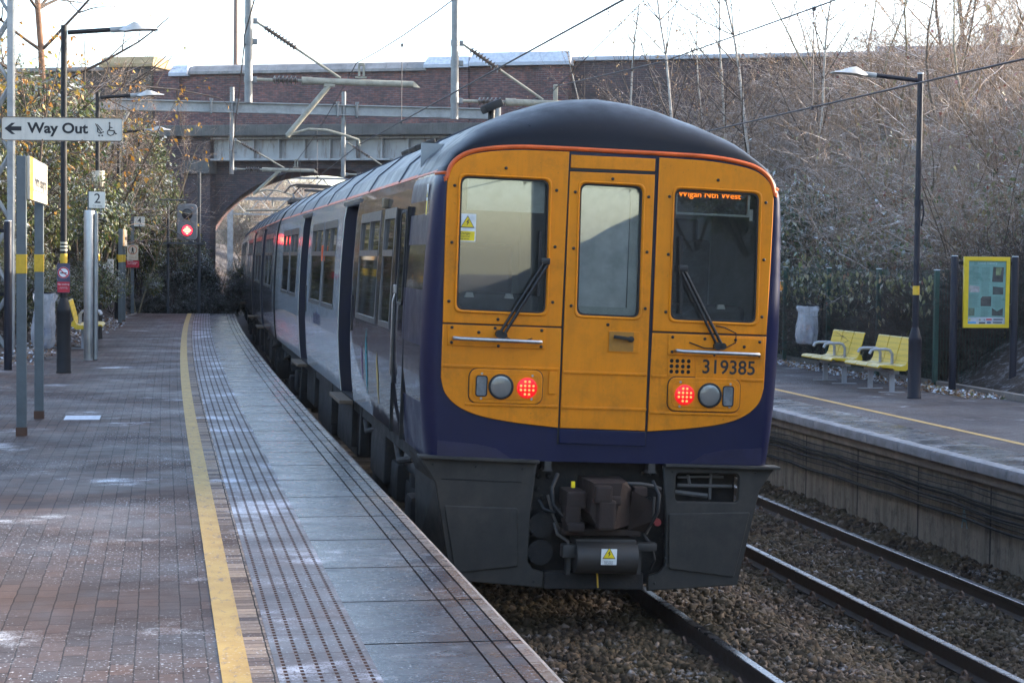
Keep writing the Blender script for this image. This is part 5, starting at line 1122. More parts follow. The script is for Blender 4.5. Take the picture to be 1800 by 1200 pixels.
# ------------------------------------------------------------------ signal
m_blk = mat('post_black', (.010, .010, .011), .55, 0, .3, 9, .1, 40, ior=1.35)
m_blk2 = mat('post_navy', (.008, .009, .017), .5, 0, .3, 9, .1, 40, ior=1.35)
m_yband = mat('band_yellow', (.62, .38, .02), .45, 0, .12, 9, dirt=.3)
m_signw = mat('sign_face', (.62, .60, .52), .5, 0, .08, 4, dirt=.15, streak=.2)
m_signb = mat('sign_ink', (.012, .012, .015), .5)
m_post = mat('post_grey', (.105, .125, .13), .6, .0, .2, 6, .05, 30, dirt=.3)
sg = thing('railway_signal', 'railway signal with a lit red lamp below a dark one, beside the arch', 'signal', (.75, 56.7, -.93))
q = MB(); hs_ = rrect(-.30, .30, 3.08, 4.14, .12)
plate('signal_head', hs_, [], .22, face_M((0, .1, 0)), mat('signal_grey', (.17, .175, .18), .5, 0, .25, 6, dirt=.3), sg, .02)
m_sigred = emis('signal_red', (1., .03, .05), 16., (.5, 0, 0))
for z, nm, m_ in ((3.84, 'dark_lamp', mat('lamp_off', (.02, .02, .022), .15)), (3.36, 'red_lamp', None)):
    q = MB(); q.lathe([(.15, 0), (.15, -.03), (.16, -.03), (.16, 0)], 22, axis='Y', c=(0, -.125, z)); q.build('lamp_hood', m_rub, sg, True)
    q = MB(); q.lathe([(0.0, -.012), (.10, -.010), (.148, 0.)], 22, axis='Y', c=(0, -.126, z)); q.build(nm, m_ if m_ else emis('signal_red_glow', (1., .008, .02), 2.2, (.5, 0, 0)), sg, True)
q = MB()
for i in range(5): h = .115 - .045 * abs(i - 2); q.box((0, -.142, 3.36 + (i - 2) * .05), (h * 2, .006, .018))
q.build('lamp_bars', emis('signal_bar', (1., .22, .08), 3.5, (.5, .1, .1)), sg)
q = MB(); q.cyl((.36, .15, 0), (.36, .15, 5.1), .05, n=10); q.cyl((-.55, .15, 0), (-.55, .15, 4.2), .04, n=10); q.box((-.1, .15, 2.98), (1.2, .7, .05)); q.tube([(-.9, -.2, 4.25), (.0, -.2, 4.25)], .025, 6); q.tube([(-.55, -.2, 3.0), (-.55, -.2, 4.25)], .02, 6); q.tube([(-.8, -.2, 3.55), (.2, -.2, 3.0)], .02, 6); q.build('post', mat('gantry_dark', (.05, .055, .06)), sg, True)

# ------------------------------------------------------------------ lamp posts
def lamp_post(label, X, Y, z0, flip, h=4.93, navy=False, ang=0., arm=1.07, sign=False):
    t_ = thing('lamp_post', label, 'lamp post', (X, Y, z0), ang, 'lamp posts on the platforms'); f = flip; mm = m_blk2 if navy else m_blk
    MB().lathe([(.108, 0), (.108, .02), (.100, .03), (.098, .86), (.102, .885), (.096, .91), (.062, 1.04), (.050, 1.07)], 20).build('base', mm, t_, True, 40)
    MB().lathe([(.049, 1.05), (.048, 1.7), (.046, 1.72), (.043, h), (.0, h)], 18).build('pole', mm, t_, True, 40)
    MB().lathe([(.0482, 1.565), (.0505, 1.565), (.0505, 1.70), (.0482, 1.70)], 18).build('yellow_band', m_yband, t_, True, 40)
    mb = MB(); mb.tube([(f * .05, 0, h - .10), (f * arm * .72, 0, h - .03)], .034, 10); mb.build('arm', mm, t_, True); mb = MB(); mb.tube([(f * arm * .60, 0, h - .045), (f * arm * .80, 0, h - .022)], .042, 10); mb.build('arm_sleeve', m_galvw, t_, True)
    a_ = arm * .70; L = .56
    prof = [(0, -.035, -.035, .05), (.10, .02, -.05, .10), (.22, .085, -.03, .135), (.34, .06, -.02, .14), (.46, .015, -.015, .14), (L, .005, -.012, .12)]
    mb = MB(); vs = []
    for x, zt, zb, w_ in prof:
        zt += h - .01; zb += h - .01
        vs += [(f * (a_ + x), -w_, zb), (f * (a_ + x), w_, zb), (f * (a_ + x), w_ * .6, zt), (f * (a_ + x), -w_ * .6, zt)]
    mb.add(vs, [(i * 4 + j, i * 4 + (j + 1) % 4, i * 4 + 4 + (j + 1) % 4, i * 4 + 4 + j) for i in range(len(prof) - 1) for j in range(4)] + [(3, 2, 1, 0), (20, 21, 22, 23)])
    mb.build('lamp_head', mat('lamp_cream', (.46, .43, .38), .5, 0, .1, 9, frost=.5), t_, True, 50)
    return t_
l1 = lamp_post('black lamp post on the left platform carrying the red no smoking sign', -1.366, 27.5, 0, 1)
q = MB()
for i in range(3): q.lathe([(.0505, 1.74 + i * .05), (.0505, 1.765 + i * .05)], 18)
q.build('band_tape', mat('tape_white', (.55, .5, .35), .5), l1, True)
ns = plate('no_smoking_sign', rrect(-.09, .09, 1.145, 1.562, .006), [], .008, face_M((.0, -.050, 0)), mat('sign_navy', (.05, .05, .09), .5), l1)
plate('red_panel', [(-.085, 1.15), (.085, 1.15), (.085, 1.30), (-.085, 1.30)], [], .001, face_M((.0, -.0585, 0)), mat('sign_red', (.45, .012, .03), .45), l1)
plate('white_disc', disc(0, 1.43, .082, 26), [], .001, face_M((.0, -.0585, 0)), mat('sign_white', (.72, .74, .72)), l1); plate('red_ring', disc(0, 1.43, .080, 26), [disc(0, 1.43, .062, 26)], .001, face_M((.0, -.0598, 0)), mat('sign_red', (.45, .012, .03)), l1)
q = MB(); q.box((.0, -.061, 1.425), (.09, .002, .016)); q.build('cigarette_mark', m_signb, l1); q = MB(); q.box((.0, -.0615, 1.43), (.135, .002, .014), M=Matrix.Rotation(R_(40), 3, 'Y')); q.build('red_bar', mat('sign_red', (.45, .012, .03)), l1)
text('sign_text', 'No smoking', .032, face_M((.0, -.0598, 1.265)), mat('sign_white', (.72, .74, .72)), l1, .0005)
text('sign_text', 'It is against the law\nto smoke on this station', .0135, face_M((.0, -.0598, 1.215)), mat('sign_white', (.72, .74, .72)), l1, .0004)
l2 = lamp_post('black lamp post on the left platform, second from the front, with a beige camera housing', -1.262, 38.67, 0, 1)
q = MB(); q.cyl((.03, -.35, 3.35), (.03, -.35, 3.12), .12, .13, 14); q.lathe([(.13, 3.12), (.10, 3.04), (.04, 3.0)], 14, c=(.03, -.35, 0)); q.box((.03, -.18, 3.28), (.06, .3, .08)); q.build('camera_housing', mat('cam_cream', (.56, .50, .40), .5, 0, .1), l2, True)
MB().box((.26, -.12, 1.42), (.12, .1, .36), bev=.02).build('cabinet', mat('box_white', (.50, .47, .42), .5, 0, .15, 5, dirt=.3), l2)
l3 = lamp_post('black lamp post on the left platform, third and farthest, by the narrow name board', -1.083, 49.386, 0, 1)
lr = lamp_post('navy lamp post with a yellow band on the opposite platform, behind the yellow benches', 11.20, 26.74, ZR, -1, 4.88, True, 0, 1.18)
MB().lathe([(.046, 2.9), (.055, 2.9), (.055, 3.0), (.046, 3.0)], 14).build('cable_clip', m_blk2, lr); MB().tube([(.06, -.02, 3.0), (.08, -.04, 2.8), (.05, -.03, 2.6)], .012, 6).build('cable_tail', m_blk2, lr, True)
MB().cyl((0, 0, 4.875), (0, 0, 4.895), .047, n=16).build('frost_cap', m_frost, lr)

# ------------------------------------------------------------------ signs on the left platform
wo_ = thing('direction_sign', 'white sign reading Way Out with a left arrow, pushchair and wheelchair symbols', 'sign', (-1.32, 10.06, 0))
SX, SZ, SW, SH = .815, 2.343, .612, .122
def wM(d=0.): return face_M((SX, -.05 - d, SZ), (1, .0, .012))
MB().cyl((0, 0, 0), (0, 0, 3.1), .05, n=14).build('post', m_post, wo_, True)
q = MB(); q.box((.26, 0, SZ + .035), (.52, .03, .03)); q.box((.26, 0, SZ - .035), (.52, .03, .03)); q.build('bracket', m_post, wo_)
pn_ = plate('sign_panel', rrect(-SW / 2, SW / 2, -SH / 2, SH / 2, .010), [], .03, wM(-.03), m_signw, wo_, .003)
plate('sign_border', rrect(-SW / 2, SW / 2, -SH / 2, SH / 2, .010), [rrect(-SW / 2 + .0035, SW / 2 - .0035, -SH / 2 + .0035, SH / 2 - .0035, .008)], .002, wM(.0002), mat('sign_rim', (.16, .12, .08), .6, 0, .4, 9), pn_)
text('lettering', 'Way Out', .074, wM(.0005) @ Matrix.Translation((-.023, .002, 0)), m_signb, pn_, .0005, sx=1.06, bold=.0022)
plate('arrow', [(-.290, 0), (-.254, .029), (-.236, .029), (-.256, .011), (-.205, .011), (-.205, -.011), (-.256, -.011), (-.236, -.029), (-.254, -.029)], [], .0006, wM(.0003), m_signb, pn_)
q = MB()
def wp(pts, r=.0022): q.tube([wM(.001) @ Vector((x, y, 0)) for x, y in pts], r, 6)
ox = .252
wp([(ox - .012, .026), (ox - .014, -.004), (ox + .010, -.006), (ox + .017, -.022), (ox + .024, -.020)], .0030)
wp([(ox - .014, .012), (ox + .002, .010)], .0024); wp([(ox - .016, .000), (ox - .024, -.010), (ox - .022, -.024), (ox - .008, -.031), (ox + .006, -.026), (ox + .010, -.014)], .0022)
q.cyl(wM(.000) @ Vector((ox - .013, .033, 0)), wM(.002) @ Vector((ox - .013, .033, 0)), .0048, n=12)
ox = .190
wp([(ox - .022, .030), (ox - .012, .010), (ox + .006, -.016), (ox + .020, -.012)], .0026); wp([(ox - .012, .010), (ox - .012, -.012), (ox + .0, -.020), (ox + .010, -.018)], .0024); wp([(ox - .014, .026), (ox + .012, -.004)], .0022)
for dx in (-.004, .012): q.cyl(wM(.000) @ Vector((ox + dx, -.031, 0)), wM(.002) @ Vector((ox + dx, -.031, 0)), .0042, n=10)
q.build('pictogram', m_signb, pn_)
q = MB()
for x in (-.3, -.10, .10, .3):
    for z in (-.056, .056): q.cyl(wM(-.001) @ Vector((x, z, 0)), wM(.002) @ Vector((x, z, 0)), .0035, n=8)
q.build('screw', mat('rust_screw', (.20, .09, .03), .8), pn_)
def name_board(label, p0, p1, ztop, zbot, big=True):
    a_, b_ = Vector((*p0, 0)), Vector((*p1, 0)); t_ = thing('station_name_board', label, 'sign', tuple(a_)); d = b_ - a_; L = d.length; dn = d.normalized()
    for k, p in enumerate((Vector((0, 0, 0)), d)):
        q = MB(); q.box((p.x, p.y, ztop / 2), (.09, .09, ztop), bev=.008); q.build('post', m_post, t_); q = MB(); q.box((p.x, p.y, 1.60), (.096, .096, .18), bev=.006); q.build('yellow_band', m_yband, t_)
        MB().box((p.x, p.y, .04), (.10, .10, .08)).build('post_foot', mat('foot_rust', (.10, .05, .03), .8), t_)
    rt = dn; nrm = Vector((-rt.y, rt.x, 0))                                   # panel faces the track (+X)
    Mx = lambda d_: face_M(tuple(d / 2 + rt.cross(Vector((0, 0, 1))) * d_ + Vector((0, 0, (ztop + zbot) / 2))), rt)
    h = ztop - zbot
    pl_ = plate('board', rrect(-L / 2 - .03, L / 2 + .03, -h / 2, h / 2, .006), [], .03, Mx(.05), mat('board_cream', (.50, .45, .36), .5, 0, .06, 4), t_, .003)
    plate('orange_band', [(-L / 2 - .028, -h / 2 + .002), (-L / 2 + .30, -h / 2 + .002), (-L / 2 + .30, h / 2 - .002), (-L / 2 - .028, h / 2 - .002)], [], .0012, Mx(.0802), mat('band_orange', (.75, .36, .03), .5), pl_)
    text('lettering', 'Wavertree\u2009Technology\u2009Park', .150, Mx(.0802) @ Matrix.Translation((.15, -.01, 0)), m_signb, pl_, .0006, sx=.76, bold=.003)
    q = MB(); o = Mx(.0805); q.tube([o @ Vector((-L / 2 + .32, -h / 2 + .10, 0)), o @ Vector((L / 2 + .02, -h / 2 + .10, 0))], .003, 5); q.build('rule', m_signb, pl_)
name_board('cream station name board with an orange end band on two grey posts, the nearest', (-1.278, 18.03), (-1.235, 19.9), 2.60, 2.20)
name_board('narrow edge on station name board on two grey posts beside the farthest lamp post', (-.957, 45.5), (-.914, 47.4), 2.30, 1.90)
# number signs
cs = thing('stopping_sign', 'white sign with a large 2 on a grey post in front of the lamp post', 'sign', (-1.155, 31.5, 0))
MB().box((0, .03, 1.36), (.06, .05, 2.72)).build('post', m_post, cs)
pl_ = plate('sign_panel', rrect(.0, .26, 2.45, 2.715, .015), [], .012, face_M((-.01, 0, 0)), m_signw, cs, .002)
text('number', '2', .225, face_M((.125, -.0122, 2.60)), m_signb, pl_, .0006, bold=.001); text('lettering', 'Car stop', .042, face_M((.125, -.0122, 2.485)), m_signb, pl_, .0005)
cs = thing('stopping_sign', 'white sign with a large 4 above a pedestrian warning at the far platform end', 'sign', (-.80, 54.1, 0))
MB().box((0, .04, 1.38), (.09, .06, 2.76)).build('post', m_post, cs)
pl_ = plate('sign_panel', rrect(.04, .335, 2.49, 2.765, .015), [], .012, face_M((0, 0, 0)), m_signw, cs, .002)
text('number', '4', .235, face_M((.19, -.0122, 2.645)), m_signb, pl_, .0006, bold=.001); plate('dot_mark', disc(.19, 2.52, .018, 10), [], .0005, face_M((0, -.0122, 0)), m_signb, pl_)
pl_ = plate('warning_panel', rrect(-.15, .16, 1.54, 1.965, .01), [], .012, face_M((0, -.03, 0)), mat('sign_cream', (.60, .50, .36), .5), cs, .002)
plate('prohibition_ring', disc(.005, 1.825, .125, 26), [disc(.005, 1.825, .105, 26)], .001, face_M((0, -.0425, 0)), mat('ring_orange', (.50, .12, .05), .5), pl_)
q = MB(); q.cyl((.005, -.0425, 1.885), (.005, -.045, 1.885), .018, n=10); q.box((.005, -.044, 1.835), (.05, .004, .07)); q.box((-.012, -.044, 1.77), (.02, .004, .08), M=Matrix.Rotation(R_(14), 3, 'Y')); q.box((.025, -.044, 1.77), (.02, .004, .08), M=Matrix.Rotation(R_(-14), 3, 'Y')); q.build('walking_figure', m_signb, pl_)
text('sign_text', 'Passengers must\nnot pass this point', .030, face_M((.005, -.0423, 1.61)), mat('text_brown', (.25, .10, .04), .5), pl_, .0005)
pl_ = plate('red_panel', rrect(-.17, .19, 1.33, 1.525, .01), [], .012, face_M((0, -.03, 0)), mat('sign_red', (.45, .012, .03)), cs, .002)
text('sign_text', 'Warning\nDo not trespass\non the railway', .042, face_M((-.14, -.0425, 1.475)), mat('sign_white', (.72, .74, .72)), pl_, .0005, 'LEFT')
# stainless help point column
hp = thing('help_point', 'tall brushed steel cylindrical column standing on the left platform before the bench', 'help point', (-1.10, 30.77, 0))
m_ss = mat('brushed_steel', (.40, .39, .37), .36, .85, .15, 5, .05, 30)
MB().lathe([(.10, 0), (.10, .012), (.088, .02), (.088, 2.36), (.082, 2.39), (0, 2.40)], 24, c=(-.03, 0, 0)).build('column', m_ss, hp, True, 40)
q = MB(); q.box((.075, .10, 1.18), (.05, .34, 2.34), bev=.01); q.build('side_panel', mat('panel_steel', (.30, .31, .31), .4, .7), hp)
# poster case at the left edge (only a post and a sliver of its frame show)
def poster_case(label, xa, xb, Y, z0, zt, fx0, fx1, fz0, fz1, full, rz=0.):
    t_ = thing('poster_case', label, 'poster case', (xa, Y, z0), rz); h = zt - z0
    for x in (0, xb - xa): 
        q = MB(); q.lathe([(.058, 0), (.058, h - .02), (.05, h), (0, h)], 16, c=(x, 0, 0)); q.build('post', m_blk2, t_, True, 40)
    for x in (0, xb - xa): MB().cyl((x, 0, h), (x, 0, h + .012), .05, n=14).build('frost_cap', m_frost, t_)
    q = MB()
    for z in (fz0 + .10, fz1 - .10): q.box(((xb - xa) / 2, .02, z - z0), (xb - xa - .08, .03, .05))
    q.build('crossbar', m_blk2, t_)
    FMx = lambda d=0.: face_M((-xa, -.02 - d, -z0))
    plate('frame', [(fx0, fz0), (fx1, fz0), (fx1, fz1), (fx0, fz1)], [[(fx0 + .078, fz0 + .06), (fx1 - .062, fz0 + .06), (fx1 - .062, fz1 - .065), (fx0 + .078, fz1 - .065)]], .05, FMx(0), mat('frame_yellow', (.66, .45, .015), .4, 0, .1, 6, dirt=.15), t_, .004)
    fw, fh = fx1 - fx0, fz1 - fz0; X = lambda u: fx0 + fw * u; Z = lambda v_: fz0 + fh * v_
    bd = plate('poster', [(X(.10), Z(.05)), (X(.92), Z(.05)), (X(.92), Z(.95)), (X(.10), Z(.95))], [], .006, FMx(.022), mat('poster_teal', (.16, .29, .25), .3, 0, .12, 4, streak=.25, coat=.5), t_)
    if not full: return t_
    plate('poster_strip', [(X(.105), Z(.055)), (X(.915), Z(.055)), (X(.915), Z(.15)), (X(.105), Z(.15))], [], .0006, FMx(.0282), mat('poster_pale', (.38, .40, .42), .4), bd)
    for nm, pts, m_ in (('poster_picture', [(.62, .65), (.86, .645), (.875, .855), (.64, .86)], mat('pic_a', (.06, .055, .05), .5, 0, .6, 12)), ('poster_picture', [(.64, .47), (.87, .47), (.87, .57), (.64, .585)], mat('pic_b', (.05, .055, .05), .5, 0, .6, 14)), ('poster_picture', [(.38, .305), (.61, .305), (.61, .445), (.42, .445), (.38, .41)], mat('pic_a', (.06, .055, .05))), ('poster_picture', [(.63, .17), (.87, .17), (.87, .28), (.74, .235), (.63, .28)], mat('pic_b', (.05, .055, .05))), ('poster_picture', [(.12, .17), (.25, .17), (.25, .28), (.12, .28)], mat('pic_c', (.10, .13, .09), .5, 0, .5, 14)), ('poster_picture', [(.13, .50), (.35, .50), (.35, .58), (.13, .60)], mat('pic_d', (.30, .28, .27), .5, 0, .4, 20)), ('poster_picture', [(.70, .74), (.80, .74), (.83, .85), (.70, .85)], mat('pic_e', (.16, .19, .09), .5, 0, .5, 14))):
        plate(nm, [(X(u), Z(v_)) for u, v_ in pts], [], .0006, FMx(.0288 if nm and m_.name != 'pic_e' else .0296), m_, bd)
    q = MB(); rr = random.Random(3)
    def line(u0, u1, v_): q.box((X((u0 + u1) / 2) - xa, -.02 - .0288, Z(v_) - z0), (fw * (u1 - u0), .0012, fh * .006))
    for u0, u1, v0, v1 in ((.13, .35, .62, .86), (.13, .35, .30, .48), (.39, .59, .47, .86), (.64, .87, .30, .45), (.39, .59, .16, .28)):
        v_ = v0
        while v_ < v1: line(u0, u1 - rr.random() * .05, v_); v_ += .017
    q.build('poster_text', mat('poster_ink', (.10, .17, .15), .5), bd)
    text('poster_title', 'Local history', .062, FMx(.0288) @ Matrix.Translation((X(.52), Z(.915), 0)), mat('poster_title', (.34, .46, .44), .5), bd, .0004)
    for i, (u, v_, w_, c_) in enumerate(((.15, .115, .035, (.5, .42, .03)), (.24, .115, .03, (.4, .4, .4)), (.37, .115, .04, (.25, .22, .12)), (.47, .115, .03, (.2, .2, .2)), (.57, .12, .12, (.45, .05, .06)), (.20, .075, .18, (.04, .25, .5)), (.42, .072, .14, (.04, .05, .07)), (.57, .078, .085, (.02, .08, .22)), (.77, .12, .2, (.12, .13, .14)), (.76, .078, .2, (.1, .12, .14)))):
        plate('poster_emblem', [(X(u - w_ / 2), Z(v_ - .014)), (X(u + w_ / 2), Z(v_ - .014)), (X(u + w_ / 2), Z(v_ + .010)), (X(u - w_ / 2), Z(v_ + .010))], [], .0006, FMx(.0289), mat('emblem_%d' % i, c_, .5), bd)
    return t_
poster_case('yellow framed poster case with a green history poster on the opposite platform', 12.345, 13.37, 27.95, ZR, 1.82, 12.48, 13.255, .69, 1.815, True)
poster_case('black posts of a yellow framed poster case cut by the left edge', -3.22, -2.19, 28.19, 0, 2.16, -3.10, -2.32, 1.0, 2.12, False)
# red post at the extreme left
# ------------------------------------------------------------------ benches
m_seat = mat('seat_yellow', (.62, .42, .025), .42, 0, .12, 7, frost=.55)
m_seatp, t, b = NT('seat_perforated'); v = coords(t)
vo = nd(t, 'TexVoronoi', feature='F1'); vo.inputs['Scale'].default_value = 42; vo.inputs['Randomness'].default_value = .15; t.links.new(v, vo.inputs['Vector'])
c = mixc(t, mth(t, 'LESS_THAN', vo.outputs['Distance'], .26), (.64, .43, .03), (.16, .12, .02)); nz = normal_z(t)
c = mixc(t, mth(t, 'MULTIPLY', ramp(t, nz, [(.4, 0.), (.9, .55)]), ramp(t, noise(t, v, 14, 4, .8), [(.4, .2), (.6, 1.)])), c, (.7, .7, .66))
t.links.new(c, b.inputs['Base Color']); b.inputs['Roughness'].default_value = .45
m_bfr = mat('bench_grey', (.30, .31, .33), .45, .3, .15, 8, dirt=.2, frost=.3)
def make_bench(label):
    t_ = thing('bench', label, 'bench', (0, 0, 0), 0, 'yellow platform benches')      # local +X is the way the sitter faces, seats in a row along Y
    prof = [(.30, .415), (.27, .445), (.20, .452), (.05, .440), (-.08, .425), (-.155, .445), (-.195, .51), (-.22, .62), (-.265, .78), (-.285, .86), (-.30, .872)]
    for k in (-1, 0, 1):
        mb = MB(); w_ = .235; vs = []
        for y in (-w_, w_):
            vs += [(x, y + k * .50, z) for x, z in prof]
        n = len(prof); th_ = .016
        vs2 = [(x - .010, y + (0), z - .022) for x, y, z in vs]
        mb.add(vs + vs2, [(i, i + 1, n + i + 1, n + i) for i in range(n - 1)] + [(2 * n + i, 3 * n + i, 3 * n + i + 1, 2 * n + i + 1) for i in range(n - 1)] + [(i, 2 * n + i, 2 * n + i + 1, i + 1) for i in range(n - 1)] + [(n + i, n + i + 1, 3 * n + i + 1, 3 * n + i) for i in range(n - 1)] + [(0, n, 3 * n, 2 * n), (n - 1, 3 * n - 1, 4 * n - 1, 2 * n - 1)])
        st = mb.build('seat', m_seatp, t_, True, 30)
        for y in (-w_, w_):
            rb = MB(); pr = [(.28, .43), (-.15, .425), (-.2, .5), (-.24, .5), (-.26, .42), (-.16, .355), (.02, .36), (.05, .395), (.12, .40), (.2, .41)]
            vs = [(x, y + k * .5 - .006, z) for x, z in pr] + [(x, y + k * .5 + .006, z) for x, z in pr]; n2 = len(pr)
            rb.add(vs, [tuple(range(n2)), tuple(range(2 * n2 - 1, n2 - 1, -1))] + [(i, (i + 1) % n2, n2 + (i + 1) % n2, n2 + i) for i in range(n2)]); rb.build('seat_rib', m_seat, st)
    MB().box((-.05, 0, .335), (.09, 1.30, .07), bev=.01).build('beam', m_bfr, t_)
    for y in (-.46, .46):
        MB().box((-.05, y, .15), (.075, .05, .30)).build('leg', m_bfr, t_); MB().box((-.05, y, .006), (.42, .07, .012)).build('foot', m_bfr, t_)
    for y in (-.25, .25):
        mb = MB(); mb.tube([(-.13, y, .44), (-.13, y, .60), (-.09, y, .655), (-.03, y, .67), (.16, y, .67), (.22, y, .655), (.25, y, .60)], .024, 10); mb.build('armrest', m_bfr, t_, True)
    return t_
b0 = make_bench('yellow three seat bench on the opposite platform, the one nearer the lamp post')
b0.location = (11.30, 28.45, ZR); b0.rotation_euler = (0, 0, math.pi)
b1 = copy_tree(b0); b1.location = (11.28, 30.5, ZR); b1['label'] = 'yellow three seat bench on the opposite platform beside the clear bin bag'
b2 = copy_tree(b0); b2.location = (-1.32, 35.0, 0); b2.rotation_euler = (0, 0, 0); b2['label'] = 'yellow bench on the left platform behind the steel column'
# ------------------------------------------------------------------ bin bags on hoops
m_bag, t, b = NT('clear_bag'); v = coords(t)
c = ramp(t, noise(t, v, 5, 5, .7), [(.3, (.60, .61, .64)), (.7, (.82, .83, .86))]); t.links.new(c, b.inputs['Base Color']); b.inputs['Roughness'].default_value = .25; b.inputs['Transmission Weight'].default_value = .35
t.links.new(ramp(t, noise(t, v, 4, 3), [(.3, .45), (.7, .85)]), b.inputs['Alpha']); bump(t, b, noise(t, mapping(t, v, (14, 14, 2.5)), 1.6, 5, .7), 1., .05)
def bin_bag(label, X, Y, z0, h, r, seed):
    t_ = thing('bin_bag', label, 'bin bag', (X, Y, z0)); rr = random.Random(seed); n = 40; vs = []; prof = []
    for q_, z_ in crom([(.45, 0), (.80, .04), (.98, .16), (1.02, .34), (.94, .52), (.86, .68), (.82, .78), (.84, .84), (.98, .90), (1.02, .96), (.96, 1.0)], 4): prof.append((r * q_, h * z_))
    ph = [rr.random() * 6 for _ in range(6)]
    for bR, z in prof:
        for j in range(n):
            a_ = 2 * math.pi * j / n; wv_ = .09 * math.sin(3 * a_ + ph[0] + z * 5) + .08 * math.sin(7 * a_ + ph[1] - z * 5) + .05 * math.sin(13 * a_ + ph[2] + z * 9) + .03 * math.sin(21 * a_ + ph[3] - z * 30)
            q_ = bR * (1 + wv_); vs.append((q_ * math.cos(a_), q_ * math.sin(a_), z))
    mb = MB(); k = len(prof); mb.add(vs, [(i * n + j, i * n + (j + 1) % n, (i + 1) * n + (j + 1) % n, (i + 1) * n + j) for i in range(k - 1) for j in range(n)] + [tuple(range(n - 1, -1, -1))]); mb.build('bag', m_bag, t_, True, 80)
    mb = MB(); mb.tube([(r * .95 * math.cos(a_ * math.pi / 12), r * .95 * math.sin(a_ * math.pi / 12), h + .005) for a_ in range(25)], .012, 6); mb.build('hoop', m_blk, t_, True)
    mb = MB(); mb.cyl((r + .12, .1, -z0 + (0 if X < 0 else ZR)), (r + .12, .1, h + .05), .025, n=10); mb.tube([(r * .9, 0, h), (r + .12, .1, h)], .015, 6); mb.build('post', m_blk, t_, True)
    mb = MB()
    for i in range(14):
        a_ = rr.random() * 6.3; q_ = rr.random() * r * .55; mb.box((q_ * math.cos(a_), q_ * math.sin(a_), h * (.06 + .4 * rr.random())), (.09, .05 + rr.random() * .06, .09), mi=i % 4, M=Matrix.Rotation(rr.random() * 3, 3, 'X') @ Matrix.Rotation(rr.random() * 3, 3, 'Z'), bev=.01)
    mb.build('litter', [mat('lit_brown', (.16, .10, .07)), mat('lit_blue', (.06, .07, .2)), mat('lit_orange', (.4, .14, .04)), mat('lit_white', (.45, .44, .43))], t_)
bin_bag('clear plastic bin bag hung by the fence on the opposite platform', 11.95, 33.7, ZR + .50, .72, .20, 2)
bin_bag('clear plastic bin bag hung behind the name board on the left platform', -1.86, 31.2, .16, .90, .18, 5)
# ------------------------------------------------------------------ mesh fence behind the opposite platform
fe = thing('mesh_fence', 'dark green wire mesh fence behind the opposite platform with twigs pressing through', 'fence', (12.62, 29.2, ZR))
m_fen = mat('fence_green', (.022, .058, .045), .5, .1, .3, 8)
Hf = 1.9
def fpanel(p0, p1):
    mb = MB(); a_, b_ = Vector(p0), Vector(p1); L = (b_ - a_).length; n = int(L / .055); w_ = .0042
    sd_ = (b_ - a_).normalized()
    for i in range(n + 1):
        p = a_.lerp(b_, i / n); mb.box((p.x, p.y, Hf / 2 + .03), (w_ * 1.2, w_ * 1.2, Hf - .02))
    for j in range(11):
        z = .05 + (Hf - .03) * j / 10; mb.tube([a_ + Vector((0, 0, z)), b_ + Vector((0, 0, z))], .0035, 4)
    return mb
pts = [(0, i * 2.55, 0) for i in range(8)] + []
for i in range(7): fpanel(pts[i], pts[i + 1]).build('mesh_panel', m_fen, fe)
ptsr = [(0, 0, 0), (2.4, .05, 0), (4.8, .1, 0)]
for i in range(2): fpanel(ptsr[i], ptsr[i + 1]).build('mesh_panel', m_fen, fe)
for p in pts + ptsr[1:]:
    MB().box((p[0] - .03, p[1], Hf / 2), (.075, .075, Hf + .06), bev=.006).build('fence_post', m_fen, fe); MB().box((p[0] - .03, p[1], Hf + .035), (.08, .08, .014)).build('frost_cap', m_frost, fe)
fs_ = thing('fence_sign', 'small white and orange warning sign fixed on the mesh fence', 'sign', (12.58, 37.0, 0))
fM = lambda d=0.: face_M((-.03 - d * .9, -d * .3, 1.20), (.45, -1, 0))
plate('sign_panel', rrect(-.13, .13, -.115, .115, .006), [], .005, fM(), mat('sign_white', (.72, .74, .72)), fs_)
plate('orange_panel', [(-.03, -.10), (.12, -.10), (.12, .10), (-.03, .10)], [], .001, fM(.0062), mat('ring_o2', (.75, .25, .03), .5), fs_); plate('cone_mark', [(-.115, -.09), (-.04, -.09), (-.07, .09), (-.085, .09)], [], .001, fM(.0062), mat('ring_o2', (.75, .25, .03)), fs_)
text('sign_text', 'Take care\nsurfaces\nmay be\nslippery', .032, fM(.0076) @ Matrix.Translation((.045, .03, 0)), m_signb, fs_, .0004)
# frosted drain slot in the left platform
tag(MB().box((-.80, 19.95, .0015), (.36, .5, .003)).build('drain_cover', m_frost), 'frost filled slot in the paving beside the name board posts', 'drain cover')
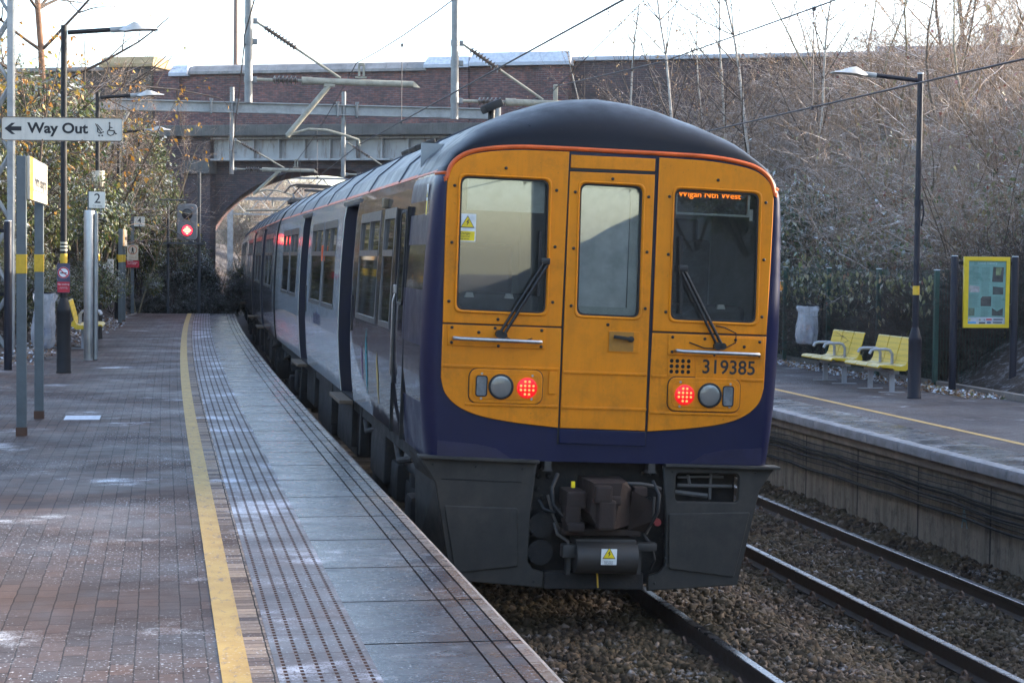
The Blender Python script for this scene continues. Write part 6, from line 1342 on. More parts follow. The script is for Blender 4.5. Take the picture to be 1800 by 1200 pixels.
# ------------------------------------------------------------------ vegetation
VR = random.Random(11); nr = np.random.default_rng(21)
def gz(x, y): return float(ground_z(np.array([x], float), np.array([y], float))[0])
def bark(name, col, frost, marks=False):
    m, t, b = NT(name); v = coords(t); c = ramp(t, noise(t, v, 7, 5, .7), [(.3, tuple(x * .6 for x in col)), (.7, tuple(x * 1.35 for x in col))])
    if marks: c = mixc(t, ramp(t, noise(t, mapping(t, v, (2, 2, 14)), 1.6, 3, .7), [(.55, 0.), (.63, .9)]), c, (.03, .025, .022))
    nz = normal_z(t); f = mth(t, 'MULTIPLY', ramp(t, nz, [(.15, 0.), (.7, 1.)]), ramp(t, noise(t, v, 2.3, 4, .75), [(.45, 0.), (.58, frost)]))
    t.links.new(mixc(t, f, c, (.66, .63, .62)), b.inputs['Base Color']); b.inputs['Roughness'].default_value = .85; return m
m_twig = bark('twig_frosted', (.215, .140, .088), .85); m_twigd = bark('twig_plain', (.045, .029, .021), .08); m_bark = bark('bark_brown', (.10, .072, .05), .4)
m_barkg = bark('bark_green', (.16, .13, .075), .4); m_birch = bark('birch_bark', (.42, .37, .32), .2, True); m_red = bark('bark_red', (.20, .10, .055), .2)
def leafm(name, stops, frost, rough=.5):
    m, t, b = NT(name); g_ = nd(t, 'NewGeometry'); v = coords(t)
    c = ramp(t, g_.outputs['Random Per Island'], stops); nz = sep(t, g_.outputs['Normal'])[2]
    az = mth(t, 'ABSOLUTE', nz)
    f = mth(t, 'MULTIPLY', ramp(t, az, [(.25, 0.), (.65, 1.)]), ramp(t, noise(t, v, 2.6, 5, .8), [(.47, 0.), (.58, frost)]))
    t.links.new(mixc(t, f, c, (.62, .65, .70)), b.inputs['Base Color']); b.inputs['Roughness'].default_value = rough
    tl = nd(t, 'BsdfTranslucent'); t.links.new(c, tl.inputs[0]); mx = nd(t, 'MixShader'); mx.inputs[0].default_value = .25
    t.links.new(b.outputs[0], mx.inputs[1]); t.links.new(tl.outputs[0], mx.inputs[2]); t.links.new(mx.outputs[0], t.nodes['Material Output'].inputs[0]); return m
m_ever = leafm('leaf_evergreen', [(0., (.025, .042, .010)), (.35, (.065, .105, .020)), (.7, (.13, .165, .034)), (.9, (.23, .21, .045)), (1., (.33, .18, .04))], .9)
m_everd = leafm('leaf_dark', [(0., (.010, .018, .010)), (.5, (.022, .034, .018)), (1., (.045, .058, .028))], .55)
m_budd = leafm('leaf_frosted', [(0., (.05, .075, .04)), (.5, (.11, .14, .08)), (.85, (.18, .20, .12)), (1., (.26, .22, .11))], 1.)
m_autumn = leafm('leaf_autumn', [(0., (.35, .13, .015)), (.5, (.50, .24, .02)), (.85, (.42, .30, .04)), (1., (.16, .18, .03))], .1)
m_brownl = leafm('leaf_brown', [(0., (.16, .075, .03)), (.6, (.27, .14, .06)), (1., (.38, .27, .12))], .3)
m_yell = leafm('leaf_pale', [(0., (.13, .14, .05)), (.5, (.22, .21, .09)), (.85, (.30, .25, .13)), (1., (.22, .07, .04))], .8)
m_redl = leafm('leaf_red', [(0., (.16, .03, .025)), (.6, (.22, .07, .05)), (1., (.10, .05, .03))], .3)

def unit(a): return a / np.maximum(np.linalg.norm(a, axis=-1, keepdims=True), 1e-9)
def grow_(segs, p, d, L, r, lv, rg, cfg):
    """one branch: k segments that wander, then side branches"""
    k = cfg['k'][min(lv, len(cfg['k']) - 1)]; st = L / k; tips = []
    p = np.array(p, float); d = np.array(d, float)
    for i in range(k):
        r0 = r * (1 - .75 * i / k); r1 = r * (1 - .75 * (i + 1) / k)
        d = d + rg.normal(0, cfg['wob'], 3) + np.array([0, 0, cfg['up'][min(lv, len(cfg['up']) - 1)]]) * (1 if i > 0 else .3); d /= np.linalg.norm(d)
        q = p + d * st; segs.append((p, q, r0, r1, lv)); p = q; tips.append((p, d, (i + 1) / k, r1))
    if lv >= cfg['depth']: return
    n = cfg['n'][min(lv, len(cfg['n']) - 1)]
    for j in range(n):
        f = cfg['lo'][min(lv, len(cfg['lo']) - 1)]; f = f + (1 - f) * (j + rg.random()) / n; i = min(k - 1, int(f * k)); bp, bd, _, br_ = tips[i]
        side = rg.normal(0, 1, 3); side -= bd * side.dot(bd); side /= np.linalg.norm(side)
        an = R_(cfg['ang'] + rg.normal(0, 9)); nd_ = bd * math.cos(an) + side * math.sin(an)
        grow_(segs, bp, nd_, L * cfg['ratio'] * (1.15 - .6 * f) * rg.uniform(.7, 1.2), max(br_ * .62, cfg['rmin']), lv + 1, rg, cfg)
def seg_arrays(segs):
    return (np.array([s[0] for s in segs]), np.array([s[1] for s in segs]), np.array([s[2] for s in segs]), np.array([s[3] for s in segs]), np.array([s[4] for s in segs]))
def prisms(P0, P1, r0, r1, n=3):
    d = unit(P1 - P0); ref = np.where(np.abs(d[:, 2:3]) > .9, np.array([[1., 0, 0]]), np.array([[0, 0, 1.]])); u = unit(np.cross(d, ref)); v = np.cross(d, u)
    an = np.arange(n) * 2 * np.pi / n + .5; ca, sa = np.cos(an), np.sin(an)
    ring = u[:, None] * ca[None, :, None] + v[:, None] * sa[None, :, None]
    A = P0[:, None] + ring * r0[:, None, None]; B_ = P1[:, None] + d[:, None] * (r1[:, None, None] * .5) + ring * r1[:, None, None]
    V = np.concatenate([A, B_], 1); k = len(P0); j = np.arange(n)
    f = np.stack([j, (j + 1) % n, n + (j + 1) % n, n + j], -1); F = f[None] + (np.arange(k) * 2 * n)[:, None, None]
    return V.reshape(-1, 3), F.reshape(-1, 4)
def leaves(P, D, size, rg, droop=.5, wide=.42):
    n = len(P); D = unit(D + np.array([0, 0, -droop]) + rg.normal(0, .25, (n, 3))); ref = unit(rg.normal(0, .5, (n, 3)) + np.array([0, 0, 1.])); s = unit(np.cross(D, ref)); nn = np.cross(s, D)
    L = size * rg.uniform(.6, 1.25, (n, 1)); w_ = L * wide
    V = np.stack([P, P + D * L * .45 + s * w_ * .5 + nn * L * .08, P + D * L, P + D * L * .45 - s * w_ * .5 + nn * L * .08], 1)
    return V.reshape(-1, 3), np.arange(4 * n).reshape(n, 4)
def tree_parts(t_, segs, mtrunk, mtwig, lv_cut=1, lsize=0, lmat=None, lcount=0, droop=.8, rg=None, lname='leaves', minlv=2):
    P0, P1, r0, r1, lv = seg_arrays(segs); a_ = lv < lv_cut
    np_mesh('trunk', *prisms(P0[a_], P1[a_], r0[a_], r1[a_], 8), mtrunk, parent=t_, smooth=True)
    np_mesh('branches', *prisms(P0[~a_], P1[~a_], r0[~a_], r1[~a_], 3), mtwig, parent=t_)
    if lcount:
        c = np.where(lv >= minlv)[0]; i = rg.choice(c, lcount); f = rg.random((lcount, 1)); P = P0[i] * (1 - f) + P1[i] * f
        np_mesh(lname, *leaves(P, unit(P1[i] - P0[i]) + rg.normal(0, .5, (lcount, 3)), lsize, rg, droop, .6), lmat, parent=t_)
def place(px, Y, dz=0.):
    """bearing of a plant as noted from the photograph, turned into a ground position at distance Y"""
    X = Y * math.tan(R_(10.6) + math.atan((px - 900) / 3300)); return (X, Y, gz(X, Y) + dz)

# --- dense tangled scrub on the right bank: one mass
CF = dict(depth=2, k=(7, 5, 3), wob=.13, up=(.02, -.03, .0), n=(8, 4), lo=(.2, .15), ang=48, ratio=.55, rmin=.0042)
base_shrubs = []
for s in range(7):
    rg = np.random.default_rng(100 + s); segs = []
    for k in range(6):
        a_ = rg.random() * 6.28; tl = rg.uniform(.1, .75); d = np.array([math.cos(a_) * tl, math.sin(a_) * tl, 1.]); d /= np.linalg.norm(d)
        c = dict(CF); c['up'] = (-.06 * rg.random(), -.02, .0); grow_(segs, (rg.normal(0, .15), rg.normal(0, .15), -.1), d, rg.uniform(1.6, 3.2), .016, 0, rg, c)
    base_shrubs.append(seg_arrays(segs))
AV, AF, k0 = [], [], 0
def scrub(n, sampler, smin, smax, rg, rs=1.0):
    global k0
    for i in range(n):
        x, y = sampler(rg); z = gz(x, y); P0, P1, r0, r1, lv = base_shrubs[rg.integers(len(base_shrubs))]
        a_ = rg.random() * 6.28; c, s = math.cos(a_), math.sin(a_); sc = rg.uniform(smin, smax); M = np.array([[c, -s, 0], [s, c, 0], [0, 0, 1]]) * sc
        o = np.array([x, y, z]); q0, q1 = P0 @ M.T + o, P1 @ M.T + o
        V, F = prisms(q0, q1, r0 * rs, r1 * rs, 3); AV.append(V.astype(np.float32)); AF.append(F + k0); k0 += len(V)
def wedge(rg):
    while True:
        Y = 29.8 + 42 * rg.random() ** .85; X = rg.uniform(13.0, .50 * Y)
        if X < 13.9 or X > 34: continue
        if X / Y < .333 and Y < 43.5: continue                                 # the frosted bushes stand here
        if (X - 5.42) * .4386 + (Y - 70.2) * .8987 > -.8: continue        # keep clear of the bridge and road wall
        return X, Y
rgS = np.random.default_rng(5)
scrub(175, wedge, .7, 1.25, rgS, 1.1)
def tall(rg):
    while True:
        X, Y = wedge(rg)
        if (X - 5.42) * .4386 + (Y - 70.2) * .8987 > -11 and X > 14: return X, Y
scrub(75, tall, 1.3, 2.0, rgS, 1.3)
tag(np_mesh('bare_scrub', np.concatenate(AV), np.concatenate(AF), m_twig), 'tangled frosted bare scrub covering the right hand bank', 'scrub', kind='stuff')
# --- withered leaves hanging in that scrub
n = 11000; P = []
while len(P) < n:
    x, y = wedge(nr); P.append((x, y, gz(x, y) + abs(nr.normal(0, .75)) + .1))
P = np.array(P); V, F = leaves(P, nr.normal(0, 1, (n, 3)), .115, nr, 1.6, .55)
tag(np_mesh('withered_leaves', V, F, [m_yell, m_brownl, m_redl], nr.choice([0, 1, 2], n, p=[.45, .42, .13])), 'withered yellow, brown and red leaves caught in the scrub of the right bank', 'leaves', kind='stuff')
n = 900; y = nr.uniform(29.4, 44, n); P = np.stack([12.66 + nr.normal(0, .10, n) - .03, y, ZR + 1.9 - np.abs(nr.normal(0, .45, n))], -1); V, F = leaves(P, nr.normal(0, .6, (n, 3)), .13, nr, 1.8, .5)
tag(np_mesh('creeper_leaves', V, F, m_yell), 'drooping pale frosted leaves hanging over the mesh fence', 'leaves', kind='stuff')
n = 12000; P = []                                                     # low bramble and ivy leaves in clumps
cl_ = []
for px_, Y_ in ((1400, 39.5), (1430, 38.5), (1470, 37), (1510, 36), (1545, 38), (1580, 35.5), (1450, 42), (1500, 41), (1620, 36), (1660, 34), (1560, 42), (1720, 33), (1380, 43), (1480, 46), (1640, 40), (1770, 34), (1600, 47), (1530, 50)):
    X_ = Y_ * math.tan(R_(10.6) + math.atan((px_ - 900) / 3300)); cl_.append((X_, Y_))
for i in range(n):
    cx_, cy_ = cl_[i % len(cl_)]; x = max(13.0, cx_ + nr.normal(0, .75)); y = cy_ + nr.normal(0, 1.2); P.append((x, y, gz(x, y) + .15 + abs(nr.normal(1.0, .55))))
P = np.array(P); V, F = leaves(P, nr.normal(0, 1, (n, 3)), .15, nr, 1.3, .55)
tag(np_mesh('bramble_leaves', V, F, [m_ever, m_budd, m_yell], nr.choice([0, 1, 2], n, p=[.4, .3, .3])), 'green and yellowish bramble clumps on the lower right bank above the fence', 'bramble', kind='stuff')
# brown stems pressed behind the fence
AV, AF, k0 = [], [], 0
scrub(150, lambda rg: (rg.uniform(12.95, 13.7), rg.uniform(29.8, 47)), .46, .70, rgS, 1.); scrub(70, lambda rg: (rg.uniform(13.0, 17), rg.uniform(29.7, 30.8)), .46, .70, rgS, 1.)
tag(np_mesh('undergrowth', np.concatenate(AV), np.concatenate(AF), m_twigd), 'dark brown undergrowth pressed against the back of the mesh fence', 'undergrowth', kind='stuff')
# --- leaf litter with frost at the platform backs
def litter(name, label, n, xs, ys, zf, size, mats, p):
    X = nr.uniform(*xs, n); Y = nr.uniform(*ys, n); P = np.stack([X, Y, zf(X, Y) + nr.uniform(.005, .05, n)], -1); D = nr.normal(0, 1, (n, 3)); D[:, 2] *= .25
    V, F = leaves(P, D, size, nr, 0, .65); tag(np_mesh(name, V, F, mats, nr.choice(len(mats), n, p=p)), label, 'leaf litter', kind='stuff')
litter('leaf_litter', 'frosted fallen leaves under the poster case and fence of the opposite platform', 5200, (11.95, 16.2), (26.5, 29.3), lambda X, Y: np.where(X > 12.55, -.36, ZR) + np.maximum(0, X - 13.4) * .1, .07, [m_brownl, m_yell, m_frost], [.6, .15, .25])
litter('leaf_litter', 'frosted fallen leaves along the kerb behind the yellow benches', 3200, (12.0, 12.55), (29.3, 46), lambda X, Y: 0 * X + ZR, .06, [m_brownl, m_frost], [.55, .45])
litter('leaf_litter', 'frosted fallen leaves along the back of the left platform under the bench', 3000, (-2.6, -.9), (29, 55), lambda X, Y: np.where(X < back_edge(Y) + shift_np(Y) + .55, 0., -.6), .06, [m_brownl, m_frost], [.5, .5])

# --- evergreen bushes
def bush_mesh(seed, rx, rz, nsp, size, mleaf, droop=.9, per=7):
    rg = np.random.default_rng(seed); lumps = [(rg.normal(0, .45, 3) * np.array([rx, rx, rz * .5]) + np.array([0, 0, rz]), rg.uniform(.45, .8)) for _ in range(9)]
    P, N = [], []
    while len(P) < nsp:
        c, s = lumps[rg.integers(9)]; d = rg.normal(0, 1, 3); d /= np.linalg.norm(d); rr = s * rg.uniform(.55, 1.05) ; p = c + d * rr * np.array([rx, rx, rz]) * .72
        if p[2] < .05 or rg.random() < .25 * (math.sin(p[0] * 4 + seed) + math.sin(p[1] * 4.3) + math.sin(p[2] * 3.7) + .4): continue
        P.append(p); N.append(d)
    P, N = np.array(P), np.array(N); tw = unit(N + np.array([0, 0, .35])); Q = P - tw * .32
    an = rg.uniform(0, 6.28, (nsp, per)); u = unit(np.cross(tw, rg.normal(0, 1, (nsp, 3)))); v = np.cross(tw, u)
    D = u[:, None] * np.cos(an)[..., None] + v[:, None] * np.sin(an)[..., None] + tw[:, None] * rg.uniform(.1, 1., (nsp, per, 1))
    B_ = P[:, None] - tw[:, None] * rg.uniform(0, .22, (nsp, per, 1)); V1, F1 = leaves(B_.reshape(-1, 3), D.reshape(-1, 3), size, rg, droop, .36)
    V2, F2_ = prisms(Q, P, np.full(nsp, .007), np.full(nsp, .003), 3)
    segs = []
    for k in range(7):
        a_ = rg.random() * 6.28; grow_(segs, (0, 0, -.2), np.array([math.cos(a_) * .5, math.sin(a_) * .5, 1.]), rz * 1.6, .035, 0, rg, dict(depth=2, k=(6, 5, 3), wob=.12, up=(.05, 0, 0), n=(6, 4), lo=(.3, .2), ang=45, ratio=.5, rmin=.004))
    P0, P1, r0, r1, lv = seg_arrays(segs); V3, F3 = prisms(P0, P1, r0, r1, 3)
    return (V1, F1), (np.concatenate([V2, V3]), np.concatenate([F2_, F3 + len(V2)]))
BUSH = []
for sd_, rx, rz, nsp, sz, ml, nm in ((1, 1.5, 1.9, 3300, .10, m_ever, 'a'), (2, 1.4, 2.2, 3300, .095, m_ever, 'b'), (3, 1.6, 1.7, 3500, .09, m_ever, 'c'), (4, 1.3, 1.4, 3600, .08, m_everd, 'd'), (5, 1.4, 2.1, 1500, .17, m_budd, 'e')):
    (V1, F1), (V2, F2_) = bush_mesh(sd_, rx, rz, nsp, sz, ml); a_ = np_mesh('foliage', V1, F1, ml); b_ = np_mesh('stems', V2, F2_, m_twigd); BUSH.append((a_.data, b_.data, rz * 2.0)); bpy.data.objects.remove(a_); bpy.data.objects.remove(b_)
def bush(label, loc, h, k, wide=1., name='evergreen_bush', group=None, cat='bush'):
    t_ = thing(name, label, cat, loc, VR.random() * 6.28, group); s = h / BUSH[k][2]; t_.scale = (s * wide, s * wide, s)
    link('foliage', BUSH[k][0], t_); link('stems', BUSH[k][1], t_); return t_
GL = 'evergreen bushes behind the left platform'
for lab, px, Y, h, k, w_ in (
    ('tall frosted evergreen bush at the left edge below the Way Out sign', 8, 37, 4.2, 0, .9), ('frosted evergreen bush directly behind the near name board', 58, 40.5, 4.3, 1, .95), ('frosted evergreen bush behind the lamp post with the no smoking sign', 112, 43, 4.3, 2, .95),
    ('frosted evergreen bush behind the white 2 sign', 158, 46.5, 4.2, 0, .9), ('frosted evergreen bush behind the second lamp post', 196, 50.5, 4.2, 1, .9), ('frosted evergreen bush behind the farthest lamp post', 215, 56.9, 4.4, 2, .9),
    ('frosted evergreen bush overhanging the white 4 sign', 246, 62.5, 4.2, 0, .75), ('loose frosted bush between the 4 sign and the signal', 285, 64, 3.6, 1, .7), ('bush under and behind the railway signal', 326, 63.5, 3.3, 2, .8),
    ('tall evergreen behind the first bushes at the left edge', 20, 47, 5.6, 1, 1.0), ('tall evergreen rising behind the lamp post with the no smoking sign', 90, 52, 5.6, 0, 1.), ('tall evergreen in front of the stone wing of the bridge', 150, 58, 5.4, 2, 1.), ('evergreen against the stone pier of the bridge', 205, 64, 5.2, 1, 1.), ('evergreen against the left abutment of the bridge', 222, 66.5, 4.8, 0, .85),
    ('tall frosted evergreen between the two nearer lamp posts', 140, 50, 5.4, 1, 1.15), ('broad evergreen behind the 2 sign, filling up to the steel beam', 160, 60, 6.2, 0, 1.05), ('broad evergreen rising behind the near name board', 45, 46, 5.4, 2, 1.2), ('tall evergreen beside the farthest lamp head', 200, 62, 5.2, 2, .85), ('frosted evergreen left of the signal against the brickwork', 250, 66.5, 3.9, 1, .75), ('tall evergreen behind the near lamp post pole', 115, 62, 6.6, 0, 1.2)):
    x, y, z = place(px, Y)
    if Y < 57: x = min(x, float(back_edge(Y)) + shift(Y) + .15 - h * (.42 if Y < 44 else .56) * w_)
    bush(lab, (x, y, gz(x, y) - .05), h, k, w_, group=GL)
for lab, px, Y, h, k, w_ in (
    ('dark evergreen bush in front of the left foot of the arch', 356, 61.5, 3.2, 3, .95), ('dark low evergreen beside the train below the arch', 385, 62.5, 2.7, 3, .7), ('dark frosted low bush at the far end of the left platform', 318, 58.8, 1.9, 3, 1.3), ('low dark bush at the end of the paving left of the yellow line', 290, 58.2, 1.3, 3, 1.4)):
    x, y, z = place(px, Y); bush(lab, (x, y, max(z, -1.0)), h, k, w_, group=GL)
for lab, px, Y, h, k, w_ in (
    ('low frosted bush behind the clear bin bag on the left', 60, 36.5, 1.9, 2, 1.2), ('low frosted bush behind the foot of the near lamp post', 112, 38.2, 1.7, 0, 1.2), ('low frosted bush behind the yellow bench', 160, 40.5, 1.7, 1, 1.2), ('low frosted bush at the back of the platform by the second lamp post', 188, 47, 1.7, 2, 1.3), ('low frosted bush by the narrow name board', 215, 52.5, 1.7, 0, 1.2), ('low frosted bush at the left edge by the black poster case post', 5, 35, 1.9, 1, 1.2)):
    x, y, z = place(px, Y); x = min(x, float(back_edge(Y)) + shift(Y) + .2 - h * .36 * w_); bush(lab, (x, y, gz(x, y) - .05), h, k, w_, group=GL)
GR = 'frosted evergreen bushes on the right bank'
for lab, px, Y, h, k, w_ in (
    ('frosted green bush just right of the train roof', 1288, 44, 5.2, 4, .75), ('frosted green bush above the right shoulder of the train', 1335, 42.2, 4.9, 4, .7), ('frosted green bush left of the far lamp head', 1392, 40.6, 4.3, 4, .7), ('smaller frosted bush beside the right side of the train above the fence', 1408, 38.8, 2.9, 4, .75)):
    bush(lab, place(px, Y, -.1), h, k, w_, group=GR)
bush('dark conifer like tree beyond the road wall at upper right', (30.6, 84, 7.6), 4.6, 3, 1.4, 'evergreen_tree', cat='tree')
for i in range(9):
    x, y = 16.2 + VR.random() * 4, -34 + i * 3.4; bush('dark bush on the right bank behind the photographer, mirrored in the train', (x, y, gz(x, y) - .2), 5.5 + VR.random() * 1.5, i % 3, 1.3, group='bushes mirrored in the train windows')
for i in range(6):
    x, y = -5.6 - VR.random() * 1.5, -14 + i * 4.6; bush('dark bush behind the left platform, outside the picture and mirrored in the train side', (x, y, gz(x, y) - .2), 3.8 + VR.random(), i % 3, 1.1, group='bushes mirrored in the train side')

# --- birches and other single trees
CB = dict(depth=3, k=(12, 6, 4, 3), wob=.045, up=(.01, .05, .0, -.05), n=(26, 6, 4), lo=(.16, .2, .2), ang=42, ratio=.27, rmin=.003)
BIR = []
for s in range(3):
    rg = np.random.default_rng(300 + s); segs = []; c = dict(CB); c['rmin'] = .0045; c['ratio'] = .31; grow_(segs, (0, 0, -.2), np.array([.03 * s, .02, 1.]), 10.5 + s * .7, .062, 0, rg, c)
    t_ = thing('birch_tree', '', 'tree'); tree_parts(t_, segs, m_birch, m_twigd, 1, .085, m_brownl, 420, 1.4, rg); BIR.append(t_)
BL = ['slender birch rising just right of the train roof apex', 'pale trunked birch right of centre, straight above the train roof', 'thin birch behind the frosted bush at upper right', 'birch with pale trunk left of the dropper wire', 'thin birch just left of the far lamp head', 'thin birch at the right end of the bridge parapet', 'young birch between the two pale birch trunks']
for i, (px, Y, s, la) in enumerate(((1112, 56, .95, 0), (1203, 49, 1.0, 1), (1320, 52, 1.0, 3), (1283, 56, .9, 2), (1420, 50, .85, 4), (1058, 60, .7, 5), (1245, 58, .75, 6))):
    o = BIR[i] if i < 3 else copy_tree(BIR[i % 3]); o.location = place(px, Y); o.scale = (s, s, s); o.rotation_euler = (0, 0, VR.random() * 6.28); o['label'] = BL[la]; o['group'] = 'birches on the right bank'
CS = dict(depth=3, k=(9, 7, 5, 3), wob=.085, up=(.01, -.012, -.01, .0), n=(11, 7, 5), lo=(.18, .15, .15), ang=46, ratio=.50, rmin=.0038)
SAP = []
for s in range(4):
    rg = np.random.default_rng(400 + s); segs = []; c = dict(CS)
    for k in range(2): grow_(segs, (0, 0, -.2), np.array([.25 * (-1) ** k, .15 * rg.normal(), 1.]), 5.6 + s * .4, .046, 0, rg, c)
    t_ = thing('bare_tree', '', 'tree'); tree_parts(t_, segs, m_barkg if s % 2 else m_bark, m_twig, 1, .07, m_redl, 40, 1.5, rg); SAP.append(t_)
for i, (px, Y, s, lab) in enumerate(((1692, 31.8, .62, 'forked greenish sapling behind the fence beside the yellow poster case'), (1565, 50, 1.15, 'frosted bare tree leaning behind the far lamp head'), (1665, 44, 1.1, 'frosted bare tree with arching twigs right of the far lamp post'), (1760, 39, 1.05, 'frosted bare tree above the yellow poster case'),
    (1800, 44, 1.3, 'large frosted bare tree at the upper right corner'), (1500, 56, 1.2, 'bare tree standing against the road wall left of the house'), (1640, 57, 1.45, 'tall bare tree in front of the frosted roof'), (1725, 52, 1.4, 'tall frosted bare tree at upper right, behind the arching twigs'), (1440, 60, 1.0, 'small bare tree below the dark conifer'), (1820, 35.5, .9, 'frosted bare tree cut by the right edge above the poster case'), (1600, 37, .7, 'frosted sapling close behind the fence at the lamp post'))):
    o = SAP[i] if i < 4 else copy_tree(SAP[i % 4]); o.location = place(px, Y); o.scale = (s, s, s); o.rotation_euler = (R_(VR.uniform(-6, 6)), R_(VR.uniform(-8, 8)), VR.random() * 6.28); o['label'] = lab; o['group'] = 'bare trees on the right bank'
AR = []
for s in range(3):                                                   # arching frosted bushes that stand out of the scrub
    rg = np.random.default_rng(600 + s); segs = []
    for k in range(9):
        a_ = rg.random() * 6.28; tl = rg.uniform(.25, .8); grow_(segs, (rg.normal(0, .1), rg.normal(0, .1), -.15), np.array([math.cos(a_) * tl, math.sin(a_) * tl, 1.]), rg.uniform(2.6, 4.0), .020, 0, rg, dict(depth=2, k=(9, 6, 3), wob=.07, up=(-.075, -.06, 0), n=(10, 5), lo=(.25, .15), ang=40, ratio=.45, rmin=.0075))
    t_ = thing('arching_shrub', '', 'shrub'); tree_parts(t_, segs, m_bark, m_twig, 1, .10, m_redl if s == 1 else m_yell, 90, 1.6, rg); AR.append(t_)
ARL = [('arching frosted shrub just above the fence left of the lamp post', 1500, 38.5, 1.0), ('arching frosted shrub right behind the yellow poster case', 1745, 31.5, .9), ('arching frosted shrub with red leaves left of the lamp post at mid height', 1545, 43, 1.1), ('arching frosted shrub between the lamp post and the forked sapling', 1645, 35.5, 1.05), ('arching frosted shrub at the right edge above the poster case', 1790, 36, 1.15), ('arching frosted shrub high on the bank left of the far lamp head', 1455, 50, 1.1),
    ('arching frosted shrub with red leaves behind the lamp post pole', 1600, 45, 1.1), ('arching frosted shrub high on the bank right of the lamp post', 1690, 48, 1.25), ('arching frosted shrub near the top of the bank at the right edge', 1780, 47, 1.3), ('arching frosted shrub below the road wall right of the birches', 1500, 57, 1.2), ('arching frosted shrub below the house roof', 1600, 55, 1.25), ('low arching frosted shrub over the fence above the bin bag', 1420, 41.5, .8), ('arching frosted shrub below the road wall above the train roof', 1180, 60, 1.1), ('arching frosted shrub among the birch trunks', 1260, 57, 1.1), ('low arching shrub behind the fence above the left bench', 1465, 36.5, .8)]
for i, (lab, px, Y, s) in enumerate(ARL):
    o = AR[i] if i < 3 else copy_tree(AR[i % 3]); o.location = place(px, Y); o.scale = (s, s, s); o.rotation_euler = (0, 0, VR.random() * 6.28); o['label'] = lab; o['group'] = 'arching frosted shrubs on the right bank'
# left: tall bare tree and autumn tree
rg = np.random.default_rng(500); segs = []; grow_(segs, (0, 0, -.2), np.array([.10, 0, 1.]), 12, .13, 0, rg, dict(depth=3, k=(12, 8, 5, 3), wob=.06, up=(.01, .0, -.02, -.03), n=(22, 8, 6), lo=(.25, .2, .2), ang=58, ratio=.36, rmin=.0035))
t_ = thing('bare_tree', 'tall bare brown tree at the upper left corner behind the lamp post', 'tree', place(32, 47)); tree_parts(t_, segs, m_red, m_twigd, 1, .10, m_autumn, 130, 1.2, rg)
for i, (px, Y, h, lab) in enumerate(((62, 42, 5.4, 'autumn tree with orange leaves behind the near lamp post'), (150, 48, 5.6, 'sparser autumn tree with yellow leaves left of the bridge pier'), (15, 39, 5.2, 'autumn tree with orange leaves at the left edge above the Way Out sign'))):
    rg = np.random.default_rng(510 + i); segs = []
    for k in range(3): grow_(segs, (0, 0, -.2), np.array([rg.normal(0, .22), rg.normal(0, .2), 1.]), h, .05, 0, rg, dict(depth=2, k=(8, 6, 4), wob=.08, up=(.0, -.02, -.03), n=(10, 7), lo=(.3, .2), ang=50, ratio=.42, rmin=.004))
    t_ = thing('autumn_tree', lab, 'tree', place(px, Y)); tree_parts(t_, segs, m_bark, m_twigd, 1, .12, m_autumn, (520, 380, 420)[i], 1.2, rg, minlv=1)
LS = [('bare twiggy shrub rising behind the second lamp post', 172, 52, .95), ('bare twiggy shrub in front of the stone pier of the bridge', 215, 60, 1.0), ('bare twiggy shrub at the left behind the near lamp post', 95, 46, 1.05), ('bare shrub leaning over the narrow name board', 240, 57, .85), ('bare shrub in front of the wing wall between the lamp posts', 140, 56, 1.1), ('bare frosted shrub beside the abutment above the signal', 288, 63, .75)]
for i, (lab, px, Y, s) in enumerate(LS):
    o = copy_tree(SAP[i % 4]); o.location = place(px, Y); o.scale = (s * .8, s * .8, s); o.rotation_euler = (0, 0, VR.random() * 6.28); o['label'] = lab; o['group'] = 'bare shrubs behind the left platform'; o.name = 'bare_shrub'; o['category'] = 'shrub'
# twiggy growth on the bridge
for lab, s_, zz in (('small bare weed growing on the bridge parapet behind the drop tube', 7.6, 9.05), ('tiny weed on the sandstone pier cap of the bridge', -6.9, 9.15)):
    P = br_.matrix_world @ Vector((s_, .5, zz)); rg = np.random.default_rng(int(s_ * 10) % 97); segs = []
    for k in range(5): grow_(segs, (0, 0, 0), np.array([rg.normal(0, .45), rg.normal(0, .45), 1.]), .85 if s_ > 0 else .45, .008, 0, rg, dict(depth=1, k=(5, 3), wob=.12, up=(-.02, 0), n=(5,), lo=(.2,), ang=45, ratio=.4, rmin=.004))
    P0, P1, r0, r1, lv = seg_arrays(segs); o = np_mesh('weed', *prisms(P0, P1, r0, r1, 3), m_twigd); o.location = P; tag(o, lab, 'weed')
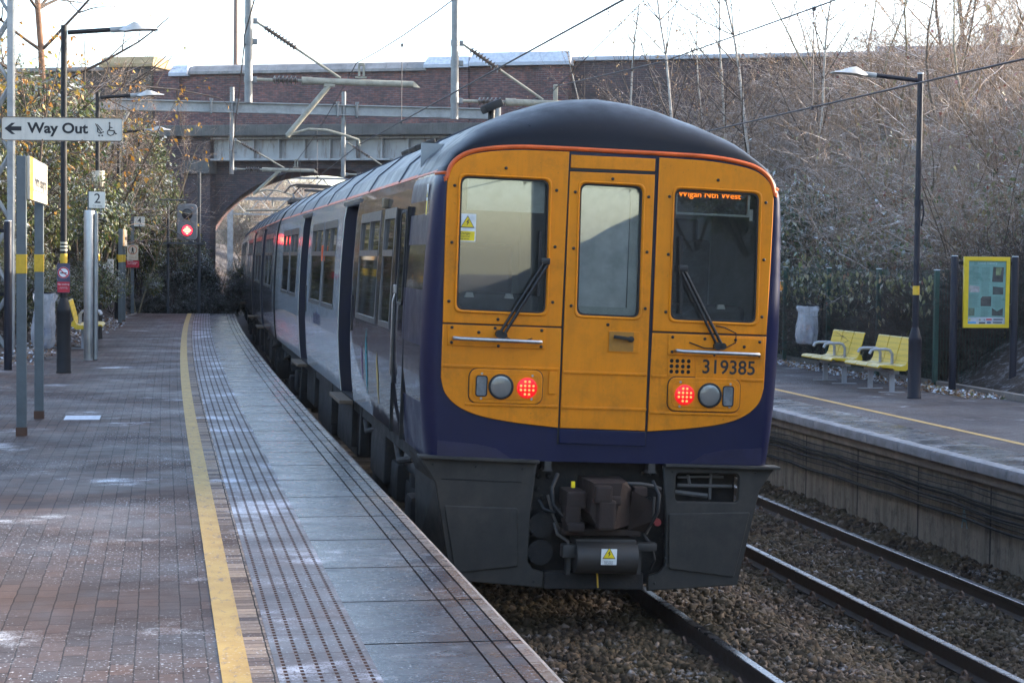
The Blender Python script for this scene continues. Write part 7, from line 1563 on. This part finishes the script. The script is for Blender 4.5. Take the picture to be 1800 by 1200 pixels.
# --- far wood beyond the bridge, on the outside of the curve
AV, AF, MI, k0 = [], [], [], 0
rg = np.random.default_rng(77)
for i in range(116):
    Y = rg.uniform(95, 270); X = shift(Y) + (rg.uniform(-16, -2.5) if i % 3 else rg.uniform(10, 20)); h = rg.uniform(4.5, 9) * (1 if Y > 130 else .55)
    if i >= 64: Y = rg.uniform(275, 350); X = rg.uniform(.035, .10) * Y; h = rg.uniform(8, 12.5)
    z = gz(X, Y); a_, b_, hh = BUSH[i % 3]; s = h / hh
    for me, mi in ((a_, 0), (b_, 1)):
        V = np.empty(len(me.vertices) * 3, np.float32); me.vertices.foreach_get('co', V); V = V.reshape(-1, 3); F = np.empty(len(me.loops), np.int32); me.loops.foreach_get('vertex_index', F); F = F.reshape(-1, 4)
        sel = rg.random(len(F)) < .45; F = F[sel]; an = rg.random() * 6.28; c, s_ = math.cos(an), math.sin(an); Vt = V @ (np.array([[c, -s_, 0], [s_, c, 0], [0, 0, 1]]).T * s) + np.array([X, Y, z]); AV.append(Vt); AF.append(F + k0); MI.append(np.full(len(F), mi)); k0 += len(Vt)
m_far = leafm('leaf_far_sunlit', [(0., (.17, .14, .11)), (.5, (.27, .22, .17)), (.8, (.22, .24, .14)), (1., (.36, .28, .22))], .5)  # pale leaf colours hold the sunlight on the far wood
tag(np_mesh('far_wood', np.concatenate(AV), np.concatenate(AF), [m_far, m_twig], np.concatenate(MI)), 'pale wood beyond the bridge seen through the arch', 'wood', kind='stuff')
AV, AF, k0 = [], [], 0
scrub(70, lambda rg: (lambda Y: (shift(Y) + rg.uniform(-6, .4), Y))(rg.uniform(80, 130)), .35, .8, rgS)
tag(np_mesh('frosted_scrub', np.concatenate(AV), np.concatenate(AF), m_twig), 'white frosted scrub on the bank beyond the arch', 'scrub', kind='stuff')
# ------------------------------------------------------------------ winter haze
hm = bpy.data.materials.new('haze'); hm.use_nodes = True; ht = hm.node_tree; ht.nodes.clear()
hv = ht.nodes.new('ShaderNodeVolumePrincipled'); hv.inputs['Color'].default_value = (.92, .94, 1., 1); hv.inputs['Density'].default_value = .00022; hv.inputs['Anisotropy'].default_value = .2
ho = ht.nodes.new('ShaderNodeOutputMaterial'); ht.links.new(hv.outputs[0], ho.inputs['Volume'])
hz = MB().box((50, 600, 12.0), (920, 1840, 30.0)).build('haze', hm); tag(hz, 'thin pale winter haze filling the cutting', 'haze', kind='stuff')
